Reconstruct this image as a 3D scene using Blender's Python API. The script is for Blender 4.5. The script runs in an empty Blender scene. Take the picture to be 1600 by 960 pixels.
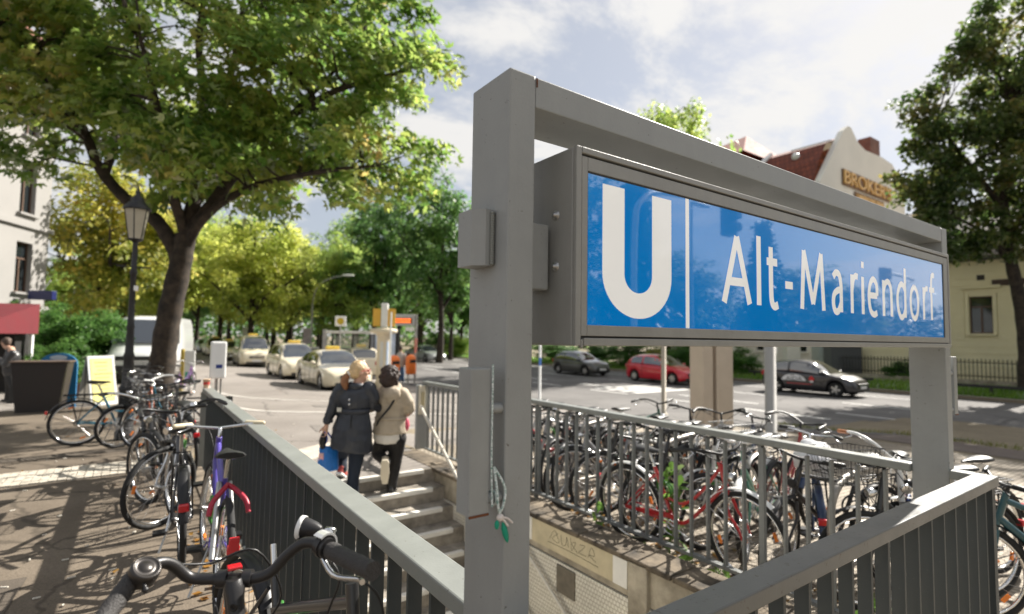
import bpy, bmesh, math, random
import numpy as np
from mathutils import Vector, Matrix, noise
random.seed(7); rng = np.random.default_rng(7)
S = bpy.context.scene; COL = S.collection; PI = math.pi
# ------------------------------------------------------------------ camera
EYE = Vector((0, 0, 1.62)); FPX = 831.5
_y, _p, _r = (math.radians(a) for a in (35.24, 3.326, .838))
FWD = Vector((math.sin(_y)*math.cos(_p), math.cos(_y)*math.cos(_p), math.sin(_p)))
_right = Vector((math.cos(_y), -math.sin(_y), 0)); _up = _right.cross(FWD)
RGT = math.cos(_r)*_right + math.sin(_r)*_up; UPV = -math.sin(_r)*_right + math.cos(_r)*_up
cam = bpy.data.cameras.new('camera'); camo = bpy.data.objects.new('camera', cam); COL.objects.link(camo)
M = Matrix((RGT, UPV, -FWD)).transposed().to_4x4(); M.translation = EYE; camo.matrix_world = M
cam.sensor_width = 36; cam.lens = 36*FPX/1600; cam.clip_start = .05; cam.clip_end = 3000
cam.dof.use_dof = True; cam.dof.focus_distance = 1.75; cam.dof.aperture_fstop = 2.0
S.camera = camo
# ------------------------------------------------------------------ light
SUN_AZ, SUN_EL = math.radians(83.2), math.radians(39)
SUN = Vector((math.sin(SUN_AZ)*math.cos(SUN_EL), math.cos(SUN_AZ)*math.cos(SUN_EL), math.sin(SUN_EL)))
sl = bpy.data.lights.new('sun', 'SUN'); sl.energy = 5.0; sl.angle = math.radians(.55); sl.color = (1, .945, .86)
so = bpy.data.objects.new('sun', sl); COL.objects.link(so); so.rotation_euler = SUN.to_track_quat('Z', 'Y').to_euler(); so.location = (0, 0, 60)
S.view_settings.view_transform = 'Standard'; S.view_settings.look = 'None'; S.view_settings.exposure = 1.2; S.view_settings.gamma = 1
W = bpy.data.worlds.new('World'); S.world = W; W.use_nodes = True
def _world():
    nt = W.node_tree; N = nt.nodes; L = nt.links
    for n in list(N): N.remove(n)
    def nd(t, **k):
        n = N.new(t)
        for a, v in k.items(): setattr(n, a, v)
        return n
    def math_(op, a, b=None):
        n = nd('ShaderNodeMath', operation=op)
        for i, v in enumerate((a, b)):
            if v is None: continue
            if isinstance(v, (int, float)): n.inputs[i].default_value = v
            else: L.new(v, n.inputs[i])
        return n.outputs[0]
    out = nd('ShaderNodeOutputWorld'); bg = nd('ShaderNodeBackground'); bg.inputs[1].default_value = .1
    sky = nd('ShaderNodeTexSky', sky_type='NISHITA', sun_disc=False, sun_elevation=SUN_EL, sun_rotation=SUN_AZ, air_density=1.0, dust_density=1.2, ozone_density=1.0)
    tc = nd('ShaderNodeTexCoord'); sep = nd('ShaderNodeSeparateXYZ'); L.new(tc.outputs['Generated'], sep.inputs[0])
    z = math_('ADD', math_('MAXIMUM', sep.outputs[2], 0.0), .16)
    cx = nd('ShaderNodeCombineXYZ'); L.new(math_('DIVIDE', sep.outputs[0], z), cx.inputs[0]); L.new(math_('DIVIDE', sep.outputs[1], z), cx.inputs[1])
    def nz(scale, detail, rough, off):
        mp = nd('ShaderNodeMapping'); mp.inputs['Location'].default_value = off; mp.inputs['Scale'].default_value = (1, 1.25, 1); L.new(cx.outputs[0], mp.inputs[0])
        n = nd('ShaderNodeTexNoise'); n.inputs['Scale'].default_value = scale; n.inputs['Detail'].default_value = detail; n.inputs['Roughness'].default_value = rough
        n.inputs['Distortion'].default_value = .25; L.new(mp.outputs[0], n.inputs[0]); return n.outputs[0]
    n1 = nz(1.7, 10, .66, (3.3, 1.7, 0)); n2 = nz(.6, 4, .5, (8.1, 2.2, 0))
    mixn = math_('ADD', math_('MULTIPLY', n1, .68), math_('MULTIPLY', n2, .42))
    ramp = nd('ShaderNodeMapRange', interpolation_type='SMOOTHSTEP'); L.new(mixn, ramp.inputs[0]); ramp.inputs[1].default_value = .49; ramp.inputs[2].default_value = .62
    # thin cloud scatters sunlight forward: brighter towards the sun, greyer away from it
    dp = nd('ShaderNodeVectorMath', operation='DOT_PRODUCT'); L.new(tc.outputs['Generated'], dp.inputs[0]); dp.inputs[1].default_value = SUN
    fw = math_('POWER', math_('MAXIMUM', math_('ADD', math_('MULTIPLY', dp.outputs['Value'], .5), .5), 0.0), 3.0)
    k = math_('ADD', math_('MULTIPLY', fw, .6), 3.55)
    cl = nd('ShaderNodeVectorMath', operation='SCALE'); cl.inputs[0].default_value = (1.0, .985, .965); L.new(k, cl.inputs['Scale'])
    veil = nd('ShaderNodeVectorMath', operation='SCALE'); veil.inputs[0].default_value = (.94, .965, 1.03); L.new(math_('MULTIPLY', k, .60), veil.inputs['Scale'])
    m0 = nd('ShaderNodeMix', data_type='RGBA'); m0.inputs[0].default_value = .8; L.new(sky.outputs[0], m0.inputs[6]); L.new(veil.outputs[0], m0.inputs[7])
    m1 = nd('ShaderNodeMix', data_type='RGBA'); L.new(ramp.outputs[0], m1.inputs[0]); L.new(m0.outputs[2], m1.inputs[6]); L.new(cl.outputs[0], m1.inputs[7])
    L.new(m1.outputs[2], bg.inputs[0]); L.new(bg.outputs[0], out.inputs[0])
_world()
# ------------------------------------------------------------------ photograph pixel -> ray, used only to survey real positions
def clamp(v, a, b): return max(a, min(b, v))
def ray(x, y): return FWD + RGT*((x-800)/FPX) - UPV*((y-480)/FPX)
def at(x, y, X=None, Y=None, z=None, D=None):
    d = ray(x, y)
    t = D if D is not None else ((z-EYE.z)/d.z if z is not None else (X/d.x if X is not None else Y/d.y))
    return EYE + d*t
def sm(t): t = clamp(t, 0, 1); return t*t*(3-2*t)
ROAD0, ROAD1 = 14.6, 28.0
def gz(X, Y):
    s = .2*sm((X-3.40)/.14)*sm((9.5-Y)/2)+.02*clamp(X-3.6, 0, 11)
    return -min(.45+.166*sm((Y-4)/3), max((.036+.02*sm((Y-4)/3))*clamp(X-3.6, 0, 11)+.02*clamp(Y-8, 0, 13), s))
def rz(X, Y): return -.62 if ROAD0 < X < ROAD1 else (-.5 if X >= ROAD1 else gz(X, Y))
def ag(x, y, h=0):
    z = 0
    for i in range(50):
        p = at(x, y, z=z+h); z = .6*z + .4*rz(p.x, p.y)
    return Vector((p.x, p.y, rz(p.x, p.y)))
def pd(x, D):
    p = at(x, 480, D=D); return Vector((p.x, p.y, rz(p.x, p.y)))
# ------------------------------------------------------------------ mesh helpers
def basis(axis):
    a = Vector(axis).normalized(); h = Vector((0, 0, 1)) if abs(a.z) < .9 else Vector((1, 0, 0))
    u = h.cross(a).normalized(); return u, a.cross(u), a
class MB:
    def __init__(s): s.v = []; s.f = []; s.s = []
    def add(s, vs, fs, smooth=False):
        o = len(s.v); s.v += [tuple(p) for p in vs]; s.f += [tuple(i+o for i in f) for f in fs]; s.s += [smooth]*len(fs); return s
    def box(s, c, d, R=None):
        x, y, z = (k/2 for k in d); c = Vector(c)
        vs = [Vector(p) for p in ((-x,-y,-z),(x,-y,-z),(x,y,-z),(-x,y,-z),(-x,-y,z),(x,-y,z),(x,y,z),(-x,y,z))]
        if R is not None: vs = [R @ p for p in vs]
        return s.add([c+p for p in vs], [(3,2,1,0),(4,5,6,7),(0,1,5,4),(1,2,6,5),(2,3,7,6),(3,0,4,7)])
    def bb(s, a, b):
        a, b = Vector(a), Vector(b); return s.box((a+b)/2, [abs(k) for k in (b-a)])
    def bev(s, a, b, r):   # box with chamfered edges
        a, b = Vector(a), Vector(b); lo = Vector([min(p, q) for p, q in zip(a, b)]); hi = Vector([max(p, q) for p, q in zip(a, b)])
        bm = bmesh.new(); bmesh.ops.create_cube(bm, size=1)
        for v in bm.verts: v.co = Vector([(lo[i]+hi[i])/2 + v.co[i]*(hi[i]-lo[i]) for i in range(3)])
        bmesh.ops.bevel(bm, geom=bm.edges[:], offset=r, segments=2, affect='EDGES', profile=.5)
        bm.verts.index_update(); s.add([v.co for v in bm.verts], [[v.index for v in f.verts] for f in bm.faces]); bm.free(); return s
    def tube(s, path, r, n=8, cap=True, smooth=True, rb=None):
        P = [Vector(p) for p in path]; m = len(P); rr = r if isinstance(r, (list, tuple)) else [r]*m
        vs = []; u = None
        for i, p in enumerate(P):
            t = (P[min(i+1, m-1)] - P[max(i-1, 0)]).normalized()
            if u is None: u, w, _ = basis(t)
            else:
                u = (u - t*u.dot(t))
                u = u.normalized() if u.length > 1e-6 else basis(t)[0]
                w = t.cross(u)
            for k in range(n):
                a = 2*PI*k/n; vs.append(p + (u*math.cos(a) + w*math.sin(a))*rr[i])
        fs = [(i*n+k, i*n+(k+1) % n, (i+1)*n+(k+1) % n, (i+1)*n+k) for i in range(m-1) for k in range(n)]
        s.add(vs, fs, smooth)
        if cap: s.add([vs[k] for k in range(n)], [tuple(range(n))[::-1]]); s.add(vs[-n:], [tuple(range(n))])
        return s
    def cyl(s, a, b, r, n=12, r2=None): return s.tube([a, b], [r, r if r2 is None else r2], n)
    def lathe(s, c, prof, n=16, axis=(0, 0, 1), smooth=True):   # prof: (radius, height)
        u, w, a = basis(axis); c = Vector(c); vs = []
        for r, h in prof:
            for k in range(n):
                t = 2*PI*k/n; vs.append(c + a*h + (u*math.cos(t)+w*math.sin(t))*r)
        m = len(prof); fs = [(i*n+k, i*n+(k+1) % n, (i+1)*n+(k+1) % n, (i+1)*n+k) for i in range(m-1) for k in range(n)]
        s.add(vs, fs, smooth); s.add(vs[:n], [tuple(range(n))[::-1]]); s.add(vs[-n:], [tuple(range(n))]); return s
    def prism(s, poly, o, u, v, d):   # 2-d outline in plane (o,u,v), pushed by vector d
        o, u, v, d = Vector(o), Vector(u), Vector(v), Vector(d); n = len(poly)
        vs = [o+u*a+v*b for a, b in poly]; vs += [p+d for p in vs]
        return s.add(vs, [tuple(range(n))[::-1], tuple(range(n, 2*n))] + [(i, (i+1) % n, n+(i+1) % n, n+i) for i in range(n)])
    def ring(s, c, axis, R, r, n=28, m=6, a0=0, a1=2*PI, sx=1):
        u, w, a = basis(axis); c = Vector(c); vs = []; full = abs(a1-a0-2*PI) < 1e-6; N = n if full else n+1
        for i in range(N):
            t = a0+(a1-a0)*i/n; e = u*math.cos(t)+w*math.sin(t)
            for k in range(m):
                q = 2*PI*k/m; vs.append(c + e*(R+r*math.cos(q)) + a*r*sx*math.sin(q))
        fs = [(i*m+k, i*m+(k+1) % m, ((i+1) % N)*m+(k+1) % m, ((i+1) % N)*m+k) for i in range(n) for k in range(m)]
        return s.add(vs, fs, True)
    def ell(s, c, r, nu=12, nv=8, R=None):
        c = Vector(c); vs = []
        for j in range(nv+1):
            b = -PI/2+PI*j/nv
            for i in range(nu):
                t = 2*PI*i/nu; p = Vector((r[0]*math.cos(b)*math.cos(t), r[1]*math.cos(b)*math.sin(t), r[2]*math.sin(b)))
                vs.append(c + (R @ p if R is not None else p))
        return s.add(vs, [(j*nu+i, j*nu+(i+1) % nu, (j+1)*nu+(i+1) % nu, (j+1)*nu+i) for j in range(nv) for i in range(nu)], True)
    def loft(s, rings, cap=True, smooth=True):
        n = len(rings[0]); vs = [p for r in rings for p in r]; m = len(rings)
        s.add(vs, [(i*n+k, i*n+(k+1) % n, (i+1)*n+(k+1) % n, (i+1)*n+k) for i in range(m-1) for k in range(n)], smooth)
        if cap: s.add(rings[0], [tuple(range(n))[::-1]], smooth); s.add(rings[-1], [tuple(range(n))], smooth)
        return s
    def caps(s, a, b, ra, rb=None, n=10):    # capsule
        a, b = Vector(a), Vector(b); rb = ra if rb is None else rb; t = (b-a); t = t.normalized() if t.length > 1e-6 else Vector((0,0,1))
        P = []; R = []
        for q in (-.99, -.8, -.5, 0): P.append(a+t*ra*q); R.append(ra*math.sqrt(max(1e-4, 1-q*q)))
        for q in (0, .5, .8, .99): P.append(b+t*rb*q); R.append(rb*math.sqrt(max(1e-4, 1-q*q)))
        return s.tube(P, R, n)
    def mesh(s, name):
        me = bpy.data.meshes.new(name); me.from_pydata(s.v, [], s.f)
        me.polygons.foreach_set('use_smooth', s.s); me.update(); return me
    def build(s, name, m, parent=None, loc=None, rot=None):
        return obj(name, s.mesh(name), m, parent, loc, rot)
def obj(name, me, m, parent=None, loc=None, rot=None):
    if isinstance(me, MB): me = me.mesh(name)
    o = bpy.data.objects.new(name, me); COL.objects.link(o)
    if m is not None and not me.materials: me.materials.append(m)
    if m is not None and me.materials[0] is not m:
        o.material_slots[0].link = 'OBJECT'; o.material_slots[0].material = m
    if parent is not None: o.parent = parent
    if loc is not None: o.location = loc
    if rot is not None: o.rotation_euler = rot
    return o
def tag(o, label, cat=None, group=None, kind=None):
    if label: o['label'] = label
    if cat: o['category'] = cat
    if group: o['group'] = group
    if kind: o['kind'] = kind
    return o
def thing(name, label, cat, loc=(0, 0, 0), rz=0, group=None):
    o = bpy.data.objects.new(name, None); COL.objects.link(o); o.location = loc; o.rotation_euler = (0, 0, rz); o.empty_display_size = .1
    return tag(o, label, cat, group)
def struct(o): o['kind'] = 'structure'; return o
def dup(root, loc, rz, label, scale=None):
    r = root.copy(); COL.objects.link(r); r.location = loc; r.rotation_euler = (0, 0, rz); r['label'] = label
    if scale is not None: r.scale = (scale,)*3 if isinstance(scale, (int, float)) else scale
    for ch in list(root.children):
        c = ch.copy(); COL.objects.link(c); c.parent = r
        for g in ch.children:
            d = g.copy(); COL.objects.link(d); d.parent = c
    return r
def evalmesh(o, name):
    dg = bpy.context.evaluated_depsgraph_get(); dg.update()
    return bpy.data.meshes.new_from_object(o.evaluated_get(dg), depsgraph=dg)
def remesh(mb, vox, smooth_it=4, name='body'):   # fuse closed shapes into one continuous skin
    o = obj(name, mb.mesh(name), None)
    r = o.modifiers.new('r', 'REMESH'); r.mode = 'VOXEL'; r.voxel_size = vox; r.use_smooth_shade = True
    s = o.modifiers.new('s', 'SMOOTH'); s.iterations = smooth_it; s.factor = .5
    me = evalmesh(o, name); bpy.data.objects.remove(o)
    me.polygons.foreach_set('use_smooth', [True]*len(me.polygons)); me.name = name; return me
def arc_pts(pts, n=6):   # Catmull-Rom smoothing of a path
    P = [Vector(p) for p in pts]; out = []
    for i in range(len(P)-1):
        p0, p1, p2, p3 = P[max(i-1, 0)], P[i], P[i+1], P[min(i+2, len(P)-1)]
        for k in range(n):
            t = k/n; out.append(.5*((2*p1)+(p2-p0)*t+(2*p0-5*p1+4*p2-p3)*t*t+(3*p1-p0-3*p2+p3)*t**3))
    return out+[P[-1]]
def text(name, s, m, parent, o, u, v, width=None, height=.1, depth=.004, sx=1.0, loc_root=None):
    cu = bpy.data.curves.new(name, 'FONT'); cu.body = s; cu.size = 1; cu.extrude = 0; cu.resolution_u = 6
    to = bpy.data.objects.new(name, cu); COL.objects.link(to); me = evalmesh(to, name); bpy.data.objects.remove(to)
    n = len(me.vertices); co = np.empty(n*3, 'f'); me.vertices.foreach_get('co', co); co = co.reshape(-1, 3)
    lo, hi = co.min(0), co.max(0); cap = .73 if not s.isupper() else hi[1]-lo[1]
    base = 0 if not s.isupper() else lo[1]
    kx = (width/(hi[0]-lo[0])) if width else height/cap*sx
    ky = height/cap; o, u, v = Vector(o), Vector(u), Vector(v); w = u.cross(v)
    out = [tuple(o+u*((c[0]-lo[0])*kx)+v*((c[1]-base)*ky)) for c in co]
    fs = [tuple(p.vertices) for p in me.polygons]
    mb = MB(); mb.add(out, fs); d = w*depth; mb.add([Vector(p)+d for p in out], fs)
    bm = bmesh.new(); bm.from_mesh(me); bd = [(e.verts[0].index, e.verts[1].index) for e in bm.edges if len(e.link_faces) == 1]; bm.free()
    mb.add(out+[tuple(Vector(p)+d) for p in out], [(a, b, b+n, a+n) for a, b in bd])
    return mb.build(name, m, parent)
# ------------------------------------------------------------------ materials
def mat(name, col, rough=.6, metal=0, var=.0, scale=6, bump=0, bscale=None, col2=None, spec=.5, coat=0, trans=0, detail=5, emit=0, alpha=1):
    m = bpy.data.materials.new(name); m.use_nodes = True; nt = m.node_tree; b = nt.nodes['Principled BSDF']; L = nt.links
    b.inputs['Base Color'].default_value = (*col, 1); b.inputs['Roughness'].default_value = rough; b.inputs['Metallic'].default_value = metal
    b.inputs['Specular IOR Level'].default_value = spec; b.inputs['Coat Weight'].default_value = coat; b.inputs['Coat Roughness'].default_value = .05
    if trans: b.inputs['Transmission Weight'].default_value = trans
    if alpha < 1: b.inputs['Alpha'].default_value = alpha
    if emit: b.inputs['Emission Color'].default_value = (*col, 1); b.inputs['Emission Strength'].default_value = emit
    if var or col2 or bump:
        tc = nt.nodes.new('ShaderNodeTexCoord')
    if var or col2:
        n = nt.nodes.new('ShaderNodeTexNoise'); n.inputs['Scale'].default_value = scale; n.inputs['Detail'].default_value = detail; n.inputs['Roughness'].default_value = .65
        L.new(tc.outputs['Object'], n.inputs[0]); r = nt.nodes.new('ShaderNodeValToRGB'); L.new(n.outputs[0], r.inputs[0])
        a = [c*(1-var) for c in col]; c2 = [min(1, c*(1+var)) for c in (col2 or col)]
        r.color_ramp.elements[0].position = .32; r.color_ramp.elements[1].position = .68
        r.color_ramp.elements[0].color = (*a, 1); r.color_ramp.elements[1].color = (*c2, 1); L.new(r.outputs[0], b.inputs['Base Color'])
        rr = nt.nodes.new('ShaderNodeMapRange'); L.new(n.outputs[0], rr.inputs[0]); rr.inputs[1].default_value = .3; rr.inputs[2].default_value = .7; rr.inputs[3].default_value = max(0, rough-.08); rr.inputs[4].default_value = min(1, rough+.08); L.new(rr.outputs[0], b.inputs['Roughness'])
    if bump:
        n2 = nt.nodes.new('ShaderNodeTexNoise'); n2.inputs['Scale'].default_value = bscale or scale*6; n2.inputs['Detail'].default_value = 4; L.new(tc.outputs['Object'], n2.inputs[0])
        bp = nt.nodes.new('ShaderNodeBump'); bp.inputs['Strength'].default_value = bump; bp.inputs['Distance'].default_value = .01; L.new(n2.outputs[0], bp.inputs['Height']); L.new(bp.outputs[0], b.inputs['Normal'])
    return m
def paintmat(name, c, rough=.42, streak=.06, chips=.66, chipcol=(.06, .045, .035), wear=.07):
    """brushed-on gloss paint: cloudy fading, rain streaks, small chips and dirt specks"""
    m = mat(name, c, rough, 0, wear, 5, .06, 160); nt = m.node_tree; N = nt.nodes; L = nt.links; b = N['Principled BSDF']
    src = b.inputs['Base Color'].links[0].from_socket; tc = [n for n in N if n.type == 'TEX_COORD'][0]
    def nz(sc, scale, det, lo, hi, a, z):
        mp = N.new('ShaderNodeMapping'); mp.inputs['Scale'].default_value = sc; L.new(tc.outputs['Object'], mp.inputs[0])
        n = N.new('ShaderNodeTexNoise'); n.inputs['Scale'].default_value = scale; n.inputs['Detail'].default_value = det; n.inputs['Roughness'].default_value = .7; L.new(mp.outputs[0], n.inputs[0])
        r = N.new('ShaderNodeMapRange'); L.new(n.outputs[0], r.inputs[0]); r.inputs[1].default_value = lo; r.inputs[2].default_value = hi; r.inputs[3].default_value = a; r.inputs[4].default_value = z; return r.outputs[0]
    st_ = nz((1, 1, .16), 13, 6, .40, .74, 1, 1-streak)
    mx = N.new('ShaderNodeMix'); mx.data_type = 'RGBA'; mx.blend_type = 'MULTIPLY'; mx.inputs[0].default_value = 1; L.new(src, mx.inputs[6]); L.new(st_, mx.inputs[7])
    ch = nz((1, 1, 1), 55, 5, chips, chips+.03, 0, 1); m2 = N.new('ShaderNodeMix'); m2.data_type = 'RGBA'; L.new(ch, m2.inputs[0]); L.new(mx.outputs[2], m2.inputs[6]); m2.inputs[7].default_value = (*chipcol, 1)
    L.new(m2.outputs[2], b.inputs['Base Color']); return m
def leafmat(name, stops, trans=.5, scale=.5, gloss=.5):
    """stops: leaf colours; one is picked per leaf, drifting in clumps through the crown"""
    m = bpy.data.materials.new(name); m.use_nodes = True; nt = m.node_tree; N = nt.nodes; L = nt.links; N.remove(N['Principled BSDF'])
    g = N.new('ShaderNodeNewGeometry'); tc = N.new('ShaderNodeTexCoord'); n = N.new('ShaderNodeTexNoise'); n.inputs['Scale'].default_value = scale; n.inputs['Detail'].default_value = 3
    L.new(tc.outputs['Object'], n.inputs[0])
    a = N.new('ShaderNodeMath'); a.operation = 'MULTIPLY_ADD'; L.new(g.outputs['Random Per Island'], a.inputs[0]); a.inputs[1].default_value = .45
    s = N.new('ShaderNodeMath'); s.operation = 'MULTIPLY_ADD'; L.new(n.outputs[0], s.inputs[0]); s.inputs[1].default_value = 1.5; s.inputs[2].default_value = -.48; L.new(s.outputs[0], a.inputs[2])
    r = N.new('ShaderNodeValToRGB'); L.new(a.outputs[0], r.inputs[0]); e = r.color_ramp.elements
    for i, c in enumerate(stops):
        if i < 2: e[i].position = i/(len(stops)-1); e[i].color = (*c, 1)
        else: k = e.new(i/(len(stops)-1)); k.color = (*c, 1)
    for i, c in enumerate(stops): e[i].position = i/(len(stops)-1); e[i].color = (*c, 1)
    d = N.new('ShaderNodeBsdfDiffuse'); t = N.new('ShaderNodeBsdfTranslucent'); gl = N.new('ShaderNodeBsdfGlossy'); gl.inputs['Roughness'].default_value = .42
    hs = N.new('ShaderNodeHueSaturation'); hs.inputs['Saturation'].default_value = .94; hs.inputs['Value'].default_value = 2.2; L.new(r.outputs[0], hs.inputs['Color'])
    L.new(r.outputs[0], d.inputs[0]); L.new(hs.outputs[0], t.inputs[0])
    mx = N.new('ShaderNodeMixShader'); mx.inputs[0].default_value = trans; L.new(d.outputs[0], mx.inputs[1]); L.new(t.outputs[0], mx.inputs[2])
    fr = N.new('ShaderNodeFresnel'); fr.inputs[0].default_value = 1.4; fm = N.new('ShaderNodeMath'); fm.operation = 'MULTIPLY'; fm.inputs[1].default_value = gloss; L.new(fr.outputs[0], fm.inputs[0])
    m2 = N.new('ShaderNodeMixShader'); L.new(fm.outputs[0], m2.inputs[0]); L.new(mx.outputs[0], m2.inputs[1]); L.new(gl.outputs[0], m2.inputs[2])
    L.new(m2.outputs[0], N['Material Output'].inputs[0]); return m
# ------------------------------------------------------------------ shared materials
GREY = (.275, .285, .282)
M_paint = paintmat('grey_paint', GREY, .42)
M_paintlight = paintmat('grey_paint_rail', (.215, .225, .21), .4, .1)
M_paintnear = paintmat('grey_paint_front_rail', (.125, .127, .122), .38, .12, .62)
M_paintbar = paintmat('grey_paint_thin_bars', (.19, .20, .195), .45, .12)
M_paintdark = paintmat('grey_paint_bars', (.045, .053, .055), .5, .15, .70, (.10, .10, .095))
M_case = paintmat('case_paint', (.28, .28, .265), .38, .1, .7)
M_black = mat('black_plastic', (.012, .012, .013), .42, spec=.4)
M_rubber = mat('tyre_rubber', (.014, .014, .014), .8, 0, .2, 30)
M_steel = mat('galvanised_steel', (.42, .42, .41), .38, .85, .12, 14)
M_chrome = mat('chrome', (.72, .72, .72), .16, 1)
M_rust = mat('rust', (.13, .045, .018), .9, 0, .4, 40)
M_white = mat('white_enamel', (.78, .78, .76), .35, 0, .03, 5)
M_glass = mat('window_glass', (.014, .018, .02), .05, 0, spec=.9)
M_amber = mat('amber_reflector', (.85, .22, .02), .25, spec=.8)
M_red = mat('red_lens', (.55, .012, .02), .2, spec=.8)
M_orange = mat('orange_plastic', (.85, .20, .035), .45, 0, .05, 4)
M_signwhite = mat('sign_white', (.86, .86, .84), .25, coat=.6)
def glossy_panel():
    m = mat('sign_blue', (.0, .225, .68), .12, 0, spec=.5, coat=1); b = m.node_tree.nodes['Principled BSDF']
    b.inputs['Coat IOR'].default_value = 2.3; b.inputs['Emission Color'].default_value = (0, .225, .68, 1); b.inputs['Emission Strength'].default_value = .11; b.inputs['Coat Roughness'].default_value = .012; return m  # faint emission added to brighten the blue board on its shaded side
M_blue = glossy_panel()
_b = M_signwhite.node_tree.nodes['Principled BSDF']; _b.inputs['Coat IOR'].default_value = 1.6; _b.inputs['Emission Color'].default_value = (.86, .86, .84, 1); _b.inputs['Emission Strength'].default_value = .12   # faint glow added to lift the white of the lettering in shade
M_conc = mat('weathered_concrete', (.25, .215, .16), .9, 0, .34, 3.2, .5, 45, col2=(.36, .32, .25))
M_concdark = mat('dirty_concrete', (.10, .08, .058), .92, 0, .45, 4, .7, 40, col2=(.22, .18, .135))
def pave(name, c1, c2, crack=0, grain=90, patch=.35, bump=.35):
    m = mat(name, c1, .9); nt = m.node_tree; N = nt.nodes; L = nt.links; b = N['Principled BSDF']; b.inputs['Specular IOR Level'].default_value = .25
    tc = N.new('ShaderNodeTexCoord')
    def nz(s, d, r=.6):
        n = N.new('ShaderNodeTexNoise'); n.inputs['Scale'].default_value = s; n.inputs['Detail'].default_value = d; n.inputs['Roughness'].default_value = r; L.new(tc.outputs['Object'], n.inputs[0]); return n
    a = nz(patch, 7, .68); g = nz(grain, 2)
    r = N.new('ShaderNodeValToRGB'); L.new(a.outputs[0], r.inputs[0]); r.color_ramp.elements[0].position = .33; r.color_ramp.elements[1].position = .66
    r.color_ramp.elements[0].color = (*c1, 1); r.color_ramp.elements[1].color = (*c2, 1)
    mx = N.new('ShaderNodeMix'); mx.data_type = 'RGBA'; mx.blend_type = 'OVERLAY'; mx.inputs[0].default_value = .55; L.new(r.outputs[0], mx.inputs[6])
    gr = N.new('ShaderNodeValToRGB'); gr.color_ramp.elements[0].position = .3; gr.color_ramp.elements[1].position = .7; gr.color_ramp.elements[0].color = (.28,)*3+(1,); gr.color_ramp.elements[1].color = (.72,)*3+(1,); L.new(g.outputs[0], gr.inputs[0]); L.new(gr.outputs[0], mx.inputs[7])
    last = mx.outputs[2]
    if crack:   # old cracks, sealed joints and a few repaired patches
        v = N.new('ShaderNodeTexVoronoi'); v.feature = 'DISTANCE_TO_EDGE'; v.inputs['Scale'].default_value = crack
        dn = nz(1.7, 4); ad = N.new('ShaderNodeVectorMath'); ad.operation = 'MULTIPLY_ADD'; L.new(dn.outputs['Color'], ad.inputs[0]); ad.inputs[1].default_value = (.5, .5, 0); L.new(tc.outputs['Object'], ad.inputs[2]); L.new(ad.outputs[0], v.inputs['Vector'])
        cr = N.new('ShaderNodeMapRange'); L.new(v.outputs['Distance'], cr.inputs[0]); cr.inputs[1].default_value = .004; cr.inputs[2].default_value = .013; cr.inputs[3].default_value = .62; cr.inputs[4].default_value = 1
        m3 = N.new('ShaderNodeMix'); m3.data_type = 'RGBA'; m3.blend_type = 'MULTIPLY'; m3.inputs[0].default_value = 1; L.new(last, m3.inputs[6]); L.new(cr.outputs[0], m3.inputs[7]); last = m3.outputs[2]
    L.new(last, b.inputs['Base Color'])
    bp = N.new('ShaderNodeBump'); bp.inputs['Strength'].default_value = bump; bp.inputs['Distance'].default_value = .006; L.new(g.outputs[0], bp.inputs['Height']); L.new(bp.outputs[0], b.inputs['Normal'])
    return m
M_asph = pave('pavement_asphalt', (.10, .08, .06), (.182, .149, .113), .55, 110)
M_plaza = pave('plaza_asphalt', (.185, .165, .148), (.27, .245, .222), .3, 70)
M_road = pave('road_asphalt', (.10, .095, .092), (.175, .167, .16), .22, 60, .25)
M_ground = pave('ground_dirt', (.16, .13, .09), (.24, .2, .14), 0, 40)
M_redpath = pave('red_cycle_path', (.13, .105, .092), (.18, .15, .13), 0, 60)
M_line = mat('road_marking', (.66, .65, .62), .8, 0, .12, 8)
M_grassground = mat('grass_soil', (.05, .085, .018), .95, 0, .4, 1.6, .6, 30, col2=(.11, .15, .035))
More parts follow.
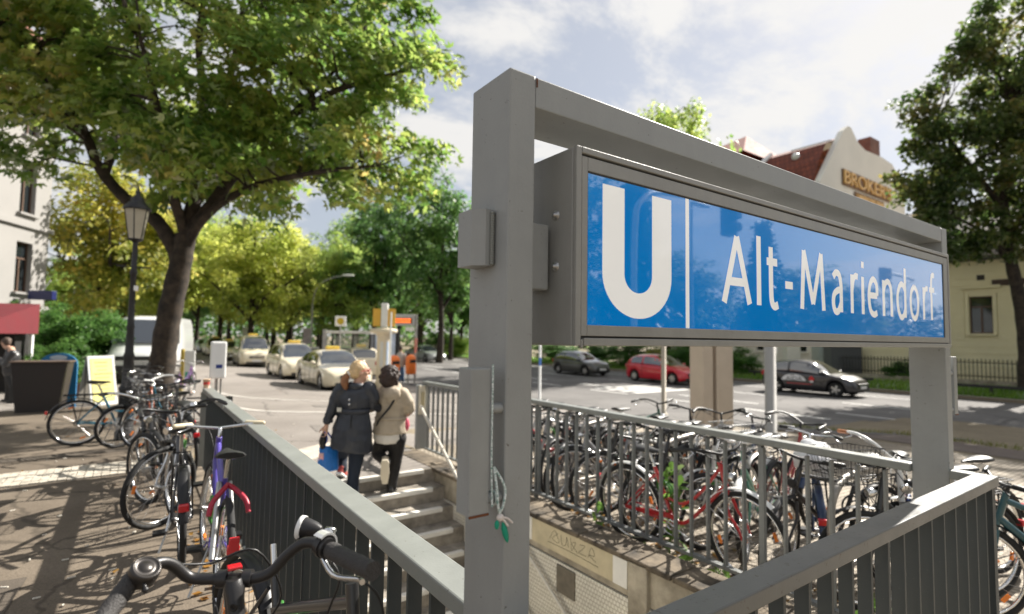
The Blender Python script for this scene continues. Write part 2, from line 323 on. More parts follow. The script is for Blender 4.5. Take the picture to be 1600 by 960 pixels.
def brickmat(name, c1, c2, mortar, scale, bw, bh, ms=.03, rough=.85, axes='XY', bump=.6):
    m = mat(name, c1, rough); nt = m.node_tree; N = nt.nodes; L = nt.links; b = N['Principled BSDF']
    tc = N.new('ShaderNodeTexCoord'); vec = tc.outputs['Object']
    if axes != 'XY':
        sp = N.new('ShaderNodeSeparateXYZ'); cb = N.new('ShaderNodeCombineXYZ'); L.new(vec, sp.inputs[0])
        for i, a in enumerate(axes): L.new(sp.outputs['XYZ'.index(a)], cb.inputs[i])
        vec = cb.outputs[0]
    t = N.new('ShaderNodeTexBrick'); L.new(vec, t.inputs[0]); t.inputs['Scale'].default_value = scale; t.inputs['Color1'].default_value = (*c1, 1); t.inputs['Color2'].default_value = (*c2, 1); t.inputs['Mortar'].default_value = (*mortar, 1)
    t.inputs['Mortar Size'].default_value = ms; t.inputs['Brick Width'].default_value = bw; t.inputs['Row Height'].default_value = bh
    n = N.new('ShaderNodeTexNoise'); n.inputs['Scale'].default_value = 1.3; n.inputs['Detail'].default_value = 6; L.new(tc.outputs['Object'], n.inputs[0])
    r = N.new('ShaderNodeMapRange'); L.new(n.outputs[0], r.inputs[0]); r.inputs[1].default_value = .3; r.inputs[2].default_value = .7; r.inputs[3].default_value = .68; r.inputs[4].default_value = 1.1
    mx = N.new('ShaderNodeMix'); mx.data_type = 'RGBA'; mx.blend_type = 'MULTIPLY'; mx.inputs[0].default_value = 1; L.new(t.outputs[0], mx.inputs[6]); L.new(r.outputs[0], mx.inputs[7]); L.new(mx.outputs[2], b.inputs['Base Color'])
    bp = N.new('ShaderNodeBump'); bp.inputs['Strength'].default_value = bump; bp.inputs['Distance'].default_value = .006; bp.invert = True; L.new(t.outputs['Fac'], bp.inputs['Height']); L.new(bp.outputs[0], b.inputs['Normal'])
    return m
M_mosaicpave = brickmat('small_paving_setts', (.42, .36, .28), (.30, .255, .2), (.17, .14, .10), 1, .075, .075, .012)
M_tile = brickmat('white_mosaic_tile', (.82, .79, .70), (.74, .71, .62), (.38, .33, .25), 1, .034, .034, .003, .35, 'YZX')
M_tilex = brickmat('white_mosaic_tile_cross', (.74, .70, .60), (.66, .62, .52), (.38, .33, .25), 1, .034, .034, .003, .35, 'XZY')
M_plaza2 = pave('plaza_patch_asphalt', (.15, .135, .122), (.20, .182, .165), 0, 90)
# ------------------------------------------------------------------ ground
PX0, PX1, PY0, PY1 = .84, 3.12, .96, 6.0
def sheet(name, xs, ys, dz, m, hole=False):
    vs = [(x, y, rz(x, y)+dz) for y in ys for x in xs]; n = len(xs); fs = []
    for j in range(len(ys)-1):
        for i in range(n-1):
            if hole and xs[i] >= PX0-1e-6 and xs[i+1] <= PX1+1e-6 and ys[j] >= PY0-1e-6 and ys[j+1] <= PY1+1e-6: continue
            fs.append((j*n+i, j*n+i+1, (j+1)*n+i+1, (j+1)*n+i))
    o = MB().add(vs, fs).build(name, m); return struct(o)
def rngf(a, b, st): k = max(1, round((b-a)/st)); return [a+(b-a)*i/k for i in range(k+1)]
gx = [-900, -300, -120]+rngf(-60, -3, 6)+rngf(-2, .8, .7)[:-1]+[.84]+rngf(.84, 3.12, .6)[1:-1]+[3.12]+rngf(3.3, 4.1, .1)+rngf(4.4, 14.0, .6)+[14.599, 14.6, 20, 27.999, 28.0, 30, 36, 44, 60, 120, 300, 900]
gy = [-900, -300, -100, -40, -15, -6, -2, 0, .96]+rngf(.96, 6.0, .6)[1:-1]+[6.0]+rngf(6.5, 24, .6)+[26, 30, 36, 45, 60, 90, 150, 300, 900]
sheet('ground', gx, gy, -.004, M_ground, True)
def grid(a, b, c, d, sx=.6, sy=.6): return rngf(a, b, sx), rngf(c, d, sy)
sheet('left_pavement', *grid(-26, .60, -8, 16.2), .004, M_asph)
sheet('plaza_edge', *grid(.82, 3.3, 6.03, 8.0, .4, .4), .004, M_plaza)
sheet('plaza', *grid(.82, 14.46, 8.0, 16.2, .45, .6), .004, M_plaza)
sheet('taxi_street', *grid(-26, 14.46, 16.2, 110, .6, 1.8), .004, M_plaza)
sheet('bike_parking_paving', *grid(3.46, 12.4, -6, 8.0, .3, .6), .004, M_mosaicpave)
sheet('cycle_path', *grid(12.75, 14.0, -12, 8.0, .6, .8), .006, M_redpath)
sheet('road', [14.64, 18, 23, 27.96], rngf(-60, 260, 8), .006, M_road)
sheet('verge_grass', [28.14, 29.5, 32, 35], rngf(-20, 120, 5), .004, M_grassground)
mb = MB()
for y in range(-14, 5): mb.bb((14.48, y+.006, -.62), (14.6, y+.994, -.515))
struct(mb.build('kerb', mat('kerb_granite', (.30, .28, .25), .85, 0, .2, 7)))
mb = MB()
for y in range(-14, 96): mb.bb((28.0, y+.006, -.66), (28.14, y+.994, -.475))
struct(mb.build('verge_kerb', mat('kerb_granite_far', (.27, .24, .2), .85, 0, .2, 7)))
def road_edge(y): return lerp_tab([(3.6, 14.6), (6.6, 12.9), (9, 11.6), (14, 10.7), (20, 10.3), (40, 10.2)], y)
def lerp_tab(T, x):
    if x <= T[0][0]: return T[0][1]
    for (a, p), (b, q) in zip(T, T[1:]):
        if x <= b: return p+(q-p)*(sm((x-a)/(b-a))*.5+.5*(x-a)/(b-a))
    return T[-1][1]
vs = []; ys = rngf(3.6, 60, .8)
for y in ys:
    e = road_edge(y)
    for k in range(7): x = e+(14.68-e)*k/6; vs.append((x, y, (rz(min(x, 14.59), y)+.012)))
struct(MB().add(vs, [(i*7+j, i*7+j+1, (i+1)*7+j+1, (i+1)*7+j) for i in range(len(ys)-1) for j in range(6)]).build('road_mouth', M_road))
def marking(pts_w, name='lane_marking'):   # list of (x0,y0,x1,y1) on the road
    mb = MB()
    for x0, y0, x1, y1 in pts_w:
        z = rz((x0+x1)/2, (y0+y1)/2)+.012
        mb.add([(x0, y0, z), (x1, y0, z), (x1, y1, z), (x0, y1, z)], [(0, 1, 2, 3)])
    return struct(mb.build(name, M_line))
L = []
for y in np.arange(-8, 60, 6): L.append((18.3, y+.6, 18.43, y+4.0)); L.append((21.6, y+2.2, 21.73, y+5.2))
for y in (0.2, 3.55, 7.4): L.append((16.55, y, 16.7, y+2.7))
for y in np.arange(11, 60, 4.2): L.append((16.55, y, 16.68, y+2.2))
L.append((25.3, 8, 25.42, 60))
for i, y in enumerate((15.2, 15.95, 16.7, 17.45)): L.append((17.2, y, 20.8, y+.36))
marking(L)
# curved bay line and arrow stub on the plaza
def ribbon(path, w, m, name, dz=.012):
    P = [Vector((x, y, 0)) for x, y in path]; vs = []
    for i, p in enumerate(P):
        t = (P[min(i+1, len(P)-1)]-P[max(i-1, 0)]).normalized(); nrm = Vector((-t.y, t.x, 0))
        for s in (-1, 1): q = p+nrm*w/2*s; vs.append((q.x, q.y, rz(q.x, q.y)+dz))
    return struct(MB().add(vs, [(2*i, 2*i+1, 2*i+3, 2*i+2) for i in range(len(P)-1)]).build(name, m))
M_fade = mat('worn_marking', (.52, .49, .45), .85, 0, .12, 3)
ribbon([(p.x, p.y) for p in arc_pts([(1.55, 17.5, 0), (2.0, 14.2, 0), (2.75, 12.6, 0), (4.6, 11.6, 0), (8.6, 10.6, 0)], 5)], .13, M_fade, 'bay_line')
ribbon([(p.x, p.y) for p in arc_pts([(2.2, 22, 0), (2.3, 18, 0), (3.2, 15.6, 0), (4.6, 14.6, 0)], 5)], .11, M_fade, 'bay_line')
M_slab = mat('ribbed_guide_slab', (.50, .45, .38), .85, 0, .12, 5)
mb = MB()   # ribbed guide paving at the head of the stairs
d0 = Vector((.86, .51, 0)); n0 = Vector((-.51, .86, 0))
for i in range(9):
    for j in range(2):
        c = Vector((1.32, 7.0, 0))+d0*(.3*i)+n0*(.3*j)
        if c.x < .98: continue
        z = rz(c.x, c.y)+.008; R = Matrix.Rotation(math.atan2(.51, .86), 3, 'Z')
        mb.box((c.x, c.y, z), (.292, .292, .016), R)
        for k in range(5): q = c+n0*(-.115+.0575*k); mb.box((q.x, q.y, z+.0095), (.285, .022, .006), R)
struct(mb.build('guide_paving', M_slab))
M_patch = pave('asphalt_patch', (.07, .058, .046), (.12, .10, .08), 0, 120)
for nm, pts in (('pavement_patch', [(-1.7, 4.2), (-.55, 4.05), (-.5, 4.75), (-1.0, 4.8), (-1.05, 5.15), (-1.75, 5.1)]), ('pavement_patch', [(-2.2, 9.0), (.1, 9.15), (.1, 9.45), (-2.2, 9.3)]), ('plaza_patch', [(2.6, 9.4), (4.7, 9.1), (4.85, 9.9), (2.7, 10.2)]), ('plaza_patch', [(3.6, 13.2), (5.6, 13.0), (5.7, 13.5), (3.65, 13.7)])):
    struct(MB().add([(x, y, rz(x, y)+.010) for x, y in pts], [tuple(range(len(pts)))]).build(nm, M_patch if nm == 'pavement_patch' else M_plaza2))
# sett strip across the left pavement
mb = MB(); r0 = random.Random(3)
for j in range(7):
    for i in range(60):
        x = -4.1+.075*i; y = 7.62+.1*j+.03*x
        if x < .3: mb.box((x+r0.uniform(-.003, .003), y, rz(x, y)+.004), (.068, .092, .03+r0.uniform(0, .012)))
tag(mb.build('sett_strip', mat('pale_setts', (.44, .40, .33), .8, 0, .3, 13)), None, None, None, 'stuff')
# fallen leaves and litter
mb = MB(); r0 = random.Random(11)
for i in range(520):
    a = r0.random()
    if a < .13: x, y = r0.uniform(-2.4, .62), r0.uniform(3.0, 10)
    elif a < .72: x, y = r0.uniform(3.5, 4.4), r0.uniform(.9, 6)
    else: x, y = r0.uniform(-3, 6), r0.uniform(8, 22)
    if a < .09: x, y = r0.gauss(.5, .08), r0.uniform(3.4, 6)
    z = rz(x, y)+.014; t = r0.uniform(0, 6.3); s = r0.uniform(.018, .04)
    c, q = math.cos(t)*s, math.sin(t)*s; w = r0.uniform(.0, .016)
    mb.add([(x-c, y-q, z), (x+q*.7, y-c*.7, z+w), (x+c, y+q, z+w*.6), (x-q*.7, y+c*.7, z)], [(0, 1, 2, 3)])
tag(mb.build('fallen_leaves', leafmat('fallen_leaf', [(.16, .07, .02), (.30, .15, .03), (.2, .16, .05)], .2)), None, None, None, 'stuff')
mb = MB(); r0 = random.Random(17)
for i in range(90):
    x, y = (r0.uniform(-1.8, .6), r0.uniform(2.6, 9)) if i < 60 else (r0.uniform(1, 6), r0.uniform(6.5, 13)); t = r0.uniform(0, 3.1); mb.box((x, y, rz(x, y)+.012), (r0.uniform(.02, .045), .009, .007), Matrix.Rotation(t, 3, 'Z'))
tag(mb.build('street_litter', mat('pale_litter', (.6, .56, .48), .8, 0, .3, 40)), None, None, None, 'stuff')
# ------------------------------------------------------------------ stair pit
M_step = mat('stair_stone', (.19, .165, .135), .85, 0, .3, 5, .35, 60, col2=(.30, .27, .225))
M_nose = mat('step_nosing_white', (.74, .71, .65), .7, 0, .14, 9)
st = thing('stair_flight', 'worn stone stairs with pale nosing strips leading down to the station', 'stairs', (2.0, 6.0, 0))
for i in range(19):
    y1 = 6.0-.25*i; z1 = -.16*i
    if i == 0: mb = MB().bb((PX0, y1-.002, z1-.16), (PX1-.01, y1+.03, z1))
    else: mb = MB().bb((PX0+.002, y1-.012, z1-.165), (PX1-.012, y1+.252, z1))
    s = mb.build('step', M_step, st, (-2, -6, 0))
    MB().bev((PX0+.03, y1-.02, z1-.045), (2.95, y1+.045, z1+.005), .006).build('nosing', M_nose, s)
M_cope = mat('mossy_coping', (.055, .043, .03), .95, 0, .5, 4, .8, 35, col2=(.15, .12, .085))
rw = thing('retaining_wall', 'tiled retaining wall with concrete coping below the bicycle railing', 'wall', (3.3, 3.5, 0))
LR = (-3.3, -3.5, 0)
MB().bb((3.12, .55, -3.4), (3.41, 7.0, -.30)).build('wall_base', M_concdark, rw, LR)
MB().bb((3.105, .55, -.298), (3.40, 7.0, -.032)).build('concrete_band', M_conc, rw, LR)
MB().bb((3.09, .86, -3.4), (3.118, 5.9, -.31)).build('tile_facing', M_tile, rw, LR)
for i in range(7):
    y = .55+.93*i; mb = MB().bev((3.06, y+.006, -.03), (3.37, y+.924, .012), .012); mb.build('coping_stone', M_cope, rw, LR)
MB().bev((3.06, 2.62, -.62), (3.12, 2.80, 0), .01).build('pilaster', M_conc, rw, LR)
pl = MB().bb((3.075, 2.81, -.235), (3.104, 4.35, -.022)).build('sign_band', mat('cream_sign_band', (.52, .45, .30), .7, 0, .14, 6), rw, LR)
for a, b in ((2.812, 2.955), (3.98, 4.13)): MB().bb((3.069, a, -.233), (3.0745, b, -.025)).build('end_block', mat('white_block', (.75, .73, .68), .6, 0, .06, 8), pl)
# scrawled tag on the band
sc = [[(0, .02), (.05, .10), (.1, .02), (.03, .03), (.09, .09)], [(.12, .09), (.13, .02), (.17, .03), (.18, .09), (.2, .02)], [(.22, .1), (.23, .01), (.27, .08), (.23, .06), (.29, .01)], [(.31, .08), (.36, .09), (.33, .05), (.30, .02), (.37, .02)], [(.39, .02), (.42, .1), (.45, .05), (.40, .04), (.46, .01)], [(-.02, -.01), (.2, -.005), (.48, -.015)]]
mb = MB()
for st_ in sc: mb.tube(arc_pts([(3.0735, 3.72-a*1.25, -.165+b*1.1) for a, b in st_], 4), .0018, 4)
mb.build('graffiti', mat('graffiti_ink', (.08, .075, .06), .8), pl)
MB().bev((3.075, 3.40, -.56), (3.092, 3.63, -.33), .004).build('cover_plate', mat('dull_plate', (.16, .14, .11), .6, .3, .2, 12), rw, LR)
lw = thing('stair_wall', 'white tiled wall on the far side of the slatted left railing', 'wall', (.8, 3.5, 0))
MB().bb((.60, .55, -3.4), (.838, 6.02, -.01)).build('wall_face', M_tile, lw, (-.8, -3.5, 0))
MB().bev((.60, .55, -.008), (.86, 7.56, .018), .008).build('coping', M_concdark, lw, (-.8, -3.5, 0))
nw = thing('stair_end_wall', 'tiled end wall of the stair pit under the front railing', 'wall', (2, .8, 0))
MB().bb((.845, .70, -3.4), (3.10, .955, -.03)).build('wall_face', M_tilex, nw, (-2, -.8, 0))
MB().bb((.85, .64, -.028), (3.05, .97, .005)).build('coping', M_concdark, nw, (-2, -.8, 0))
struct(MB().bb((.7, .6, -3.5), (3.4, 6, -3.38)).build('pit_floor', M_concdark))
# ------------------------------------------------------------------ railings
def bar_mesh(dx, dy, h): return MB().bb((-dx/2, -dy/2, 0), (dx/2, dy/2, h)).mesh('railing_bar')
RZ = .955
lf = thing('slatted_railing', 'long grey slatted railing along the left side of the stairs with bikes leaning on it', 'railing', (.75, 4, 0))
o = (-.75, -4, 0)
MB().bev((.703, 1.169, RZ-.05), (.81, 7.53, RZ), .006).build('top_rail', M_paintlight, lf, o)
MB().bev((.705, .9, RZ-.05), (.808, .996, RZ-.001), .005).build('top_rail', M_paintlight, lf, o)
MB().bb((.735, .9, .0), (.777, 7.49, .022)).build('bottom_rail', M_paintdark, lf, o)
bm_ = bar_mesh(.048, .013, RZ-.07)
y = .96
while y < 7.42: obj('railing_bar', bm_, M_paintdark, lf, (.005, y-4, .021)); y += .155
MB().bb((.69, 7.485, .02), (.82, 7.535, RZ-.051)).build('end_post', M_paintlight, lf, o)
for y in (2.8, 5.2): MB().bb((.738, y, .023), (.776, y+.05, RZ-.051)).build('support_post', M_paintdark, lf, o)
rf = thing('bar_railing', 'grey bar railing between the stairs and the parked bicycles', 'railing', (3.58, 4, 0)); o = (-3.58, -4, 0)
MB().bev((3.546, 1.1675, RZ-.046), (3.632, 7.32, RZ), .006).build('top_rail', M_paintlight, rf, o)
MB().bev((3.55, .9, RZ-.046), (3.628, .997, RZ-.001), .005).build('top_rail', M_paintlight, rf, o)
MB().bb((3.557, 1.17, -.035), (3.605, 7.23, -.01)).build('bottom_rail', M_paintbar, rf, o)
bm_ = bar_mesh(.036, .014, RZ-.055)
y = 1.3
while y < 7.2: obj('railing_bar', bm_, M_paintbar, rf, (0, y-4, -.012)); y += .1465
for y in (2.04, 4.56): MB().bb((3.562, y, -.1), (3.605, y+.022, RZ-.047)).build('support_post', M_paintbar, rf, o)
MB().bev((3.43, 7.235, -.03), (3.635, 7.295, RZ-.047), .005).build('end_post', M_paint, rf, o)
ip = MB().bev((3.447, 7.185, .48), (3.54, 7.232, .90), .008).build('intercom_panel', mat('cream_metal', (.62, .57, .45), .5, 0, .05, 6), rf, o)
MB().bb((3.466, 7.178, .61), (3.522, 7.184, .81)).build('speaker_grille', mat('panel_inset', (.45, .39, .24), .6), ip)
nf = thing('front_railing', 'broad grey slatted railing closest to the viewer at lower right', 'railing', (2, .85, 0)); o = (-2, -.85, 0)
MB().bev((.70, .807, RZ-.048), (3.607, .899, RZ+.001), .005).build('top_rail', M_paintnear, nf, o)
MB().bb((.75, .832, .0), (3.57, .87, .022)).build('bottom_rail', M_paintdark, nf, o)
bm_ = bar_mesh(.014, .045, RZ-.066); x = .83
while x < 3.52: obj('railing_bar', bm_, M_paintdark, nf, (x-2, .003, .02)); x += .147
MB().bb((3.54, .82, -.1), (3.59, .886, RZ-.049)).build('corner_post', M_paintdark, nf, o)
M_hrail = mat('pale_handrail', (.60, .56, .48), .4, 0, .08, 10)
hr = thing('handrail', 'pale tubular handrail sloping down the right stair wall from the cream panel', 'handrail', (3.1, 6.45, .69)); o = (-3.1, -6.45, -.69)
MB().tube([(3.46, 7.17, .60), (3.3, 6.8, .64), (3.12, 6.42, .66), (3.05, 4.5, -.56), (3.02, 3.6, -1.13)], .021, 10).build('tube', M_hrail, hr, o)
for y, z in ((6.0, .40), (5.0, -.24), (4.2, -.74)): MB().tube([(3.06, y, z), (3.075, y, z-.05), (3.12, y, z-.06)], .008, 6).build('wall_bracket', M_steel, hr, o)
h2 = thing('wall_tube', 'pale metal tube on the tiled wall right of the near sign post', 'handrail', (3.04, 3.8, -.4))
MB().tube([(3.04, 4.6, .0), (3.04, 3.88, -.43), (3.04, 3.1, -.9)], .018, 10).build('tube', M_hrail, h2, (-3.04, -3.8, .4))
MB().cyl((3.04, 3.3, -.79), (3.1, 3.3, -.79), .01, 8).build('wall_bracket', M_steel, h2, (-3.04, -3.8, .4))
h3 = thing('handrail', 'dark ended handrail on the plaza side of the slatted railing', 'handrail', (.86, 6.3, .86))
MB().tube([(.93, 7.0, .84), (.93, 6.7, .82), (.93, 5.4, -.01), (.93, 3.4, -1.29)], .02, 8).build('tube', M_paint, h3, (-.86, -6.3, -.86))
MB().bev((.90, 6.97, .79), (.965, 7.07, .89), .006).build('end_cap', M_black, h3, (-.86, -6.3, -.86))
# ------------------------------------------------------------------ the station sign
sg = thing('station_sign', 'grey steel gantry holding the blue station name board across the stairs', 'station sign', (2.15, 1.08, 0)); o = (-2.15, -1.08, 0)
YB = 1.167
MB().bev((.69, .998, .02), (.766, YB, 2.2555), .004).build('post', M_paint, sg, o)
MB().bev((3.57, .998, .02), (3.648, YB, 2.2555), .004).build('post', M_paint, sg, o)
MB().bev((.767, .9995, 2.178), (3.569, YB-.001, 2.254), .003).build('crossbeam', M_paint, sg, o)
MB().box((.7705, .9985, 2.24), (.003, .003, .022)).build('weld_rust', M_rust, sg, o)
CX0, CX1, CZ0, CZ1 = .853, 3.472, 1.603, 2.09
cs = MB().bev((CX0, .957, CZ0), (CX1, 1.21, CZ1), .005).build('sign_case', M_case, sg, o)
fr = MB()
fr.bev((CX0, .9445, CZ0+.001), (CX0+.017, .9565, CZ1), .002).bev((CX1-.017, .9445, CZ0+.021), (CX1, .9565, CZ1), .002)
fr.bev((CX0+.018, .9445, CZ1-.016), (CX1-.018, .9565, CZ1), .002)
fr.build('rim', M_case, cs)
MB().bev((CX0+.027, .944, CZ0+.001), (CX1, .9565, CZ0+.0195), .002).build('hinge_rail', M_case, cs)
MB().bev((CX0+.0185, .945, CZ0-.004), (CX0+.0255, .9565, CZ0+.016), .002).build('hinge_rail', M_case, cs)
MB().bb((CX0+.0175, .9535, CZ0+.0205), (CX1-.0175, .9568, CZ1-.0165)).build('gap_backing', M_black, cs)  # black sheet behind the rim, the recessed gap's darkness put into its colour
p00 = at(915.5, 508, Y=.951); p01 = at(917, 267.5, Y=.951); p10 = at(1476, 526, Y=.951); ax0, ax1, az0, az1 = p00.x, p10.x, p00.z, p01.z
fi = MB(); ix0, ix1, iz0, iz1 = CX0+.0195, CX1-.0195, CZ0+.0245, CZ1-.022
fi.bev((ix0, .947, iz0), (ax0, .953, iz1), .0015).bev((ax1, .947, iz0), (ix1, .953, iz1), .0015).bev((ax0+.0005, .947, az1), (ax1-.0005, .953, iz1), .0015).bev((ax0+.0005, .947, iz0), (ax1-.0005, .953, az0), .0015)
fi.build('door_frame', M_case, cs)
mb = MB()
for a, b in (((ax0, az1-.004), (ax1, az1)), ): mb.bb((a[0], .9495, a[1]), (b[0], .9528, b[1]))
mb.bb((ax0, .9495, az0), (ax0+.0025, .9528, az1-.0045)); mb.bb((ax1-.009, .9495, az0), (ax1, .9528, az1-.0045)); mb.build('gasket', mat('gasket_dark', (.03, .028, .025), .6), cs)
pan = MB().bb((ax0+.003, .951, az0), (ax1-.0095, .9532, az1-.0045)).build('sign_panel', M_blue, sg, o)
LY = .9507
def sp(x, y): p = at(x, y, Y=LY); return p.x, p.z
ux0, uz1 = sp(941.7, 287); ux3, _ = sp(1048.5, 311); ux1, _ = sp(975.7, 293); ux2, _ = sp(1018.8, 305); uz0 = sp(998, 498.5)[1]; ui = sp(998, 459)[1]; uc = sp(946, 425)[1]
out = [(ux0, uz1), (ux0, uc)]; cxm = (ux0+ux3)/2
for k in range(1, 24): t = PI+PI*k/24; out.append((cxm+(ux3-ux0)/2*math.cos(t), uc+(uc-uz0)*math.sin(t)))
out += [(ux3, uc), (ux3, uz1), (ux2, uz1), (ux2, uc)]; cm = (ux1+ux2)/2
for k in range(1, 20): t = -PI*k/20; out.append((cm+(ux2-ux1)/2*math.cos(t), uc+(uc-ui)*math.sin(t)))
out += [(ux1, uc), (ux1, uz1)]
MB().prism(out, (0, LY, 0), (1, 0, 0), (0, 0, 1), (0, -.0006, 0)).build('letter_u', M_signwhite, pan)
dx0 = sp(1071.2, 420)[0]; dx1 = sp(1076.6, 420)[0]
MB().bb((dx0, LY-.0006, az0+.001), (dx1, LY, az1-.005)).build('divider_line', M_signwhite, pan)
def ribbon2(P, w):   # flat pen stroke along a 2-d path
    P = [Vector(p) for p in P]; L_, R_ = [], []
    for i, p in enumerate(P):
        a = (p-P[i-1]).normalized() if i else None; b = (P[i+1]-p).normalized() if i < len(P)-1 else None
        a = a or b; b = b or a; n = Vector((-a.y-b.y, a.x+b.x)); n = n.normalized() if n.length > 1e-6 else Vector((-a.y, a.x))
        k = min(2.4, 1/max(.3, n.dot(Vector((-a.y, a.x)))))*w/2; L_.append(p+n*k); R_.append(p-n*k)
    return L_, R_
GL = {'A': ['s', [(0, 0), (.5, .97)], [(.5, .97), (1, 0)], [(.2, .31), (.8, .31)]], 'l': ['s', [(.5, 0), (.5, 1.05)]], '-': ['s', [(-.1, .36), (1.1, .36)]],
 't': ['c', [(.30, .92), (.30, .7), (.30, .3), (.36, .08), (.62, .0), (1.0, .03)], [(-.12, .69), (.3, .69), (.95, .69)]], 'M': ['s', [(.0, 0), (.10, .98)], [(.10, .98), (.5, .10)], [(.5, .10), (.90, .98)], [(.90, .98), (1.0, 0)]],
 'a': ['c', [(.06, .62), (.35, .70), (.72, .67), (.90, .5), (.92, .3), (.92, 0)], [(.92, .40), (.55, .39), (.15, .31), (.04, .16), (.22, .02), (.58, .02), (.92, .17)]],
 'r': ['c', [(.1, 0), (.1, .35), (.1, .72)], [(.1, .42), (.3, .62), (.65, .70), (1, .69)]], 'i': ['s', [(.5, 0), (.5, .71)], [(.5, .88), (.5, 1.0)]],
 'e': ['c', [(.04, .38), (.5, .38), (.96, .38)], [(.96, .38), (.90, .60), (.55, .70), (.2, .60), (.04, .36), (.18, .1), (.55, .01), (.93, .05)]],
 'n': ['c', [(.04, 0), (.04, .35), (.04, .72)], [(.04, .5), (.28, .66), (.62, .70), (.9, .58), (.96, .36), (.96, 0)]],
 'd': ['c', [(.96, 0), (.96, .5), (.96, 1.05)], [(.96, .56), (.7, .69), (.36, .67), (.08, .48), (.08, .22), (.36, .02), (.7, .03), (.96, .18)]],
 'o': ['c', [(.5, .705), (.14, .58), (.02, .35), (.14, .11), (.5, .0), (.86, .11), (.98, .35), (.86, .58), (.5, .705)]],
 'f': ['c', [(.36, 0), (.36, .5), (.38, .85), (.56, 1.02), (1.0, 1.03)], [(-.05, .69), (.36, .69), (.95, .69)]]}
xs_ = [('A', 1127.5, 1174), ('l', 1182.6, 1188.6), ('t', 1197, 1218), ('-', 1225, 1240), ('M', 1250, 1288.5), ('a', 1298.5, 1317), ('r', 1327.5, 1342), ('i', 1344.5, 1350.5), ('e', 1354.5, 1372), ('n', 1377.5, 1394), ('d', 1399, 1415.5), ('o', 1420, 1435), ('r', 1440, 1450), ('f', 1450, 1460.5)]
_, bz = sp(1127, 472); cz = sp(1160, 369)[1]; CAP = cz-bz; PW = CAP*.12
lt_ = MB()
for ch, xa, xb in xs_:
    xa = sp(xa, 440)[0]+PW*.45; xb = sp(xb, 440)[0]-PW*.45; g = GL[ch]
    for st_i, pth in enumerate(g[1:]):
        P2 = [(xa+(xb-xa)*u, bz+CAP*v) for u, v in pth]
        if g[0] == 'c': P2 = [(q.x, q.y) for q in arc_pts([(x, y, 0) for x, y in P2], 6)]
        A_, B_ = ribbon2(P2, PW); yy = LY-.0006-.00012*st_i
        vs = [(p.x, yy, p.y) for p in A_]+[(p.x, yy, p.y) for p in B_]; k = len(A_)
        lt_.add(vs, [(i, i+1, k+i+1, k+i) for i in range(k-1)])
lt_.build('lettering', M_signwhite, pan)
for z in (1.80, 1.93):
    MB().lathe((CX0, 1.02, z), [(.013, 0), (.012, -.003), (.006, -.004), (.006, -.009), (.003, -.011)], 10, (1, 0, 0)).build('bolt', M_steel, cs)
MB().bev((.767, 1.03, 1.74), (.838, 1.13, 1.905), .004).build('mounting_bracket', M_paint, sg, o)
MB().bev((3.473, 1.03, 1.74), (3.5695, 1.13, 1.905), .004).build('mounting_bracket', M_paint, sg, o)
pf = [(0, 0), (-.024, .0), (-.05, .022), (-.05, .085), (0, .085)]
MB().prism([(a, b) for a, b in pf], (.69, 1.055, 1.79), (1, 0, 0), (0, 1, 0), (0, 0, .135)).build('lamp_bracket', M_paint, sg, o)
mb = MB()
for k in range(22): mb.ell((.683, 1.052, 1.795+.0058*k), (.007, .006, .0045), 6, 4)
mb.build('weld_bead', M_paintlight, sg, o)
for X0, xs in ((.60, 1), (3.70, -1)):
    t = MB().bev((X0, 1.0, 1.232), (X0+.052, 1.055, 1.552), .003).build('guide_tube', M_paint, sg, o)
    for z in (1.46, 1.262):
        xa, xb = (X0+.052, .69) if xs == 1 else (3.648, X0)
        MB().cyl((xa-.002, 1.016, z), (xb+.002, 1.016, z), .0125, 10).build('stub', M_paint, t)
    MB().box((X0+.026, .9995, 1.2335), (.05, .003, .005)).build('rust_edge', M_rust, t)
# braided cord tied to the lower stub
M_cord = mat('braided_cord', (.05, .36, .27), .9, 0, .5, 260, col2=(.7, .75, .7))
kx, ky = .672, .995
cd = thing('tied_cord', 'green and white braided cord knotted round the sign post stub', 'cord', (kx, ky, 1.26)); o = (-kx, -ky, -1.26)
mb = MB(); mb.tube(arc_pts([(.655, .997, 1.56), (.6545, .9965, 1.42), (.655, .9965, 1.34), (.656, .993, 1.25)], 5), .0022, 6)
for dx in (-.006, .009): mb.tube(arc_pts([(.66, .994, 1.335), (kx+dx*1.4, ky-.008, 1.29), (kx+dx, ky-.01, 1.255), (kx, ky-.008, 1.235)], 6), .003, 6)
mb.ring((kx, 1.016, 1.262), (1, 0, 0), .0155, .003, 16, 6); mb.build('rope', M_cord, cd, o)
mb = MB()
mb.ell((kx+.001, ky-.009, 1.226), (.009, .007, .008)).tube(arc_pts([(kx, ky-.01, 1.226), (kx+.018, ky-.012, 1.222), (kx+.032, ky-.012, 1.21)], 4), .0028, 5).tube(arc_pts([(kx, ky-.01, 1.226), (kx+.01, ky-.012, 1.218), (kx+.02, ky-.012, 1.205)], 4), .0028, 5)
mb.build('knot', mat('white_cord', (.66, .6, .56), .9, 0, .2, 200), cd, o)
mb = MB(); mb.loft([[(kx+.006+c*w+dz*.3, ky-.012+s*w*.4, 1.215-dz) for c, s in ((1, 0), (0, 1), (-1, 0), (0, -1))] for dz, w in ((0, .003), (.012, .008), (.028, .008), (.04, .005), (.046, .001))]).ell((kx-.008, ky-.01, 1.212), (.006, .004, .01))
mb.build('tassel', mat('green_tassel', (.01, .28, .17), .8), cd, o)
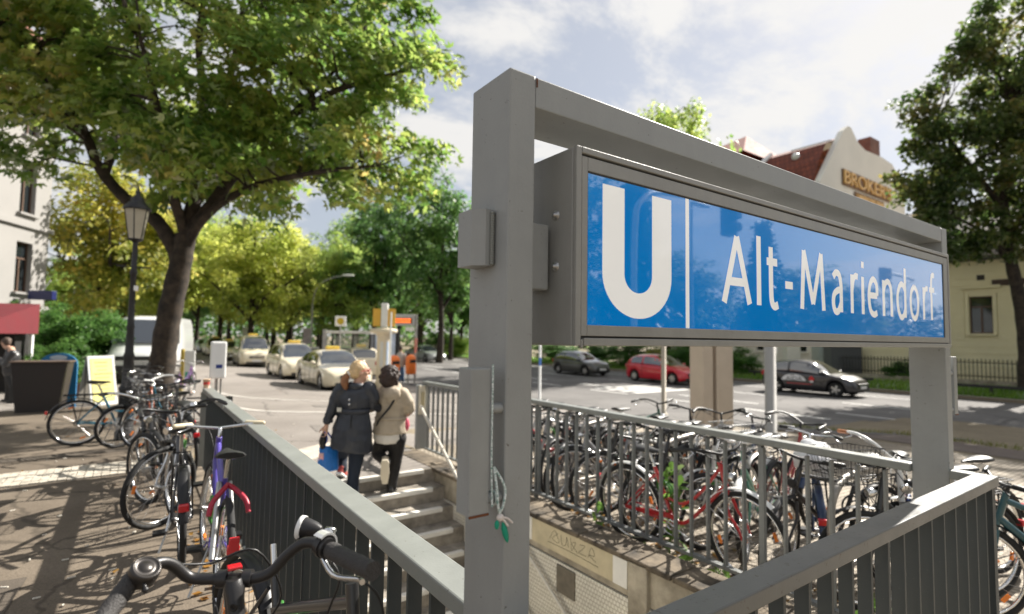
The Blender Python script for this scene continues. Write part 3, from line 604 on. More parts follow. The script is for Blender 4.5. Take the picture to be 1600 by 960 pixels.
# ------------------------------------------------------------------ trees
M_bark = mat('bark', (.016, .012, .009), .95, 0, .5, 5, 1.0, 26, col2=(.045, .034, .025))
LV_hero = leafmat('maple_leaf', [(.04, .095, .016), (.085, .16, .026), (.16, .23, .042), (.27, .29, .065), (.36, .24, .08)], .58, .42, .22)
LV_yellow = leafmat('yellowing_leaf', [(.11, .17, .025), (.25, .30, .05), (.40, .42, .09), (.50, .46, .13)], .58, .35, .2)
LV_green = leafmat('green_leaf', [(.04, .10, .028), (.085, .17, .045), (.19, .28, .07)], .55, .4, .3)
LV_olive = leafmat('olive_leaf', [(.06, .13, .028), (.16, .25, .05), (.29, .36, .08), (.38, .38, .10)], .55, .4, .25)
LV_dark = leafmat('dark_leaf', [(.022, .05, .012), (.048, .085, .018), (.10, .12, .026), (.20, .14, .04)], .5, .5, .3)
LV_gold = leafmat('gold_leaf', [(.06, .10, .018), (.18, .21, .035), (.36, .33, .06), (.42, .29, .06)], .58, .3, .2)
LV_hedge = leafmat('hedge_leaf', [(.03, .085, .018), (.07, .16, .03), (.15, .27, .045)], .45, 1.2, .3)
LV_needle = leafmat('needle', [(.012, .032, .016), (.022, .048, .022)], .2, .6)
MAPLE = (np.array([(0, 0, 0), (.2, .42, .05), (0, 1, -.06), (-.2, .42, .05), (-.72, .66, -.1), (-.5, .08, .02), (.72, .66, -.1), (.5, .08, .02)]), [(0, 1, 2, 3), (0, 3, 4, 5), (0, 7, 6, 1)])
DIAM = (np.array([(0, 0, 0), (.36, .45, .07), (0, 1, 0), (-.36, .45, .07)]), [(0, 1, 2, 3)])
OVAL = (np.array([(0, 0, 0), (.3, .3, .06), (.24, .75, .05), (0, 1, -.03), (-.24, .75, .05), (-.3, .3, .06)]), [(0, 1, 2, 3), (0, 3, 4, 5)])
def leaves(name, C, size, tmpl, r, up=.6, out=None):
    """one mesh of many small leaves at points C (n,3)"""
    T, F = tmpl; n = len(C); k = len(T)
    nrm = r.normal(size=(n, 3)); nrm[:, 2] = np.abs(nrm[:, 2])*1.0+up
    if out is not None: nrm += out*.7
    nrm /= np.linalg.norm(nrm, axis=1)[:, None]
    t = r.normal(size=(n, 3)); t[:, 2] -= .5; t -= nrm*(t*nrm).sum(1)[:, None]; t /= np.linalg.norm(t, axis=1)[:, None]+1e-9
    u = np.cross(t, nrm); s = (size*r.uniform(.65, 1.25, n))[:, None, None]
    V = C[:, None, :] + s*(u[:, None, :]*T[None, :, 0:1] + t[:, None, :]*T[None, :, 1:2] + nrm[:, None, :]*T[None, :, 2:3])
    V = V.reshape(-1, 3); q = len(F); idx = np.array([i for f in F for i in f]); lens = [len(f) for f in F]
    li = (np.arange(n)[:, None]*k + idx[None, :]).reshape(-1)
    me = bpy.data.meshes.new(name); me.vertices.add(len(V)); me.vertices.foreach_set('co', V.astype('f').reshape(-1))
    me.loops.add(len(li)); me.loops.foreach_set('vertex_index', li.astype('i'))
    me.polygons.add(n*q); tot = np.tile(lens, n); st_ = np.concatenate([[0], np.cumsum(tot)[:-1]])
    me.polygons.foreach_set('loop_start', st_.astype('i')); me.polygons.foreach_set('loop_total', tot.astype('i'))
    me.update(calc_edges=True); return me
def lobes_points(lobes, n, r, shell=.55):
    """cluster centres in a union of ellipsoids, thinned towards the middle"""
    vol = np.array([l[3]*l[4]*l[5] for l in lobes])**.8; vol /= vol.sum(); out = []
    for l, k in zip(lobes, (vol*n).astype(int)+1):
        d = r.normal(size=(k, 3)); d /= np.linalg.norm(d, axis=1)[:, None]; rad = (shell+(1-shell)*r.random(k))**.8
        out.append(np.array(l[:3])+d*np.array(l[3:6])*rad[:, None])
    return np.concatenate(out)
def clusters(P, per, rad, r, flat=.55):
    n = len(P); c = np.repeat(P, per, 0); rr = np.repeat(rad*r.uniform(.6, 1.25, n), per)
    d = r.normal(size=(n*per, 3)); d /= np.linalg.norm(d, axis=1)[:, None]
    d *= (r.random(n*per)**.5)[:, None]; d[:, 2] *= flat
    # droop: outer leaves of a spray hang lower
    d[:, 2] -= .28*(d[:, 0]**2+d[:, 1]**2)
    return c+d*rr[:, None]
def seg_points(limbs):
    pts = []
    for path, r0, r1 in limbs:
        P = arc_pts(path, 6); m = len(P)
        for i, p in enumerate(P): pts.append((p, r0+(r1-r0)*i/(m-1), i/(m-1)))
    return pts
def limb_mesh(limbs, tips, r, twig=.016, n=9, pick=None):
    mb = MB()
    for path, r0, r1 in limbs:
        P = arc_pts(path, 6); m = len(P)
        mb.tube(P, [ (r0+(r1-r0)*i/(m-1))*(1+.05*math.sin(i*2.1)) for i in range(m)], n)
    pts = seg_points(limbs); A = np.array([p[0] for p in pts]); W_ = np.array([.6 if p[2] < .3 else 0 for p in pts])
    for t in tips:
        d = np.linalg.norm(A-t, axis=1)+W_*2+np.maximum(0, A[:, 2]-t[2])*.8; i = int(d.argmin()); a = Vector(A[i]); b = Vector(t)
        L_ = (b-a).length; mid = (a+b)/2+Vector((r.normal()*.08*L_, r.normal()*.08*L_, .10*L_)); r0 = min(pts[i][1]*.6, twig*(1+L_*.55))
        q = a.lerp(mid, .5)+Vector((r.normal(), r.normal(), r.normal()))*.03*L_
        mb.tube([a, q, mid, mid.lerp(b, .55)+Vector((0, 0, -.02*L_)), b], [r0, r0*.8, r0*.6, r0*.4, r0*.2], 5, smooth=True)
    return mb
def hero():
    B = Vector((.57, 15.5, 0)); B.z = gz(B.x, B.y); rh = Vector((math.cos(_y), -math.sin(_y), 0)); dh = -Vector((math.sin(_y), math.cos(_y), 0))
    def P(r_, u, d): return rh*r_+dh*d+Vector((0, 0, u))
    T = thing('maple_tree', 'big spreading maple with thick dark trunk standing right behind the old street lamp', 'tree', B)
    limbs = [([P(-.05, -.1, 0), P(.0, .9, 0), P(.12, 2.2, 0), P(.33, 3.5, 0), P(.42, 4.2, 0)], .30, .225),
        ([P(.30, 3.55, 0), P(-.2, 4.45, .1), P(-.95, 5.0, .2), P(-1.55, 5.75, .35), P(-1.85, 6.6, .5), P(-2.4, 7.5, .9), P(-3.3, 8.5, 1.4)], .185, .05),
        ([P(-1.45, 5.6, .3), P(-1.3, 6.4, .2), P(-1.5, 7.4, 0), P(-1.2, 8.6, -.3)], .11, .04),
        ([P(-1.9, 6.7, .5), P(-3.2, 6.9, 1.2), P(-4.6, 7.2, 2.2)], .08, .03),
        ([P(.42, 4.1, 0), P(.60, 5.2, 0), P(.72, 6.4, .1), P(.75, 7.6, .1), P(.5, 9.2, 0), P(.7, 11.2, 0)], .19, .05),
        ([P(.66, 5.8, 0), P(1.25, 7.0, .2), P(1.55, 8.3, .3), P(1.7, 10.2, .2)], .13, .04),
        ([P(.44, 4.15, 0), P(1.2, 5.1, .1), P(1.9, 6.0, .2), P(2.8, 6.9, .3), P(4.2, 7.6, .6), P(5.8, 8.0, .8), P(6.7, 8.5, .8)], .17, .02),
        ([P(2.6, 6.7, .3), P(3.6, 8.0, 0), P(4.6, 9.4, -.2)], .08, .02),
        ([P(.38, 3.7, 0), P(.95, 4.55, .2), P(2.2, 5.2, .6), P(4.0, 5.5, 1.0), P(5.4, 5.6, 1.2)], .13, .03),
        ([P(.3, 3.9, 0), P(.2, 4.9, -.6), P(.0, 6.2, -1.8), P(.2, 7.6, -2.8)], .14, .04),
        ([P(.4, 4.2, 0), P(.5, 5.2, .8), P(.9, 6.4, 1.9), P(1.0, 7.6, 2.7)], .13, .04)]
    r = np.random.default_rng(21)
    lob = [(0.2, 9.0, 0, 4.4, 3.0, 4.2), (4.2, 7.6, .4, 2.9, 2.2, 2.6), (3.8, 5.5, .8, 2.5, 1.0, 2.2), (1.3, 5.5, .9, 2.1, 1.0, 1.9), (-3.6, 8.3, 1.2, 3.0, 2.0, 2.6),
           (-2.9, 6.2, 1.8, 2.2, .75, 1.9), (4.7, 9.8, 0, 2.3, 1.6, 2.0), (1.0, 12.0, 0, 3.8, 1.8, 3.4), (1.0, 7.0, 1.6, 2.6, 1.2, 1.8), (5.6, 6.2, .9, 1.3, .9, 1.3), (-5.2, 9.5, 2, 2.0, 2.2, 2.2), (0, 6.6, -1.8, 2.6, 1.4, 1.8)]
    Q = lobes_points(lob, 370, r, .45)
    ok = ~((Q[:, 0] < -.3) & (Q[:, 1] < 5.55)); ok &= ~((Q[:, 0] < .9) & (Q[:, 1] < 4.9)); Q = Q[ok]
    W3 = np.array([list(P(*q)) for q in Q])
    limb_mesh(limbs, W3, r, .02, 12).build('trunk', M_bark, T)
    C = clusters(W3, 105, .80, r, .5)
    ctr = np.array(list(P(.5, 7.2, 0))); od = C-ctr; od /= np.linalg.norm(od, axis=1)[:, None]; obj('crown', leaves('crown', C, .178, MAPLE, r, .5, od*1.1), LV_hero, T)
hero()
# generic trees: a handful of grown shapes, each tree a copy with its own size, turn and foliage
def grow(seed, h, cw, base, nclu, per, lsize, crad, tmpl, trunk_r, droop=0, shape='round', bark=None, stems=5):
    """returns trunk mesh, crown mesh for a tree of height h, crown width cw, crown base height"""
    r = np.random.default_rng(seed); lob = []
    hc = (h-base)
    for i in range(9):
        t = i/8; z = base+hc*(.16+.72*t)
        w = cw/2*(math.sin(PI*(.2+.68*t))**.8 if shape == 'round' else (1-t*.85))
        for k in range(3 if t < .9 else 1):
            a = r.uniform(0, 6.28); q = w*r.uniform(.25, .55)
            lob.append((q*math.cos(a), q*math.sin(a), z+r.normal()*.04*hc, w*.62*r.uniform(.75, 1.15), w*.62*r.uniform(.75, 1.15), hc*.13*r.uniform(.8, 1.3)))
    limbs = [([Vector((0, 0, -.15)), Vector((r.normal()*.06, r.normal()*.06, base*.6)), Vector((r.normal()*.12, r.normal()*.12, base+hc*.3)), Vector((r.normal()*.2, r.normal()*.2, base+hc*.85))], trunk_r, trunk_r*.15)]
    for i in range(stems):
        a = 6.28*i/stems+r.uniform(-.4, .4); q = cw/2*r.uniform(.45, .75); z0 = base*r.uniform(.8, 1.0)+hc*.05*i
        limbs.append(([Vector((0, 0, z0)), Vector((q*.35*math.cos(a), q*.35*math.sin(a), z0+hc*.14)), Vector((q*math.cos(a), q*math.sin(a), z0+hc*r.uniform(.25, .42)))], trunk_r*.5, trunk_r*.12))
    Q = lobes_points(lob, nclu, r, .5)
    C = clusters(Q, per, crad, r, .6); od = C-np.array([0, 0, base+hc*.35]); od /= np.linalg.norm(od, axis=1)[:, None]
    return limb_mesh(limbs, Q[::3], r, .018, 8).mesh('trunk'), leaves('crown', C, lsize, tmpl, r, .4, od*1.6)
_T = {}
def proto(key, *a, **k):
    if key not in _T: _T[key] = grow(*a, **k)
    return _T[key]
PA = lambda: proto('a', 3, 10, 9, 2.6, 180, 80, .25, .78, DIAM, .26)
PB = lambda: proto('b', 5, 13, 9.5, 3.6, 165, 80, .27, .82, DIAM, .28)
PC = lambda: proto('c', 9, 15, 8.5, 4.2, 150, 80, .29, .82, DIAM, .27)
PS = lambda: proto('s', 12, 3.2, 3.4, .15, 120, 90, .11, .42, OVAL, .06, stems=6)
def tree(name, label, p, P, lv, s=1, sz=None, rot=0, cat='tree', group=None, parts=('trunk', 'crown')):
    t = thing(name, label, cat, (p.x, p.y, p.z-.02), rot, group); tm_, cm_ = P
    a = obj(parts[0], tm_, M_bark, t); b = obj(parts[1], cm_, lv, t); t.scale = (s, s, sz or s); return t
def place(x, D, ybase=None): return pd(x, D)
# seen behind the lamp, behind the taxis and down the street
tree('maple_tree', 'yellow green maple behind the black street lamp and the white van', place(170, 30), PA(), LV_gold, 1.05, 1.22, 1)
tree('maple_tree', 'bright yellow maple overhanging the row of cream taxis', place(395, 41), PA(), LV_yellow, 1.2, 1.2, 2.2)
tree('maple_tree', 'smaller yellow maple right above the taxi van roof', place(345, 50), PA(), LV_yellow, 1.1, 1.35, 4.0)
tree('maple_tree', 'yellow maple with low crown at the far end of the taxi rank', place(455, 56), PA(), LV_yellow, 1.15, 1.4, 5.2)
tree('street_tree', 'tall dark green tree filling the gap left of the near sign post', place(688, 46), PB(), LV_green, 1.22, 1.36, .4)
tree('street_tree', 'dark green tree with open crown above the bus shelter', place(585, 50), PC(), LV_green, 1.15, 1.08, 2.0)
tree('street_tree', 'olive green tree behind the curved street lamp', place(505, 64), PB(), LV_olive, 1.15, 1.15, 3.0)
tree('street_tree', 'light green tree low behind the waiting shelter', place(555, 72), PA(), LV_olive, 1.3, 1.55, 1.4)
tree('street_tree', 'green tree behind the silver car on the far roadside', place(655, 70), PC(), LV_olive, 1.25, 1.12, 5)
tree('street_tree', 'green tree beside the far pavement just left of the sign post', place(722, 60), PB(), LV_green, .9, .75, 2.7)
tree('street_tree', 'far grey green tree beside the white corner house', place(100, 62), PB(), LV_olive, 1.0, .92, 4.2)
tree('street_tree', 'far green tree behind the maple trunk', place(235, 60), PC(), LV_olive, 1.15, .75, 1.0)
tree('street_tree', 'shaded green tree closing the end of the taxi street', place(300, 92), PB(), LV_green, 1.5, 1.1, 2.0)
tree('street_tree', 'dense green tree far down the street between two maples', place(420, 98), PC(), LV_green, 1.6, 1.1, .2)
tree('street_tree', 'distant green tree above the taxi roof signs', place(500, 100), PB(), LV_green, 1.6, 1.1, 3.6)
tree('street_tree', 'distant green tree behind the advertising column', place(600, 96), PC(), LV_green, 1.6, 1.05, 4.6)
tree('street_tree', 'green tree far left behind the kiosk hedge', place(170, 76), PB(), LV_green, 1.3, .9, 4.6)
tree('street_tree', 'distant tree on the far roadside near the parked grey car', place(800, 80), PB(), LV_green, 1.4, .9, 1.6)
tree('street_tree', 'yellowing tree whose top shows above the sign beam', pd(1044, 37), PA(), LV_olive, 1.12, 2.02, .9)
for i, (x, D, P, lv, s, sz, lab) in enumerate([
 (265, 44, PA, LV_yellow, 1.15, 1.3, 'yellow green maple between the maple trunk and the taxi van'), (430, 47, PA, LV_yellow, 1.1, 1.15, 'low yellow maple crown over the estate taxi'),
 (310, 58, PB, LV_olive, 1.1, 1.15, 'olive tree behind the white dispenser box'), (625, 58, PB, LV_green, 1.0, .95, 'green tree straight behind the advertising column'), (530, 50, PA, LV_olive, 1.1, 1.1, 'small olive tree left of the bus shelter roof'),
 (705, 52, PC, LV_green, 1.0, .95, 'broad dark tree close to the left edge of the sign post'), (740, 75, PB, LV_olive, 1.3, 1.0, 'pale green tree farther back at the sign post edge'), (660, 90, PB, LV_green, 1.6, 1.15, 'tall far tree in the gap above the orange bins'),
 (360, 80, PC, LV_olive, 1.5, 1.4, 'far olive tree above the fourth taxi'), (205, 50, PB, LV_gold, .95, .8, 'golden tree just left of the maple trunk'), (130, 46, PA, LV_olive, 1.0, .85, 'olive tree between the corner house and the street lamp'),
 (560, 84, PC, LV_olive, 1.6, 1.5, 'far green tree left of the stop sign'), (450, 84, PB, LV_olive, 1.5, 1.45, 'far tree under the curved street lamp')]):
    tree('street_tree', lab, place(x, D), P(), lv, s, sz, i*1.7)
# the wood that closes the view far off reads as one mass
def far_wood():
    r = np.random.default_rng(15); C = []; D_ = []
    for x in np.arange(20, 1000, 9):
        D = 125+r.normal()*6; p = pd(float(x), D); h = 9+4*abs(r.normal()); n = 150
        C.append(np.stack([p.x+r.normal(size=n)*2.2, p.y+r.normal(size=n)*3, r.random(n)**.8*h-.6], 1))
    for x in np.arange(-30, 330, 2.4):   # the wood beyond the crossing behind the viewer, mirrored in the sign
        n = 130; h = 7+4*abs(r.normal()); D_.append(np.stack([x+r.normal(size=n)*2.2, -70+.12*x+r.normal(size=n)*3, r.random(n)**.8*h-.6], 1))
    tag(obj('far_wood', leaves('far_wood', np.concatenate(C), 1.1, DIAM, r, .2), LV_green), None, None, None, 'stuff')
    tag(obj('far_wood', leaves('far_wood', np.concatenate(D_), 1.1, DIAM, r, .2), LV_needle), None, None, None, 'stuff')
far_wood()
# right hand tree on the verge
def right_tree():
    p = Vector((31.5, 6.15, -.5)); r = np.random.default_rng(77)
    T = thing('chestnut_tree', 'large dark browning tree in front of the cream house at right', 'tree', p)
    rh = Vector((math.cos(_y), -math.sin(_y), 0)); dh = -Vector((math.sin(_y), math.cos(_y), 0))
    def P(a, u, d): return rh*a+dh*d+Vector((0, 0, u))
    limbs = [([P(.2, -.1, 0), P(.25, 2, 0), P(.05, 4.0, 0), P(-.35, 6.2, 0), P(-.5, 9, 0), P(-.2, 13, 0)], .36, .1),
             ([P(-.2, 5.6, 0), P(-1.6, 6.9, .3), P(-3.2, 7.6, .6)], .16, .04), ([P(-.4, 7, 0), P(1.4, 8.6, 0), P(3.4, 10, .5)], .16, .04), ([P(-.45, 8, 0), P(-2.2, 10.4, 0), P(-3.4, 12, 0)], .14, .04), ([P(0, 6, 0), P(.6, 7.5, 1.4), P(1.0, 9, 2.6)], .14, .04), ([P(0, 6, 0), P(.2, 7.5, -1.4), P(.4, 9.5, -2.6)], .14, .04)]
    lob = [(-1.0, 9.5, 0, 3.4, 3.4, 3.2), (-3.2, 7.3, .5, 1.9, 1.7, 1.9), (-3.6, 10.5, 0, 1.7, 2.0, 1.8), (1.8, 9.5, .3, 3.2, 3.6, 3.0), (-1.5, 13.2, 0, 2.7, 2.6, 2.6), (1.6, 14, 0, 2.8, 2.4, 2.8), (-2.2, 6.2, .5, 1.3, .8, 1.3), (-.2, 16, 0, 2.2, 1.6, 2.2)]
    Q = lobes_points(lob, 265, r, .5); W3 = np.array([list(P(*q)) for q in Q])
    limb_mesh(limbs, W3[::2], r, .02, 10).build('trunk', M_bark, T)
    obj('crown', leaves('crown', clusters(W3, 115, .76, r, .6), .24, OVAL, r, .4), LV_dark, T)
right_tree()
# hedges and shrubs
for i, (x, D, s, sz, lab) in enumerate([(70, 20.0, 1.0, .8, 'leafy green shrub just right of the red awning'), (112, 19.5, .95, .95, 'tall leafy shrub behind the yellow notice board'), (150, 20.5, .95, .9, 'light green shrub between the kiosk and the white van'), (95, 17.6, .6, .55, 'low dark shrub in a pot behind the dark stand'), (172, 24.0, 1.1, .9, 'rounded shrub next to the front of the white van'), (40, 24, 1.2, 1.05, 'dark shrub behind the red kiosk awning')]):
    tree('shrub', lab, place(x, D), PS(), LV_hedge, s, sz, i*1.3, 'shrub', 'shrubs by the kiosk', ('stem', 'foliage'))
for i, (x, y, s, sz, lv, lab) in enumerate([(30.2, 31, 1.2, .62, LV_hedge, 'green hedge shrub behind the grey parked car'), (30.4, 27.3, 1.2, .7, LV_hedge, 'dark green shrub right of the grey car bonnet'), (30.3, 24.6, 1.0, .55, LV_gold, 'reddish brown shrub between the grey and red cars'), (30.5, 22.3, 1.1, .75, LV_hedge, 'dark green shrub behind the red car rear'), (30.8, 19.3, 1.0, .6, LV_hedge, 'green shrub behind the red car bonnet'), (29.8, 36, 1.3, .7, LV_hedge, 'green verge shrub farther up the road than the grey car'), (29.6, 44, 1.4, .8, LV_olive, 'light green shrub behind the silver car'), (29.5, 52, 1.5, .8, LV_olive, 'pale shrub on the far verge near the bus stop'), (31.6, 60, 1.9, .9, LV_hedge, 'wide shrub at the far end of the verge'), (34.6, 11.6, .55, .42, LV_hedge, 'small round bush in front of the cream house'), (35, 5.6, .5, .7, LV_dark, 'small dark bush at the cream house fence')]):
    tree('shrub', lab, Vector((x, y, -.5)), PS(), lv, s, sz, i*.9, 'shrub', 'shrubs along the far verge', ('stem', 'foliage'))
# grass on the verge
def grass(name, x0, x1, y0, y1, n, h, m, seed, zf):
    r = np.random.default_rng(seed); x = r.uniform(x0, x1, n); y = r.uniform(y0, y1, n)
    z = np.array([zf(a, b) for a, b in zip(x, y)]); T = (np.array([(-.09, 0, 0), (.09, 0, 0), (.02, 1, .25)]), [(0, 1, 2)])
    me = leaves(name, np.stack([x, y, z], 1), h, T, r); a = np.empty(len(me.vertices)*3, 'f'); me.vertices.foreach_get('co', a); a = a.reshape(-1, 3, 3)
    a0 = a[:, 0].copy(); hh = h*r.uniform(.5, 1.3, n); th = r.uniform(0, 6.28, n); w = .1*hh; lean = r.normal(size=(n, 2))*.35*hh[:, None]
    a[:, 0] = np.stack([x-np.cos(th)*w, y-np.sin(th)*w, z], 1); a[:, 1] = np.stack([x+np.cos(th)*w, y+np.sin(th)*w, z], 1); a[:, 2] = np.stack([x+lean[:, 0], y+lean[:, 1], z+hh], 1)
    me.vertices.foreach_set('co', a.reshape(-1).astype('f')); me.update()
    o = obj(name, me, m); return tag(o, None, None, None, 'stuff')
LV_grass = leafmat('grass_blade', [(.06, .13, .015), (.12, .22, .025), (.2, .29, .04)], .5, .35)
grass('verge_grass_blades', 28.3, 33.5, -3, 60, 42000, .26, LV_grass, 5, lambda a, b: -.5)
grass('path_grass', 14.02, 14.46, -4, 8, 2400, .09, leafmat('dry_grass', [(.10, .10, .03), (.16, .17, .05), (.22, .19, .08)], .4), 8, rz)
# weeds along the foot of the bar railing
def weed(x, y, h, n, lab, lv, size=.06, seed=0):
    r = np.random.default_rng(seed); p = (x, y, rz(x, y)); T = thing('weed', lab, 'weed', p, 0, 'weeds under the bar railing'); mb = MB(); C = []
    for k in range(3):
        q = Vector((r.normal()*.04, r.normal()*.04, 0)); tip = q+Vector((r.normal()*.07, r.normal()*.07, h*r.uniform(.7, 1)))
        mb.tube([q, q.lerp(tip, .5)+Vector((r.normal()*.02, r.normal()*.02, 0)), tip], [.005, .004, .001], 5)
        for i in range(n//3): C.append(q.lerp(tip, .12+.88*i/(n/3))+Vector((r.normal()*.025, r.normal()*.025, 0)))
    mb.build('stem', M_weedstem, T); obj('foliage', leaves('foliage', np.array(C), size, OVAL, r, .2), lv, T)
M_weedstem = mat('weed_stem', (.12, .2, .04), .8)
LV_weed = leafmat('weed_leaf', [(.06, .14, .02), (.11, .21, .035), (.18, .26, .06)], .5, 3)
for i, (x, y, h, n, lab, sz) in enumerate([(3.82, 2.98, .92, 60, 'tall yellow green weed growing up through the parked bikes', .1), (3.55, 3.62, .30, 24, 'yellow green weed at the railing foot under the dark bicycle', .09), (3.5, 4.6, .16, 16, 'small green weed close to the near sign post', .07), (3.5, 2.62, .2, 16, 'broad leaved weed under the red bicycle pedals', .11), (3.5, 2.42, .17, 14, 'leafy weed below the red bicycle front wheel', .1), (3.51, 2.0, .14, 12, 'small orange tinged weed by the railing foot', .07), (3.9, 1.5, .3, 22, 'green weed beside the steel bike stand', .08), (3.5, 3.1, .14, 12, 'short weed between two railing bars', .06)]):
    weed(x, y, h, n, lab, LV_weed, sz, 30+i)
# ------------------------------------------------------------------ buildings
def wall_with_windows(mb, o, u, w, h, t, wins):   # wall in plane (o,u,z) of thickness t behind it, with rectangular openings
    o, u = Vector(o), Vector(u).normalized(); nrm = u.cross(Vector((0, 0, 1)))
    xs = sorted({0, w}|{a for q in wins for a in (q[0], q[0]+q[2])}); zs = sorted({0, h}|{a for q in wins for a in (q[1], q[1]+q[3])})
    for i in range(len(xs)-1):
        for j in range(len(zs)-1):
            cx, cz = (xs[i]+xs[i+1])/2, (zs[j]+zs[j+1])/2
            if any(q[0] < cx < q[0]+q[2] and q[1] < cz < q[1]+q[3] for q in wins): continue
            a = o+u*xs[i]; b = o+u*xs[i+1]
            mb.add([a+Vector((0, 0, zs[j])), b+Vector((0, 0, zs[j])), b+Vector((0, 0, zs[j+1])), a+Vector((0, 0, zs[j+1]))], [(0, 1, 2, 3)])
    for q in wins:   # reveals
        a = o+u*q[0]+Vector((0, 0, q[1])); b = a+u*q[2]; c = b+Vector((0, 0, q[3])); d = a+Vector((0, 0, q[3])); k = -nrm*t
        for p, r_ in ((a, b), (b, c), (c, d), (d, a)): mb.add([p, r_, r_+k, p+k], [(0, 1, 2, 3)])
    return mb
def window(T, o, u, q, depth, mf, loc, cross=.62, sill=None, mgl=None):
    o, u = Vector(o), Vector(u).normalized(); nrm = u.cross(Vector((0, 0, 1))); R = Matrix((u, -nrm, Vector((0, 0, 1)))).transposed()
    c0 = o+u*q[0]+Vector((0, 0, q[1])) - nrm*depth; w, h = q[2], q[3]; mb = MB(); f = .06
    def bx(x, z, dx, dz, dy=.06): mb.box(c0+u*x+Vector((0, 0, z)), (dx, dy, dz), R)
    bx(f/2, h/2, f, h); bx(w-f/2, h/2, f, h); bx(w/2, f/2, w-2*f, f); bx(w/2, h-f/2, w-2*f, f); bx(w/2, h*cross, w-2*f, .07); bx(w/2, h*cross/2, .07, h*cross-.1)
    wf = mb.build('window', mf, T, loc)
    MB().box(c0-nrm*.02+u*w/2+Vector((0, 0, h/2)), (w-.02, .012, h-.02), R).build('pane', mgl or M_glass, wf)
    if sill: MB().box(c0+nrm*(depth+.06)+u*w/2+Vector((0, 0, -.06)), (w+.24, .22, .1), R).build('sill', sill, wf)
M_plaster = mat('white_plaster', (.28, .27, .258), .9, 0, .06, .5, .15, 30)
M_cream = mat('cream_render', (.72, .66, .43), .9, 0, .06, .6, .2, 30)
M_woodwin = mat('dark_window_wood', (.10, .055, .035), .6)
M_whitewin = mat('white_window_wood', (.6, .58, .54), .6)
# white corner house at far left
cdir = Vector((math.sin(math.radians(25.5)), math.cos(math.radians(25.5)), 0)); end = at(69, 480, D=26.0); end.z = -.25
cn = Vector((cdir.y, -cdir.x, 0)); Lw = 14.0; o0 = end-cdir*Lw
H1 = thing('corner_house', 'white plastered corner house with tall narrow windows at far left', 'house', o0+cdir*7)
lo = -(o0+cdir*7)
wins = []
for fl in (3.65, 7.3, 10.9):
    for k in range(5): wins.append((Lw-2.05-2.45*k, fl, 1.0, 2.3))
wb = MB(); wall_with_windows(wb, o0, cdir, Lw, 14.5, .28, wins); wall_with_windows(wb, end, -cn, 9, 14.5, .28, [(1.2+2.4*k, f, 1.0, 2.3) for f in (3.65, 7.3, 10.9) for k in range(3)])
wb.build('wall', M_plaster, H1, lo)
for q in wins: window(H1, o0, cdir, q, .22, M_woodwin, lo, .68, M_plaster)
for f in (3.65, 7.3, 10.9):
    for k in range(3): window(H1, end, -cn, (1.2+2.4*k, f, 1.0, 2.3), .22, M_woodwin, lo, .68, M_plaster)
for z, d, hh in ((2.9, .22, .3), (6.75, .14, .2), (14.3, .45, .4)):
    R = Matrix((cdir, -cn, Vector((0, 0, 1)))).transposed()
    MB().box(o0+cdir*(Lw/2+d/2)+cn*(d/2)+Vector((0, 0, z)), (Lw+d, d, hh), R).build('cornice', M_plaster, H1, lo)
MB().box(o0+cdir*(Lw/2)-cn*4+Vector((0, 0, 15.4)), (Lw-.6, 7, 1.7), Matrix((cdir, -cn, Vector((0, 0, 1)))).transposed()).build('roof', mat('roof_tile_dark', (.2, .08, .05), .8, 0, .2, 3), H1, lo)
shop = MB().box(o0+cdir*(Lw/2)+cn*.06+Vector((0, 0, 1.5)), (Lw-.5, .12, 2.4), Matrix((cdir, -cn, Vector((0, 0, 1)))).transposed()).build('shop_front', mat('dark_shop_front', (.02, .02, .022), .3), H1, lo)
fa = MB().box(o0+cdir*(Lw/2-.2)+cn*.45+Vector((0, 0, 2.55)), (Lw-.2, .75, .28), Matrix((cdir, -cn, Vector((0, 0, 1)))).transposed()).build('shop_canopy', mat('dark_blue_canopy', (.012, .016, .05), .5), H1, lo)
# blue station cube sign at the shop corner
p = at(66, 462, D=24.5)
bs = thing('blue_box_sign', 'small dark blue box sign hanging at the corner of the white house', 'sign', p)
MB().bev((-.55, -.14, -.2), (.55, .14, .22), .02).build('box', mat('sign_navy', (.008, .014, .09), .3), bs, None, (0, 0, -.6))
MB().cyl((0, 0, .2), (0, .4, .75), .025, 8).build('bracket', M_steel, bs, None, (0, 0, -.6))
# kiosk: red awning on white posts with a dark counter
K = at(-28, 500, D=15.6); kz = gz(K.x, K.y)
ks = thing('market_kiosk', 'shaded kiosk under a dark red awning on white posts at far left', 'kiosk', (K.x, K.y, kz), math.radians(-25))
M_awn = mat('red_awning', (.13, .008, .014), .75, 0, .08, 3)
aw = MB(); n = 10
for i in range(n):
    t0, t1 = i/n, (i+1)/n; x0 = -3.2+3.75*t0; x1 = -3.2+3.75*t1; s0 = .02*math.sin(i*2.4)
    aw.add([(x0, -1.0, 1.98+s0), (x1, -1.0, 1.98), (x1, 1.5, 2.75), (x0, 1.5, 2.75)], [(0, 1, 2, 3)])
    aw.add([(x0, -1.0, 1.98+s0), (x1, -1.0, 1.98), (x1, -1.005, 1.79), (x0, -1.005, 1.79)], [(3, 2, 1, 0)])
aw.add([(.55, -1.0, 1.98), (.55, 1.5, 2.75), (.55, 1.5, 1.79), (.55, -1.0, 1.79)], [(0, 1, 2, 3)])
aw.build('awning', M_awn, ks)
for x, y in ((.46, -.92), (.46, 1.35), (-2.9, -.92)): MB().bb((x-.045, y-.045, 0), (x+.045, y+.045, 1.97)).build('post', M_white, ks)
MB().bb((-3.2, .9, 0), (.3, 1.6, 2.5)).build('back_wall', mat('kiosk_dark', (.015, .013, .012), .7), ks)
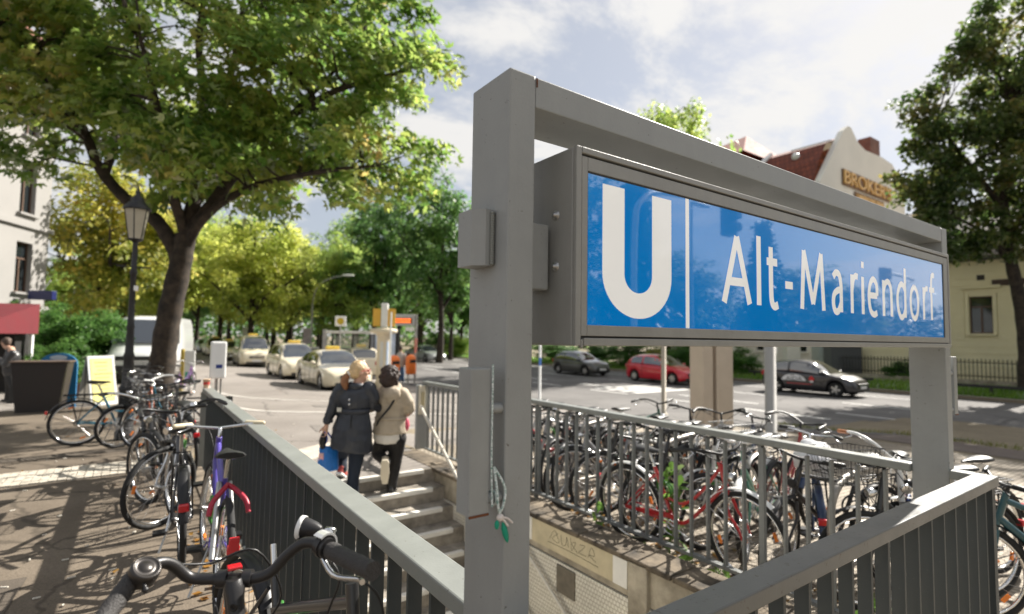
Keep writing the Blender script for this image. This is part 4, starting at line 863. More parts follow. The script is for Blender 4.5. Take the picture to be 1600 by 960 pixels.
MB().bb((-3.0, .2, .55), (-.2, .88, .8)).build('counter', mat('kiosk_wood', (.07, .04, .02), .7), ks)
r0 = random.Random(5); mb = MB()
for i in range(26): mb.ell((-2.8+r0.random()*2.4, .3+r0.random()*.5, .83), (.06, .06, .05), 8, 5)
tag(mb.build('produce', mat('brown_produce', (.18, .09, .03), .8, 0, .4, 9), ks), None, None, None, 'stuff')
# gabled house with the name on its wall across the road
def hp(x, y): q = at(x, y, Y=18.0); return q.x, q.z
ol = [hp(*q) for q in ((1281, 283), (1298, 246), (1310, 220), (1318, 204), (1325, 197), (1330, 200), (1340, 222), (1352, 235), (1378, 246), (1394, 257), (1413, 292))]
hx0, hx1 = ol[0][0], ol[-1][0]
HG = thing('gabled_house', 'pale gabled house with red tiled roof seen above the far end of the sign', 'house', (44, 22, -.5))
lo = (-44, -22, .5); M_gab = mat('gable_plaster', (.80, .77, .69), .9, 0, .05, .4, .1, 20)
MB().prism([(hx0, -.5)]+ol+[(hx1, -.5)], (0, 18, 0), (1, 0, 0), (0, 0, 1), (0, .4, 0)).build('gable_wall', M_gab, HG, lo)
zE = ol[0][1]-.25; ridx, ridz = ol[4]
wins = [(1.2+2.7*k, f, 1.2, 2.0) for f in (1.4, 5.0, 8.6) for k in range(5)]
wb = MB(); wall_with_windows(wb, (hx0+.15, 32.4, -.5), (0, -1, 0), 14, zE+.3, .25, wins); wb.build('front_wall', M_gab, HG, lo)
for q in wins: window(HG, (hx0+.15, 32.4, -.5), (0, -1, 0), q, .2, M_whitewin, lo, .66, M_gab)
M_tileroof = brickmat('red_roof_tile', (.27, .068, .035), (.19, .05, .03), (.08, .025, .018), 1, .36, .42, .03, .8, 'YZX', 1.0)
# mansard profile swept along the house: steep lower slope, flatter top
prof = [(hx0-.25, zE-.1), (hx0+.9, zE+2.1), (hx0+2.0, zE+3.6), (ridx-.1, ridz-.75)]
rb = MB()
for (x0, z0), (x1, z1) in zip(prof, prof[1:]): rb.add([(x0, 32.5, z0), (x0, 18.42, z0), (x1, 18.42, z1), (x1, 32.5, z1)], [(0, 1, 2, 3)])
rb.add([(prof[-1][0], 18.42, prof[-1][1]), (ridx+8, 18.42, zE), (ridx+8, 32.5, zE), (prof[-1][0], 32.5, prof[-1][1])], [(0, 1, 2, 3)])
rf_ = rb.build('roof', M_tileroof, HG, lo)
MB().bb((ridx-1.6, 18.6, ridz-1.5), (ridx-.2, 21.6, ridz-1.25)).build('roof_light', M_white, rf_)
MB().lathe((hx0+1.6, 20.4, zE+2.9), [(.3, 0), (.3, .25), (.16, .42), (.02, .46)], 10, (-.8, 0, .6)).build('roof_vent', M_white, rf_)
# hipped cross roof with a pale curved verge farther along
pk = at(1166, 213, Y=26.6); zz = pk.z; c0x = pk.x
hv = [(hx0-1.0, 23.2, zz-3.6), (hx0-2.0, 36, zz-4.2), (c0x+5, 36, zz-4.2), (c0x+5, 23.2, zz-3.6), (c0x, 26.6, zz), (c0x+3, 26.8, zz-.2)]
MB().add(hv, [(0, 4, 1), (0, 3, 5, 4), (1, 4, 5, 2), (3, 2, 5)]).build('cross_roof', mat('plain_red_tiles', (.20, .05, .03), .85, 0, .25, 2.5, .6, 9), HG, lo)
MB().bb((hx0-.8, 23.9, -.5), (hx0+.14, 31.2, zz-3.62)).build('bay_front', M_gab, HG, lo)
MB().tube(arc_pts([(hx0-.3, 23.1, zE-.2), (hx0+.25, 23.05, zE+1.5), (hx0+1.2, 23.0, zE+3.0), (hx0+2.6, 23.0, zE+4.1)], 5), .2, 8).build('verge_strip', M_white, HG, lo)
q1 = at(1362, 232, Y=19.5); MB().bb((q1.x-1.0, 19.2, q1.z-2.6), (q1.x+.9, 20.2, q1.z+.75)).build('chimney', brickmat('chimney_brick', (.24, .085, .05), (.18, .06, .04), (.2, .17, .14), 1, .25, .085, .012, .85, 'XZY'), HG, lo)
M_gold = mat('gold_letters', (.80, .50, .17), .45, 0); M_goldb = mat('letter_back', (.22, .13, .07), .6)
a0 = at(1318, 283, Y=17.9); a1 = at(1391, 305, Y=17.9); tz = a0.z-.15
gs = thing('wall_lettering', 'gold relief lettering in two lines on the pale gable wall', 'sign', (a0.x, 17.9, tz))
lo2 = (-a0.x, -17.9, -tz); tw = a1.x-a0.x
MB().bb((a0.x-.1, 17.9, tz-.12), (a1.x+.1, 17.96, tz+1.12)).build('letter_board', M_goldb, gs, lo2)
t_ = text('lettering', 'BROKER\'S', M_gold, gs, (a0.x, 17.88, tz), (1, 0, 0), (0, 0, 1), width=tw, height=1.05, depth=.12); t_.location = lo2
MB().bb((a0.x+tw*.22, 17.9, tz-.95), (a0.x+tw*.85, 17.95, tz-.3)).build('letter_board', M_goldb, gs, lo2)
mb = MB(); x = a0.x+tw*.25; r0 = random.Random(9)
while x < a0.x+tw*.8:
    w = r0.uniform(.28, .42); mb.bb((x, 17.83, tz-.82), (x+.09, 17.89, tz-.42)); mb.bb((x+.09, 17.83, tz-.82 if r0.random() < .5 else tz-.62), (x+w-.1, 17.89, tz-.72 if r0.random() < .2 else tz-.52)); x += w
tag(mb.build('small_lettering', M_gold, gs, lo2), None, None, None, 'stuff')
# cream single storey house at right
CH = thing('cream_house', 'low cream rendered house with dark window and grey roof at the right edge', 'house', (38, 4, -.5)); lo = (-38, -4, .5)
W0 = (36, 15.0, -.5); cw = [(6.0, 2.7, .95, 1.95), (10.2, 2.7, .95, 1.95), (2.2, 2.7, .95, 1.95)]
wb = MB(); wall_with_windows(wb, W0, (0, -1, 0), 22, 6.6, .25, cw); wb.build('wall', M_cream, CH, lo)
MB().bb((36.28, -7, -.5), (44, 15, 6.05)).build('house_body', M_cream, CH, lo)
for i in range(17):   # rendered courses
    z = -.3+.36*i
    segs = [(-7, 15.0)]
    for q in cw:
        ya, yb = 15-q[0]-q[2]-.2, 15-q[0]+.2
        if q[1]-.5-.4 < z < q[1]-.5+q[3]+.35:
            segs = [s for a, b in segs for s in (((a, ya), (yb, b)) if a < ya and yb < b else ((a, b),))]
    for a, b in segs: MB().bb((35.965, a, z), (36.002, b, z+.325)).build('wall_course', M_cream, CH, lo)
for q in cw:
    window(CH, W0, (0, -1, 0), q, .16, M_woodwin, lo, .72, M_cream)
    y0 = 15-q[0]-q[2]; z0 = -.5+q[1]
    MB().bb((35.93, y0-.17, z0-.05), (35.999, y0-.01, z0+q[3]+.15)).build('window_surround', M_cream, CH, lo); MB().bb((35.93, y0+q[2]+.01, z0-.05), (35.999, y0+q[2]+.17, z0+q[3]+.15)).build('window_surround', M_cream, CH, lo)
    MB().bb((35.86, y0-.35, z0+q[3]+.42), (35.998, y0+q[2]+.35, z0+q[3]+.56)).build('window_hood', M_cream, CH, lo)
MB().bb((35.6, -7.3, 6.02), (36.2, 15.3, 6.22)).build('gutter', mat('dark_gutter', (.03, .028, .026), .5), CH, lo)
rfm = brickmat('grey_roof_tile', (.26, .22, .19), (.18, .155, .14), (.09, .08, .07), 1, .3, .34, .03, .8, 'YXZ', .8)
mr = MB().add([(35.55, -7.4, 6.24), (35.55, 15.4, 6.24), (41.5, 15.4, 10.2), (41.5, -7.4, 10.2)], [(3, 2, 1, 0)]).add([(41.5, -7.4, 10.2), (41.5, 15.4, 10.2), (47, 15.4, 6.2), (47, -7.4, 6.2)], [(3, 2, 1, 0)]).build('roof', rfm, CH, lo)
q = at(1535, 399, X=36.6); MB().box((q.x, q.y, 6.24+(q.x-35.55)*.666+.06), (1.3, 1.6, .08), Matrix.Rotation(-.588, 3, 'Y')).build('skylight', mat('skylight_glass', (.55, .58, .6), .1, 0, spec=1), mr)
q = at(1575, 441, X=35.95); MB().bb((35.9, q.y-1.2, q.z-.16), (35.96, q.y+.62, q.z+.16)).build('name_board', mat('brown_board', (.05, .028, .018), .6), CH, lo)
q = at(1532, 434, X=35.95); MB().bb((35.95, q.y-.16, q.z-.14), (35.963, q.y+.16, q.z+.14)).build('vent_grille', mat('dark_vent', (.03, .025, .02), .7), CH, lo)
# iron fence on a low plinth in front of it
fx = 34.0; ff = thing('iron_fence', 'black iron picket fence on a low plinth before the cream house', 'fence', (fx, 6, -.5)); lo = (-fx, -6, .5)
MB().bb((fx-.12, -4, -.5), (fx+.12, 14.5, -.12)).build('plinth', M_conc, ff, lo)
for z in (.05, .72): MB().bb((fx-.02, -4, z), (fx+.02, 14.5, z+.04)).build('rail', M_black, ff, lo)
bmf = MB().bb((-.014, -.014, 0), (.014, .014, .95)).lathe((0, 0, .95), [(.026, 0), (.001, .1)], 4).mesh('picket')
y = -3.9
while y < 14.4: obj('picket', bmf, M_black, ff, (0, y-6, .39)); y += .16
# ------------------------------------------------------------------ cars
M_cgl = mat('car_glass', (.02, .025, .028), .04, spec=1.0, coat=1); M_cgl.node_tree.nodes['Principled BSDF'].inputs['Coat IOR'].default_value = 2.1; M_trim = mat('car_trim', (.02, .02, .021), .5)
M_lens = mat('headlamp_lens', (.62, .63, .64), .08, .3, spec=1, coat=1); M_tail = mat('tail_lamp', (.4, .01, .012), .12, coat=1)
M_alloy = mat('alloy_rim', (.5, .5, .5), .3, .9); M_plate = mat('number_plate', (.75, .75, .73), .4); M_inside = mat('wheel_arch_black', (.006, .006, .006), .9)
M_taxisign = mat('taxi_sign_yellow', (.85, .60, .10), .4, emit=0)
SEDAN = dict(L=4.82, W=1.82, H=1.47, wf=1.46, wr=-1.40, R=.325, belt=[(-2.41, .60), (-2.36, .90), (-2.2, 1.0), (-1.6, 1.03), (-1.0, .98), (.85, .93), (1.0, .95), (1.8, .84), (2.2, .72), (2.36, .60), (2.41, .48)],
    roof=[(-1.72, 1.0), (-1.1, 1.36), (-.6, 1.455), (0, 1.47), (.35, 1.42), (1.12, .92)], win=[(-1.2, -.55), (-.47, .18), (.24, .78)], ws=(.30, 1.08), rw=(-1.68, -1.12))
WAGON = dict(L=4.55, W=1.80, H=1.62, wf=1.38, wr=-1.32, R=.32, belt=[(-2.27, .55), (-2.24, .98), (-2.1, 1.06), (.9, .98), (1.1, .98), (1.75, .90), (2.1, .76), (2.24, .62), (2.27, .5)],
    roof=[(-2.2, 1.04), (-1.95, 1.5), (-1.5, 1.60), (0, 1.62), (.3, 1.57), (1.25, .96)], win=[(-1.95, -1.15), (-1.05, -.15), (-.07, .85)], ws=(.28, 1.2), rw=(-2.17, -1.93))
VAN = dict(L=4.9, W=1.92, H=1.92, wf=1.55, wr=-1.55, R=.34, belt=[(-2.45, .55), (-2.43, 1.05), (-2.3, 1.12), (1.2, 1.08), (1.5, 1.1), (2.0, 1.0), (2.3, .86), (2.42, .68), (2.45, .5)],
    roof=[(-2.42, 1.1), (-2.3, 1.8), (-2.0, 1.9), (.2, 1.92), (.7, 1.83), (1.7, 1.08)], win=[(-2.2, -1.1), (-.95, .1), (.2, 1.25)], ws=(.62, 1.64), rw=(-2.4, -2.28))
HATCH = dict(L=3.95, W=1.68, H=1.46, wf=1.25, wr=-1.22, R=.30, belt=[(-1.97, .5), (-1.94, .85), (-1.8, .97), (-1.0, .96), (.7, .9), (.9, .92), (1.45, .84), (1.8, .70), (1.94, .56), (1.97, .45)],
    roof=[(-1.9, .95), (-1.6, 1.3), (-1.15, 1.43), (-.4, 1.46), (.1, 1.41), (1.05, .9)], win=[(-1.45, -.72), (-.62, .68)], ws=(.06, 1.0), rw=(-1.86, -1.55))
def car(name, label, cat, loc, yaw, K, paint, group=None, taxi=False, near=True, rims=5, mkwin=True):
    L_, Wd = K['L'], K['W']; R = K['R']; hx = L_/2; T = thing(name, label, cat, loc, yaw, group)
    def hw(x):
        e = max(0, (abs(x)-(hx-.62))/.62); return Wd/2*(1-.30*e**2.6)
    def zb(x):
        z = .2+.04*max(0, (abs(x)-hx+.3)/.3)*2
        for c in (K['wf'], K['wr']):
            d = abs(x-c)
            if d < R+.055: z = max(z, R+math.sqrt((R+.055)**2-d*d)-.0)
        return z
    n = 72; rings = []; xs = [-hx+L_*i/n for i in range(n+1)]
    for x in xs:
        b = lerp_tab(K['belt'], x); w = hw(x); a = zb(x); h = b-a
        prof = [(w*.95, a), (w*.985, a+.12*h), (w, a+.42*h), (w*.992, a+.66*h), (w*.965, a+.86*h), (w*.90, b-.015), (w*.72, b+.012), (w*.3, b+.03)]
        rings.append([Vector((x, y, z)) for y, z in prof]+[Vector((x, -y, z)) for y, z in reversed(prof)])
    body = MB().loft(rings)
    m = len(rings[0])
    # cabin
    tw = .17
    def tt(x): return lerp_tab(K['roof'], x)
    x0, x1 = K['roof'][0][0], K['roof'][-1][0]; p = 4.6
    def cab(x, v=None, u=None):   # surface point from height fraction v (sides) or width fraction u (top)
        b = lerp_tab(K['belt'], x)-.02; t = tt(x); h = max(.02, t-b); wc = hw(x)*.925
        if v is not None: s = max(0, 1-v**p)**(1/p); zz = v
        else: s = abs(u); zz = max(0, 1-s**p)**(1/p)
        y = wc*s*(1-tw*zz*min(1, h/.5)); 
        return Vector((x, y if (u is None or u >= 0) else -y, b+h*zz+(.012*(1-s*s))))
    cr = []; N2 = 40
    for i in range(N2+1):
        x = x0+(x1-x0)*i/N2; half = [cab(x, v=k) for k in (0, .3, .6, .8)]+[cab(x, u=k) for k in (.88, .8, .6, .3)]
        cr.append(half+[Vector((q.x, -q.y, q.z)) for q in reversed(half)])
    body.loft(cr); body.build('body', paint, T)
    MB().bb((-hx+.25, -Wd/2+.12, .16), (hx-.25, Wd/2-.12, .5)).build('underbody', M_inside, T)
    def patch(f, na, nb, m_, name, off=.006):
        P = [[f(i/na, j/nb) for j in range(nb+1)] for i in range(na+1)]; vs = []
        for i in range(na+1):
            for j in range(nb+1):
                a = P[min(i+1, na)][j]-P[max(i-1, 0)][j]; b = P[i][min(j+1, nb)]-P[i][max(j-1, 0)]; nn = a.cross(b); nn = nn.normalized() if nn.length > 1e-9 else Vector((0, 0, 1))
                c = P[i][j]; o = Vector((c.x*.3, c.y, max(0, c.z-.9)))
                if nn.dot(o) < 0: nn = -nn
                vs.append(c+nn*off)
        k = nb+1
        return MB().add(vs, [(i*k+j, i*k+j+1, (i+1)*k+j+1, (i+1)*k+j) for i in range(na) for j in range(nb)], True).build(name, m_, T)
    a, b = K['ws']; patch(lambda s, t: cab(a+(b-a)*s, u=(-.86+1.72*t)), 8, 8, M_cgl, 'windscreen')
    a2, b2 = K['rw']; patch(lambda s, t: cab(a2+(b2-a2)*s, u=(-.82+1.64*t)), 4, 6, M_cgl, 'rear_window')
    for sgn in (1, -1):
        for xa, xb in K['win']:
            def f(s, t, sgn=sgn, xa=xa, xb=xb):
                x = xa+(xb-xa)*s; bz = lerp_tab(K['belt'], x)+.01; hh = tt(x)-bz+.03; v0 = .1; v1 = .8 if hh > .3 else .6
                q = cab(x, v=v0+(v1-v0)*t); return Vector((q.x, q.y*sgn, q.z))
            patch(f, 6, 3, M_cgl, 'side_window', .005)
        # seams
        if near:
            mb = MB()
            for xa, xb in K['win'][-2:]:
                for x in (xa-.04, xb+.04):
                    if abs(x-K['wr']) < R+.1 or abs(x-K['wf']) < R+.1: continue
                    h0, h1 = .3, lerp_tab(K['belt'], x)-.05; mb.tube([(x, sgn*(hw(x)*.995+.001), h0), (x, sgn*(hw(x)+.002), .55), (x, sgn*hw(x)*.968, h1)], .006, 4)
            mb.build('door_seam', M_trim, T)
            for xa, xb in K['win'][-2:]: MB().box((xa+.16, sgn*(hw(xa)*.985+.012), lerp_tab(K['belt'], xa)-.14), (.17, .03, .026)).build('door_handle', paint, T)
        MB().ell((K['ws'][1]-.28, sgn*(hw(.6)+.06), lerp_tab(K['belt'], .7)+.08), (.07, .10, .065), 10, 6).build('mirror', paint, T)
        # lamps
        xh = hx-.30; mb = MB(); zt = lerp_tab(K['belt'], xh)
        vs = []
        for i in range(6):
            for j in range(4):
                x = hx-.50+.40*i/5; w = hw(x)*(1.0-.09*j-.055*i); z = lerp_tab(K['belt'], x)-.05-.10*(j/3)*(1-.3*i/5) if j < 9 else 0
                e = max(0, (x-(hx-.62))/.62); vs.append((x+.022, sgn*(w*.985+.006), z+.012))
        mb.add(vs, [(i*4+j, i*4+j+1, (i+1)*4+j+1, (i+1)*4+j) for i in range(5) for j in range(3)], True).build('headlight', M_lens, T)
        xt = -hx+.1; MB().bev((xt-.09, sgn*hw(xt)*.99, .72), (xt+.12, sgn*(hw(xt)*.72), .93), .02).build('tail_light', M_tail, T)
    zf = lerp_tab(K['belt'], hx-.06)
    gr = MB().bev((hx-.10, -.42, zf-.16), (hx+.012, .42, zf+.0), .02).build('grille', M_trim, T)
    for k in range(3): MB().bb((hx+.011, -.40, zf-.135+.045*k), (hx+.017, .40, zf-.118+.045*k)).build('grille_bar', M_chrome, gr)
    MB().bev((hx-.14, -.60, .24), (hx+.010, .60, .36), .015).build('bumper_intake', M_trim, T)
    MB().bb((hx+.012, -.26, .37), (hx+.022, .26, .48)).build('number_plate', M_plate, T)
    MB().bb((-hx-.014, -.26, .55), (-hx-.004, .26, .66)).build('number_plate', M_plate, T)
    key = ('whl', R, rims)
    if key not in _T:
        ty = MB().ring((0, 0, 0), (0, 1, 0), R-.062, .062, 26, 8, sx=1.55).mesh('tyre')
        rm = MB(); rm.ring((0, 0, 0), (0, 1, 0), R-.115, .016, 22, 5, sx=4)
        for k in range(rims):
            a = 2*PI*k/rims; d = Vector((math.cos(a), 0, math.sin(a))); s = Vector((-d.z, 0, d.x))
            for off in (-.085,): rm.add([d*.03-s*.03+Vector((0, off, 0)), d*.03+s*.03+Vector((0, off, 0)), d*(R-.12)+s*.045+Vector((0, off*.9, 0)), d*(R-.12)-s*.045+Vector((0, off*.9, 0))], [(0, 1, 2, 3)])
            rm.add([(q.x, -q.y, q.z) for q in (d*.03-s*.03+Vector((0, -.085, 0)), d*.03+s*.03+Vector((0, -.085, 0)), d*(R-.12)+s*.045+Vector((0, -.077, 0)), d*(R-.12)-s*.045+Vector((0, -.077, 0)))], [(3, 2, 1, 0)])
        rm.lathe((0, -.09, 0), [(.05, 0), (.05, .18)], 12, (0, 1, 0)); bk = MB().lathe((0, -.06, 0), [(R-.11, 0), (R-.11, .12)], 20, (0, 1, 0)).mesh('brake_disc')
        _T[key] = (ty, rm.mesh('rim'), bk)
    ty, rm, bk = _T[key]
    for x in (K['wf'], K['wr']):
        for s in (1, -1):
            w = obj('wheel', ty, M_rubber, T, (x, s*(Wd/2-.115), R)); obj('rim', rm, M_alloy, w); obj('brake_disc', bk, M_inside, w)
    if taxi:
        zt = K['H']; ts = MB().bev((-.14, -.26, zt+.012), (.06, .26, zt+.135), .025).build('roof_sign', M_taxisign, T)
        MB().bb((-.11, -.16, zt-.01), (.03, .16, zt+.013)).build('sign_foot', M_black, ts)
    return T
def mpaint(name, c, metal=.0, rough=.3): return mat(name, c, rough, metal, 0, spec=.5, coat=.9)
P_ivory = mpaint('ivory_paint', (.72, .64, .48)); P_grey = mpaint('grey_metallic', (.075, .075, .068), .5, .35); P_redc = mpaint('red_paint', (.55, .012, .028)); P_blackc = mpaint('black_paint', (.012, .011, .014)); P_silver = mpaint('silver_paint', (.48, .49, .5), .6, .3); P_wvan = mpaint('white_van_paint', (.72, .73, .72)); P_dark = mpaint('dark_blue_paint', (.02, .022, .03))
GT = 'cream taxis waiting in the rank'
def onroad(x, y): return Vector((x, y, rz(x, y)+.006))
SOUTH = -PI/2
car('taxi', 'cream taxi saloon at the head of the rank nearest the two women', 'taxi', onroad(6.42, 21.35), SOUTH, SEDAN, P_ivory, GT, True)
car('taxi', 'cream taxi estate parked second in the rank behind the saloon', 'taxi', onroad(6.28, 27.0), SOUTH, WAGON, P_ivory, GT, True)
car('taxi', 'tall cream taxi van with dark grille third in the rank', 'taxi', onroad(6.2, 37.6), SOUTH-.05, VAN, P_ivory, GT, True)
car('taxi', 'cream taxi fourth in the rank partly hidden by the white dispenser', 'taxi', onroad(5.95, 46.0), SOUTH, SEDAN, P_ivory, GT, True, False)
car('taxi', 'far cream taxi fifth in the rank', 'taxi', onroad(6.0, 55), SOUTH, WAGON, P_ivory, GT, True, False)
car('parked_car', 'silver car parked at the far end of the taxi rank', 'car', onroad(6.0, 64), SOUTH, HATCH, P_silver, None, False, False)
p = ag(560, 590); car('taxi', 'cream taxi hatchback facing away beside the bus shelter', 'taxi', onroad(10.2, 28.8), PI/2-.25, WAGON, P_ivory, GT, True)
car('moving_car', 'grey hatchback driving on the main road left of the red car', 'car', onroad(23.0, 25.0), SOUTH, HATCH, P_grey)
car('parked_car', 'small red three door car on the main road behind a pole', 'car', onroad(22.9, 18.55), SOUTH, HATCH, P_redc, rims=7)
bc = car('moving_car', 'black hatchback with white and red lettering on its door', 'car', onroad(24.3, 11.5), SOUTH, HATCH, P_blackc)
car('parked_car', 'white car far up the main road beside the display post', 'car', onroad(21.6, 44.2), SOUTH+.1, SEDAN, P_silver, None, False, False)
# lettering on the black car's flank (its right side faces the camera)
sy = -HATCH['W']/2-.012
arc = [(math.cos(t)*.52, .02+math.sin(t)*.27) for t in [PI*k/16 for k in range(17)]]
dec = MB().prism(arc, (-.42, sy, .56), (-1, 0, 0), (0, 0, 1), (0, .004, 0)).build('door_decal', mat('decal_white', (.72, .72, .72), .5), bc)
text('lettering', 'AIDA', P_blackc, dec, (-.74, sy-.001, .585), (1, 0, 0), (0, 0, 1), width=.70, height=.16, depth=.002)
MB().prism([(-.10, 0), (.10, 0), (.10, .1), (0, .2), (-.10, .1)], (.34, sy, .62), (1, 0, 0), (0, 0, 1), (0, .004, 0)).build('red_emblem', mat('decal_red', (.6, .02, .02), .5), bc)
MB().ell((.34, sy, .575), (.075, .004, .045), 12, 6).build('emblem_base', M_plate, bc)
MB().bb((-.72, sy, .44), (.36, sy+.004, .475)).build('red_stripe', mat('decal_red_dark', (.4, .015, .02), .5), bc)
# white delivery van nose-on beside the maple
vp_ = ag(236, 600)
def delivery_van():
    T = thing('delivery_van', 'white high roofed delivery van facing the viewer behind the maple trunk', 'van', onroad(vp_.x+.1, vp_.y+3.0), SOUTH-.25)
    xs = [(-2.6, .95, .4, 2.45), (-2.5, .99, .34, 2.52), (.6, .99, .34, 2.55), (1.15, .98, .34, 2.45), (1.55, .97, .34, 2.1), (2.15, .96, .34, 1.42), (2.5, .92, .36, 1.18), (2.72, .84, .42, 1.02), (2.78, .72, .5, .9)]
    rings = []
    for x, w, a, t in xs:
        h = t-a; pr = [(w*.97, a), (w, a+.25*h), (w, a+.55*h), (w*.93, a+.86*h), (w*.85, t-.03), (w*.4, t)]
        rings.append([Vector((x, y, z)) for y, z in pr]+[Vector((x, -y, z)) for y, z in reversed(pr)])
    MB().loft(rings).build('body', P_wvan, T)
    ws = MB().add([(1.27, -.80, 2.34), (1.27, .80, 2.34), (2.14, .88, 1.44), (2.14, -.88, 1.44)], [(0, 3, 2, 1)]); ws.v = [(x+.035, y, z+.045) for x, y, z in ws.v]; ws.build('windscreen', M_cgl, T)
    for s in (1, -1):
        MB().add([(.62, s*.985, 2.05), (1.35, s*.96, 2.05), (1.85, s*.975, 1.5), (.62, s*1.0, 1.45)], [(0, 1, 2, 3)]).build('side_window', M_cgl, T)
        MB().bev((2.58, s*.62, .82), (2.79, s*.84, 1.05), .03).build('headlight', M_lens, T)
        MB().bev((1.6, s*1.0, 1.45), (1.75, s*1.24, 1.85), .04).build('mirror', M_trim, T)
        for x in (1.75, -1.7): w = MB().ring((x, s*.87, .34), (0, 1, 0), .26, .075, 22, 8, sx=1.4).build('wheel', M_rubber, T); MB().lathe((x, s*.87-.06, .34), [(.2, 0), (.2, .12)], 16, (0, 1, 0)).build('rim', M_alloy, w)
    MB().bev((2.66, -.55, .84), (2.80, .55, 1.0), .02).build('grille', M_trim, T); MB().bev((2.5, -.88, .34), (2.84, .88, .66), .05).build('bumper', M_trim, T)
    MB().bb((2.842, -.26, .46), (2.852, .26, .57)).build('number_plate', M_plate, T)
delivery_van()
# ------------------------------------------------------------------ bicycles
M_spoke = mat('spoke_steel', (.5, .5, .5), .3, .9); M_brown = mat('brown_grip', (.35, .12, .035), .5); M_bsad = mat('saddle_black', (.014, .014, .014), .45, 0, .1, 30, .1)
_bp = {}; _lockm = [mat('lock_black', (.015, .015, .016), .4), mat('lock_blue', (.02, .06, .22), .4), mat('lock_green', (.05, .2, .04), .4)]
def bpaint(c, rough=.3):
    k = tuple(round(v, 3) for v in c)
    if k not in _bp: _bp[k] = mat('bicycle_paint', c, rough, 0, 0, coat=.5)
    return _bp[k]
def wheel_meshes(R):
    k = ('bw', R)
    if k not in _T:
        ty = MB().ring((0, 0, 0), (0, 1, 0), R-.02, .021, 34, 7).mesh('tyre')
        rm = MB().ring((0, 0, 0), (0, 1, 0), R-.045, .011, 34, 6, sx=1.1).mesh('wheel')
        s = MB(); s.lathe((0, -.045, 0), [(.02, 0), (.02, .012), (.012, .014), (.012, .076), (.02, .078), (.02, .09)], 10, (0, 1, 0))
        for i in range(24):
            a = 2*PI*i/24; b = a+(.5 if i % 2 else -.5); sd = .03 if i % 4 < 2 else -.03
            s.tube([(math.cos(b)*.02, sd, math.sin(b)*.02), (math.cos(a)*(R-.05), 0, math.sin(a)*(R-.05))], .0014, 3, False)
        _T[k] = (ty, rm, s.mesh('spokes'), MB().bev((-.032, -.009, -.011), (.032, .009, .011), .004).mesh('reflector'))
    return _T[k]
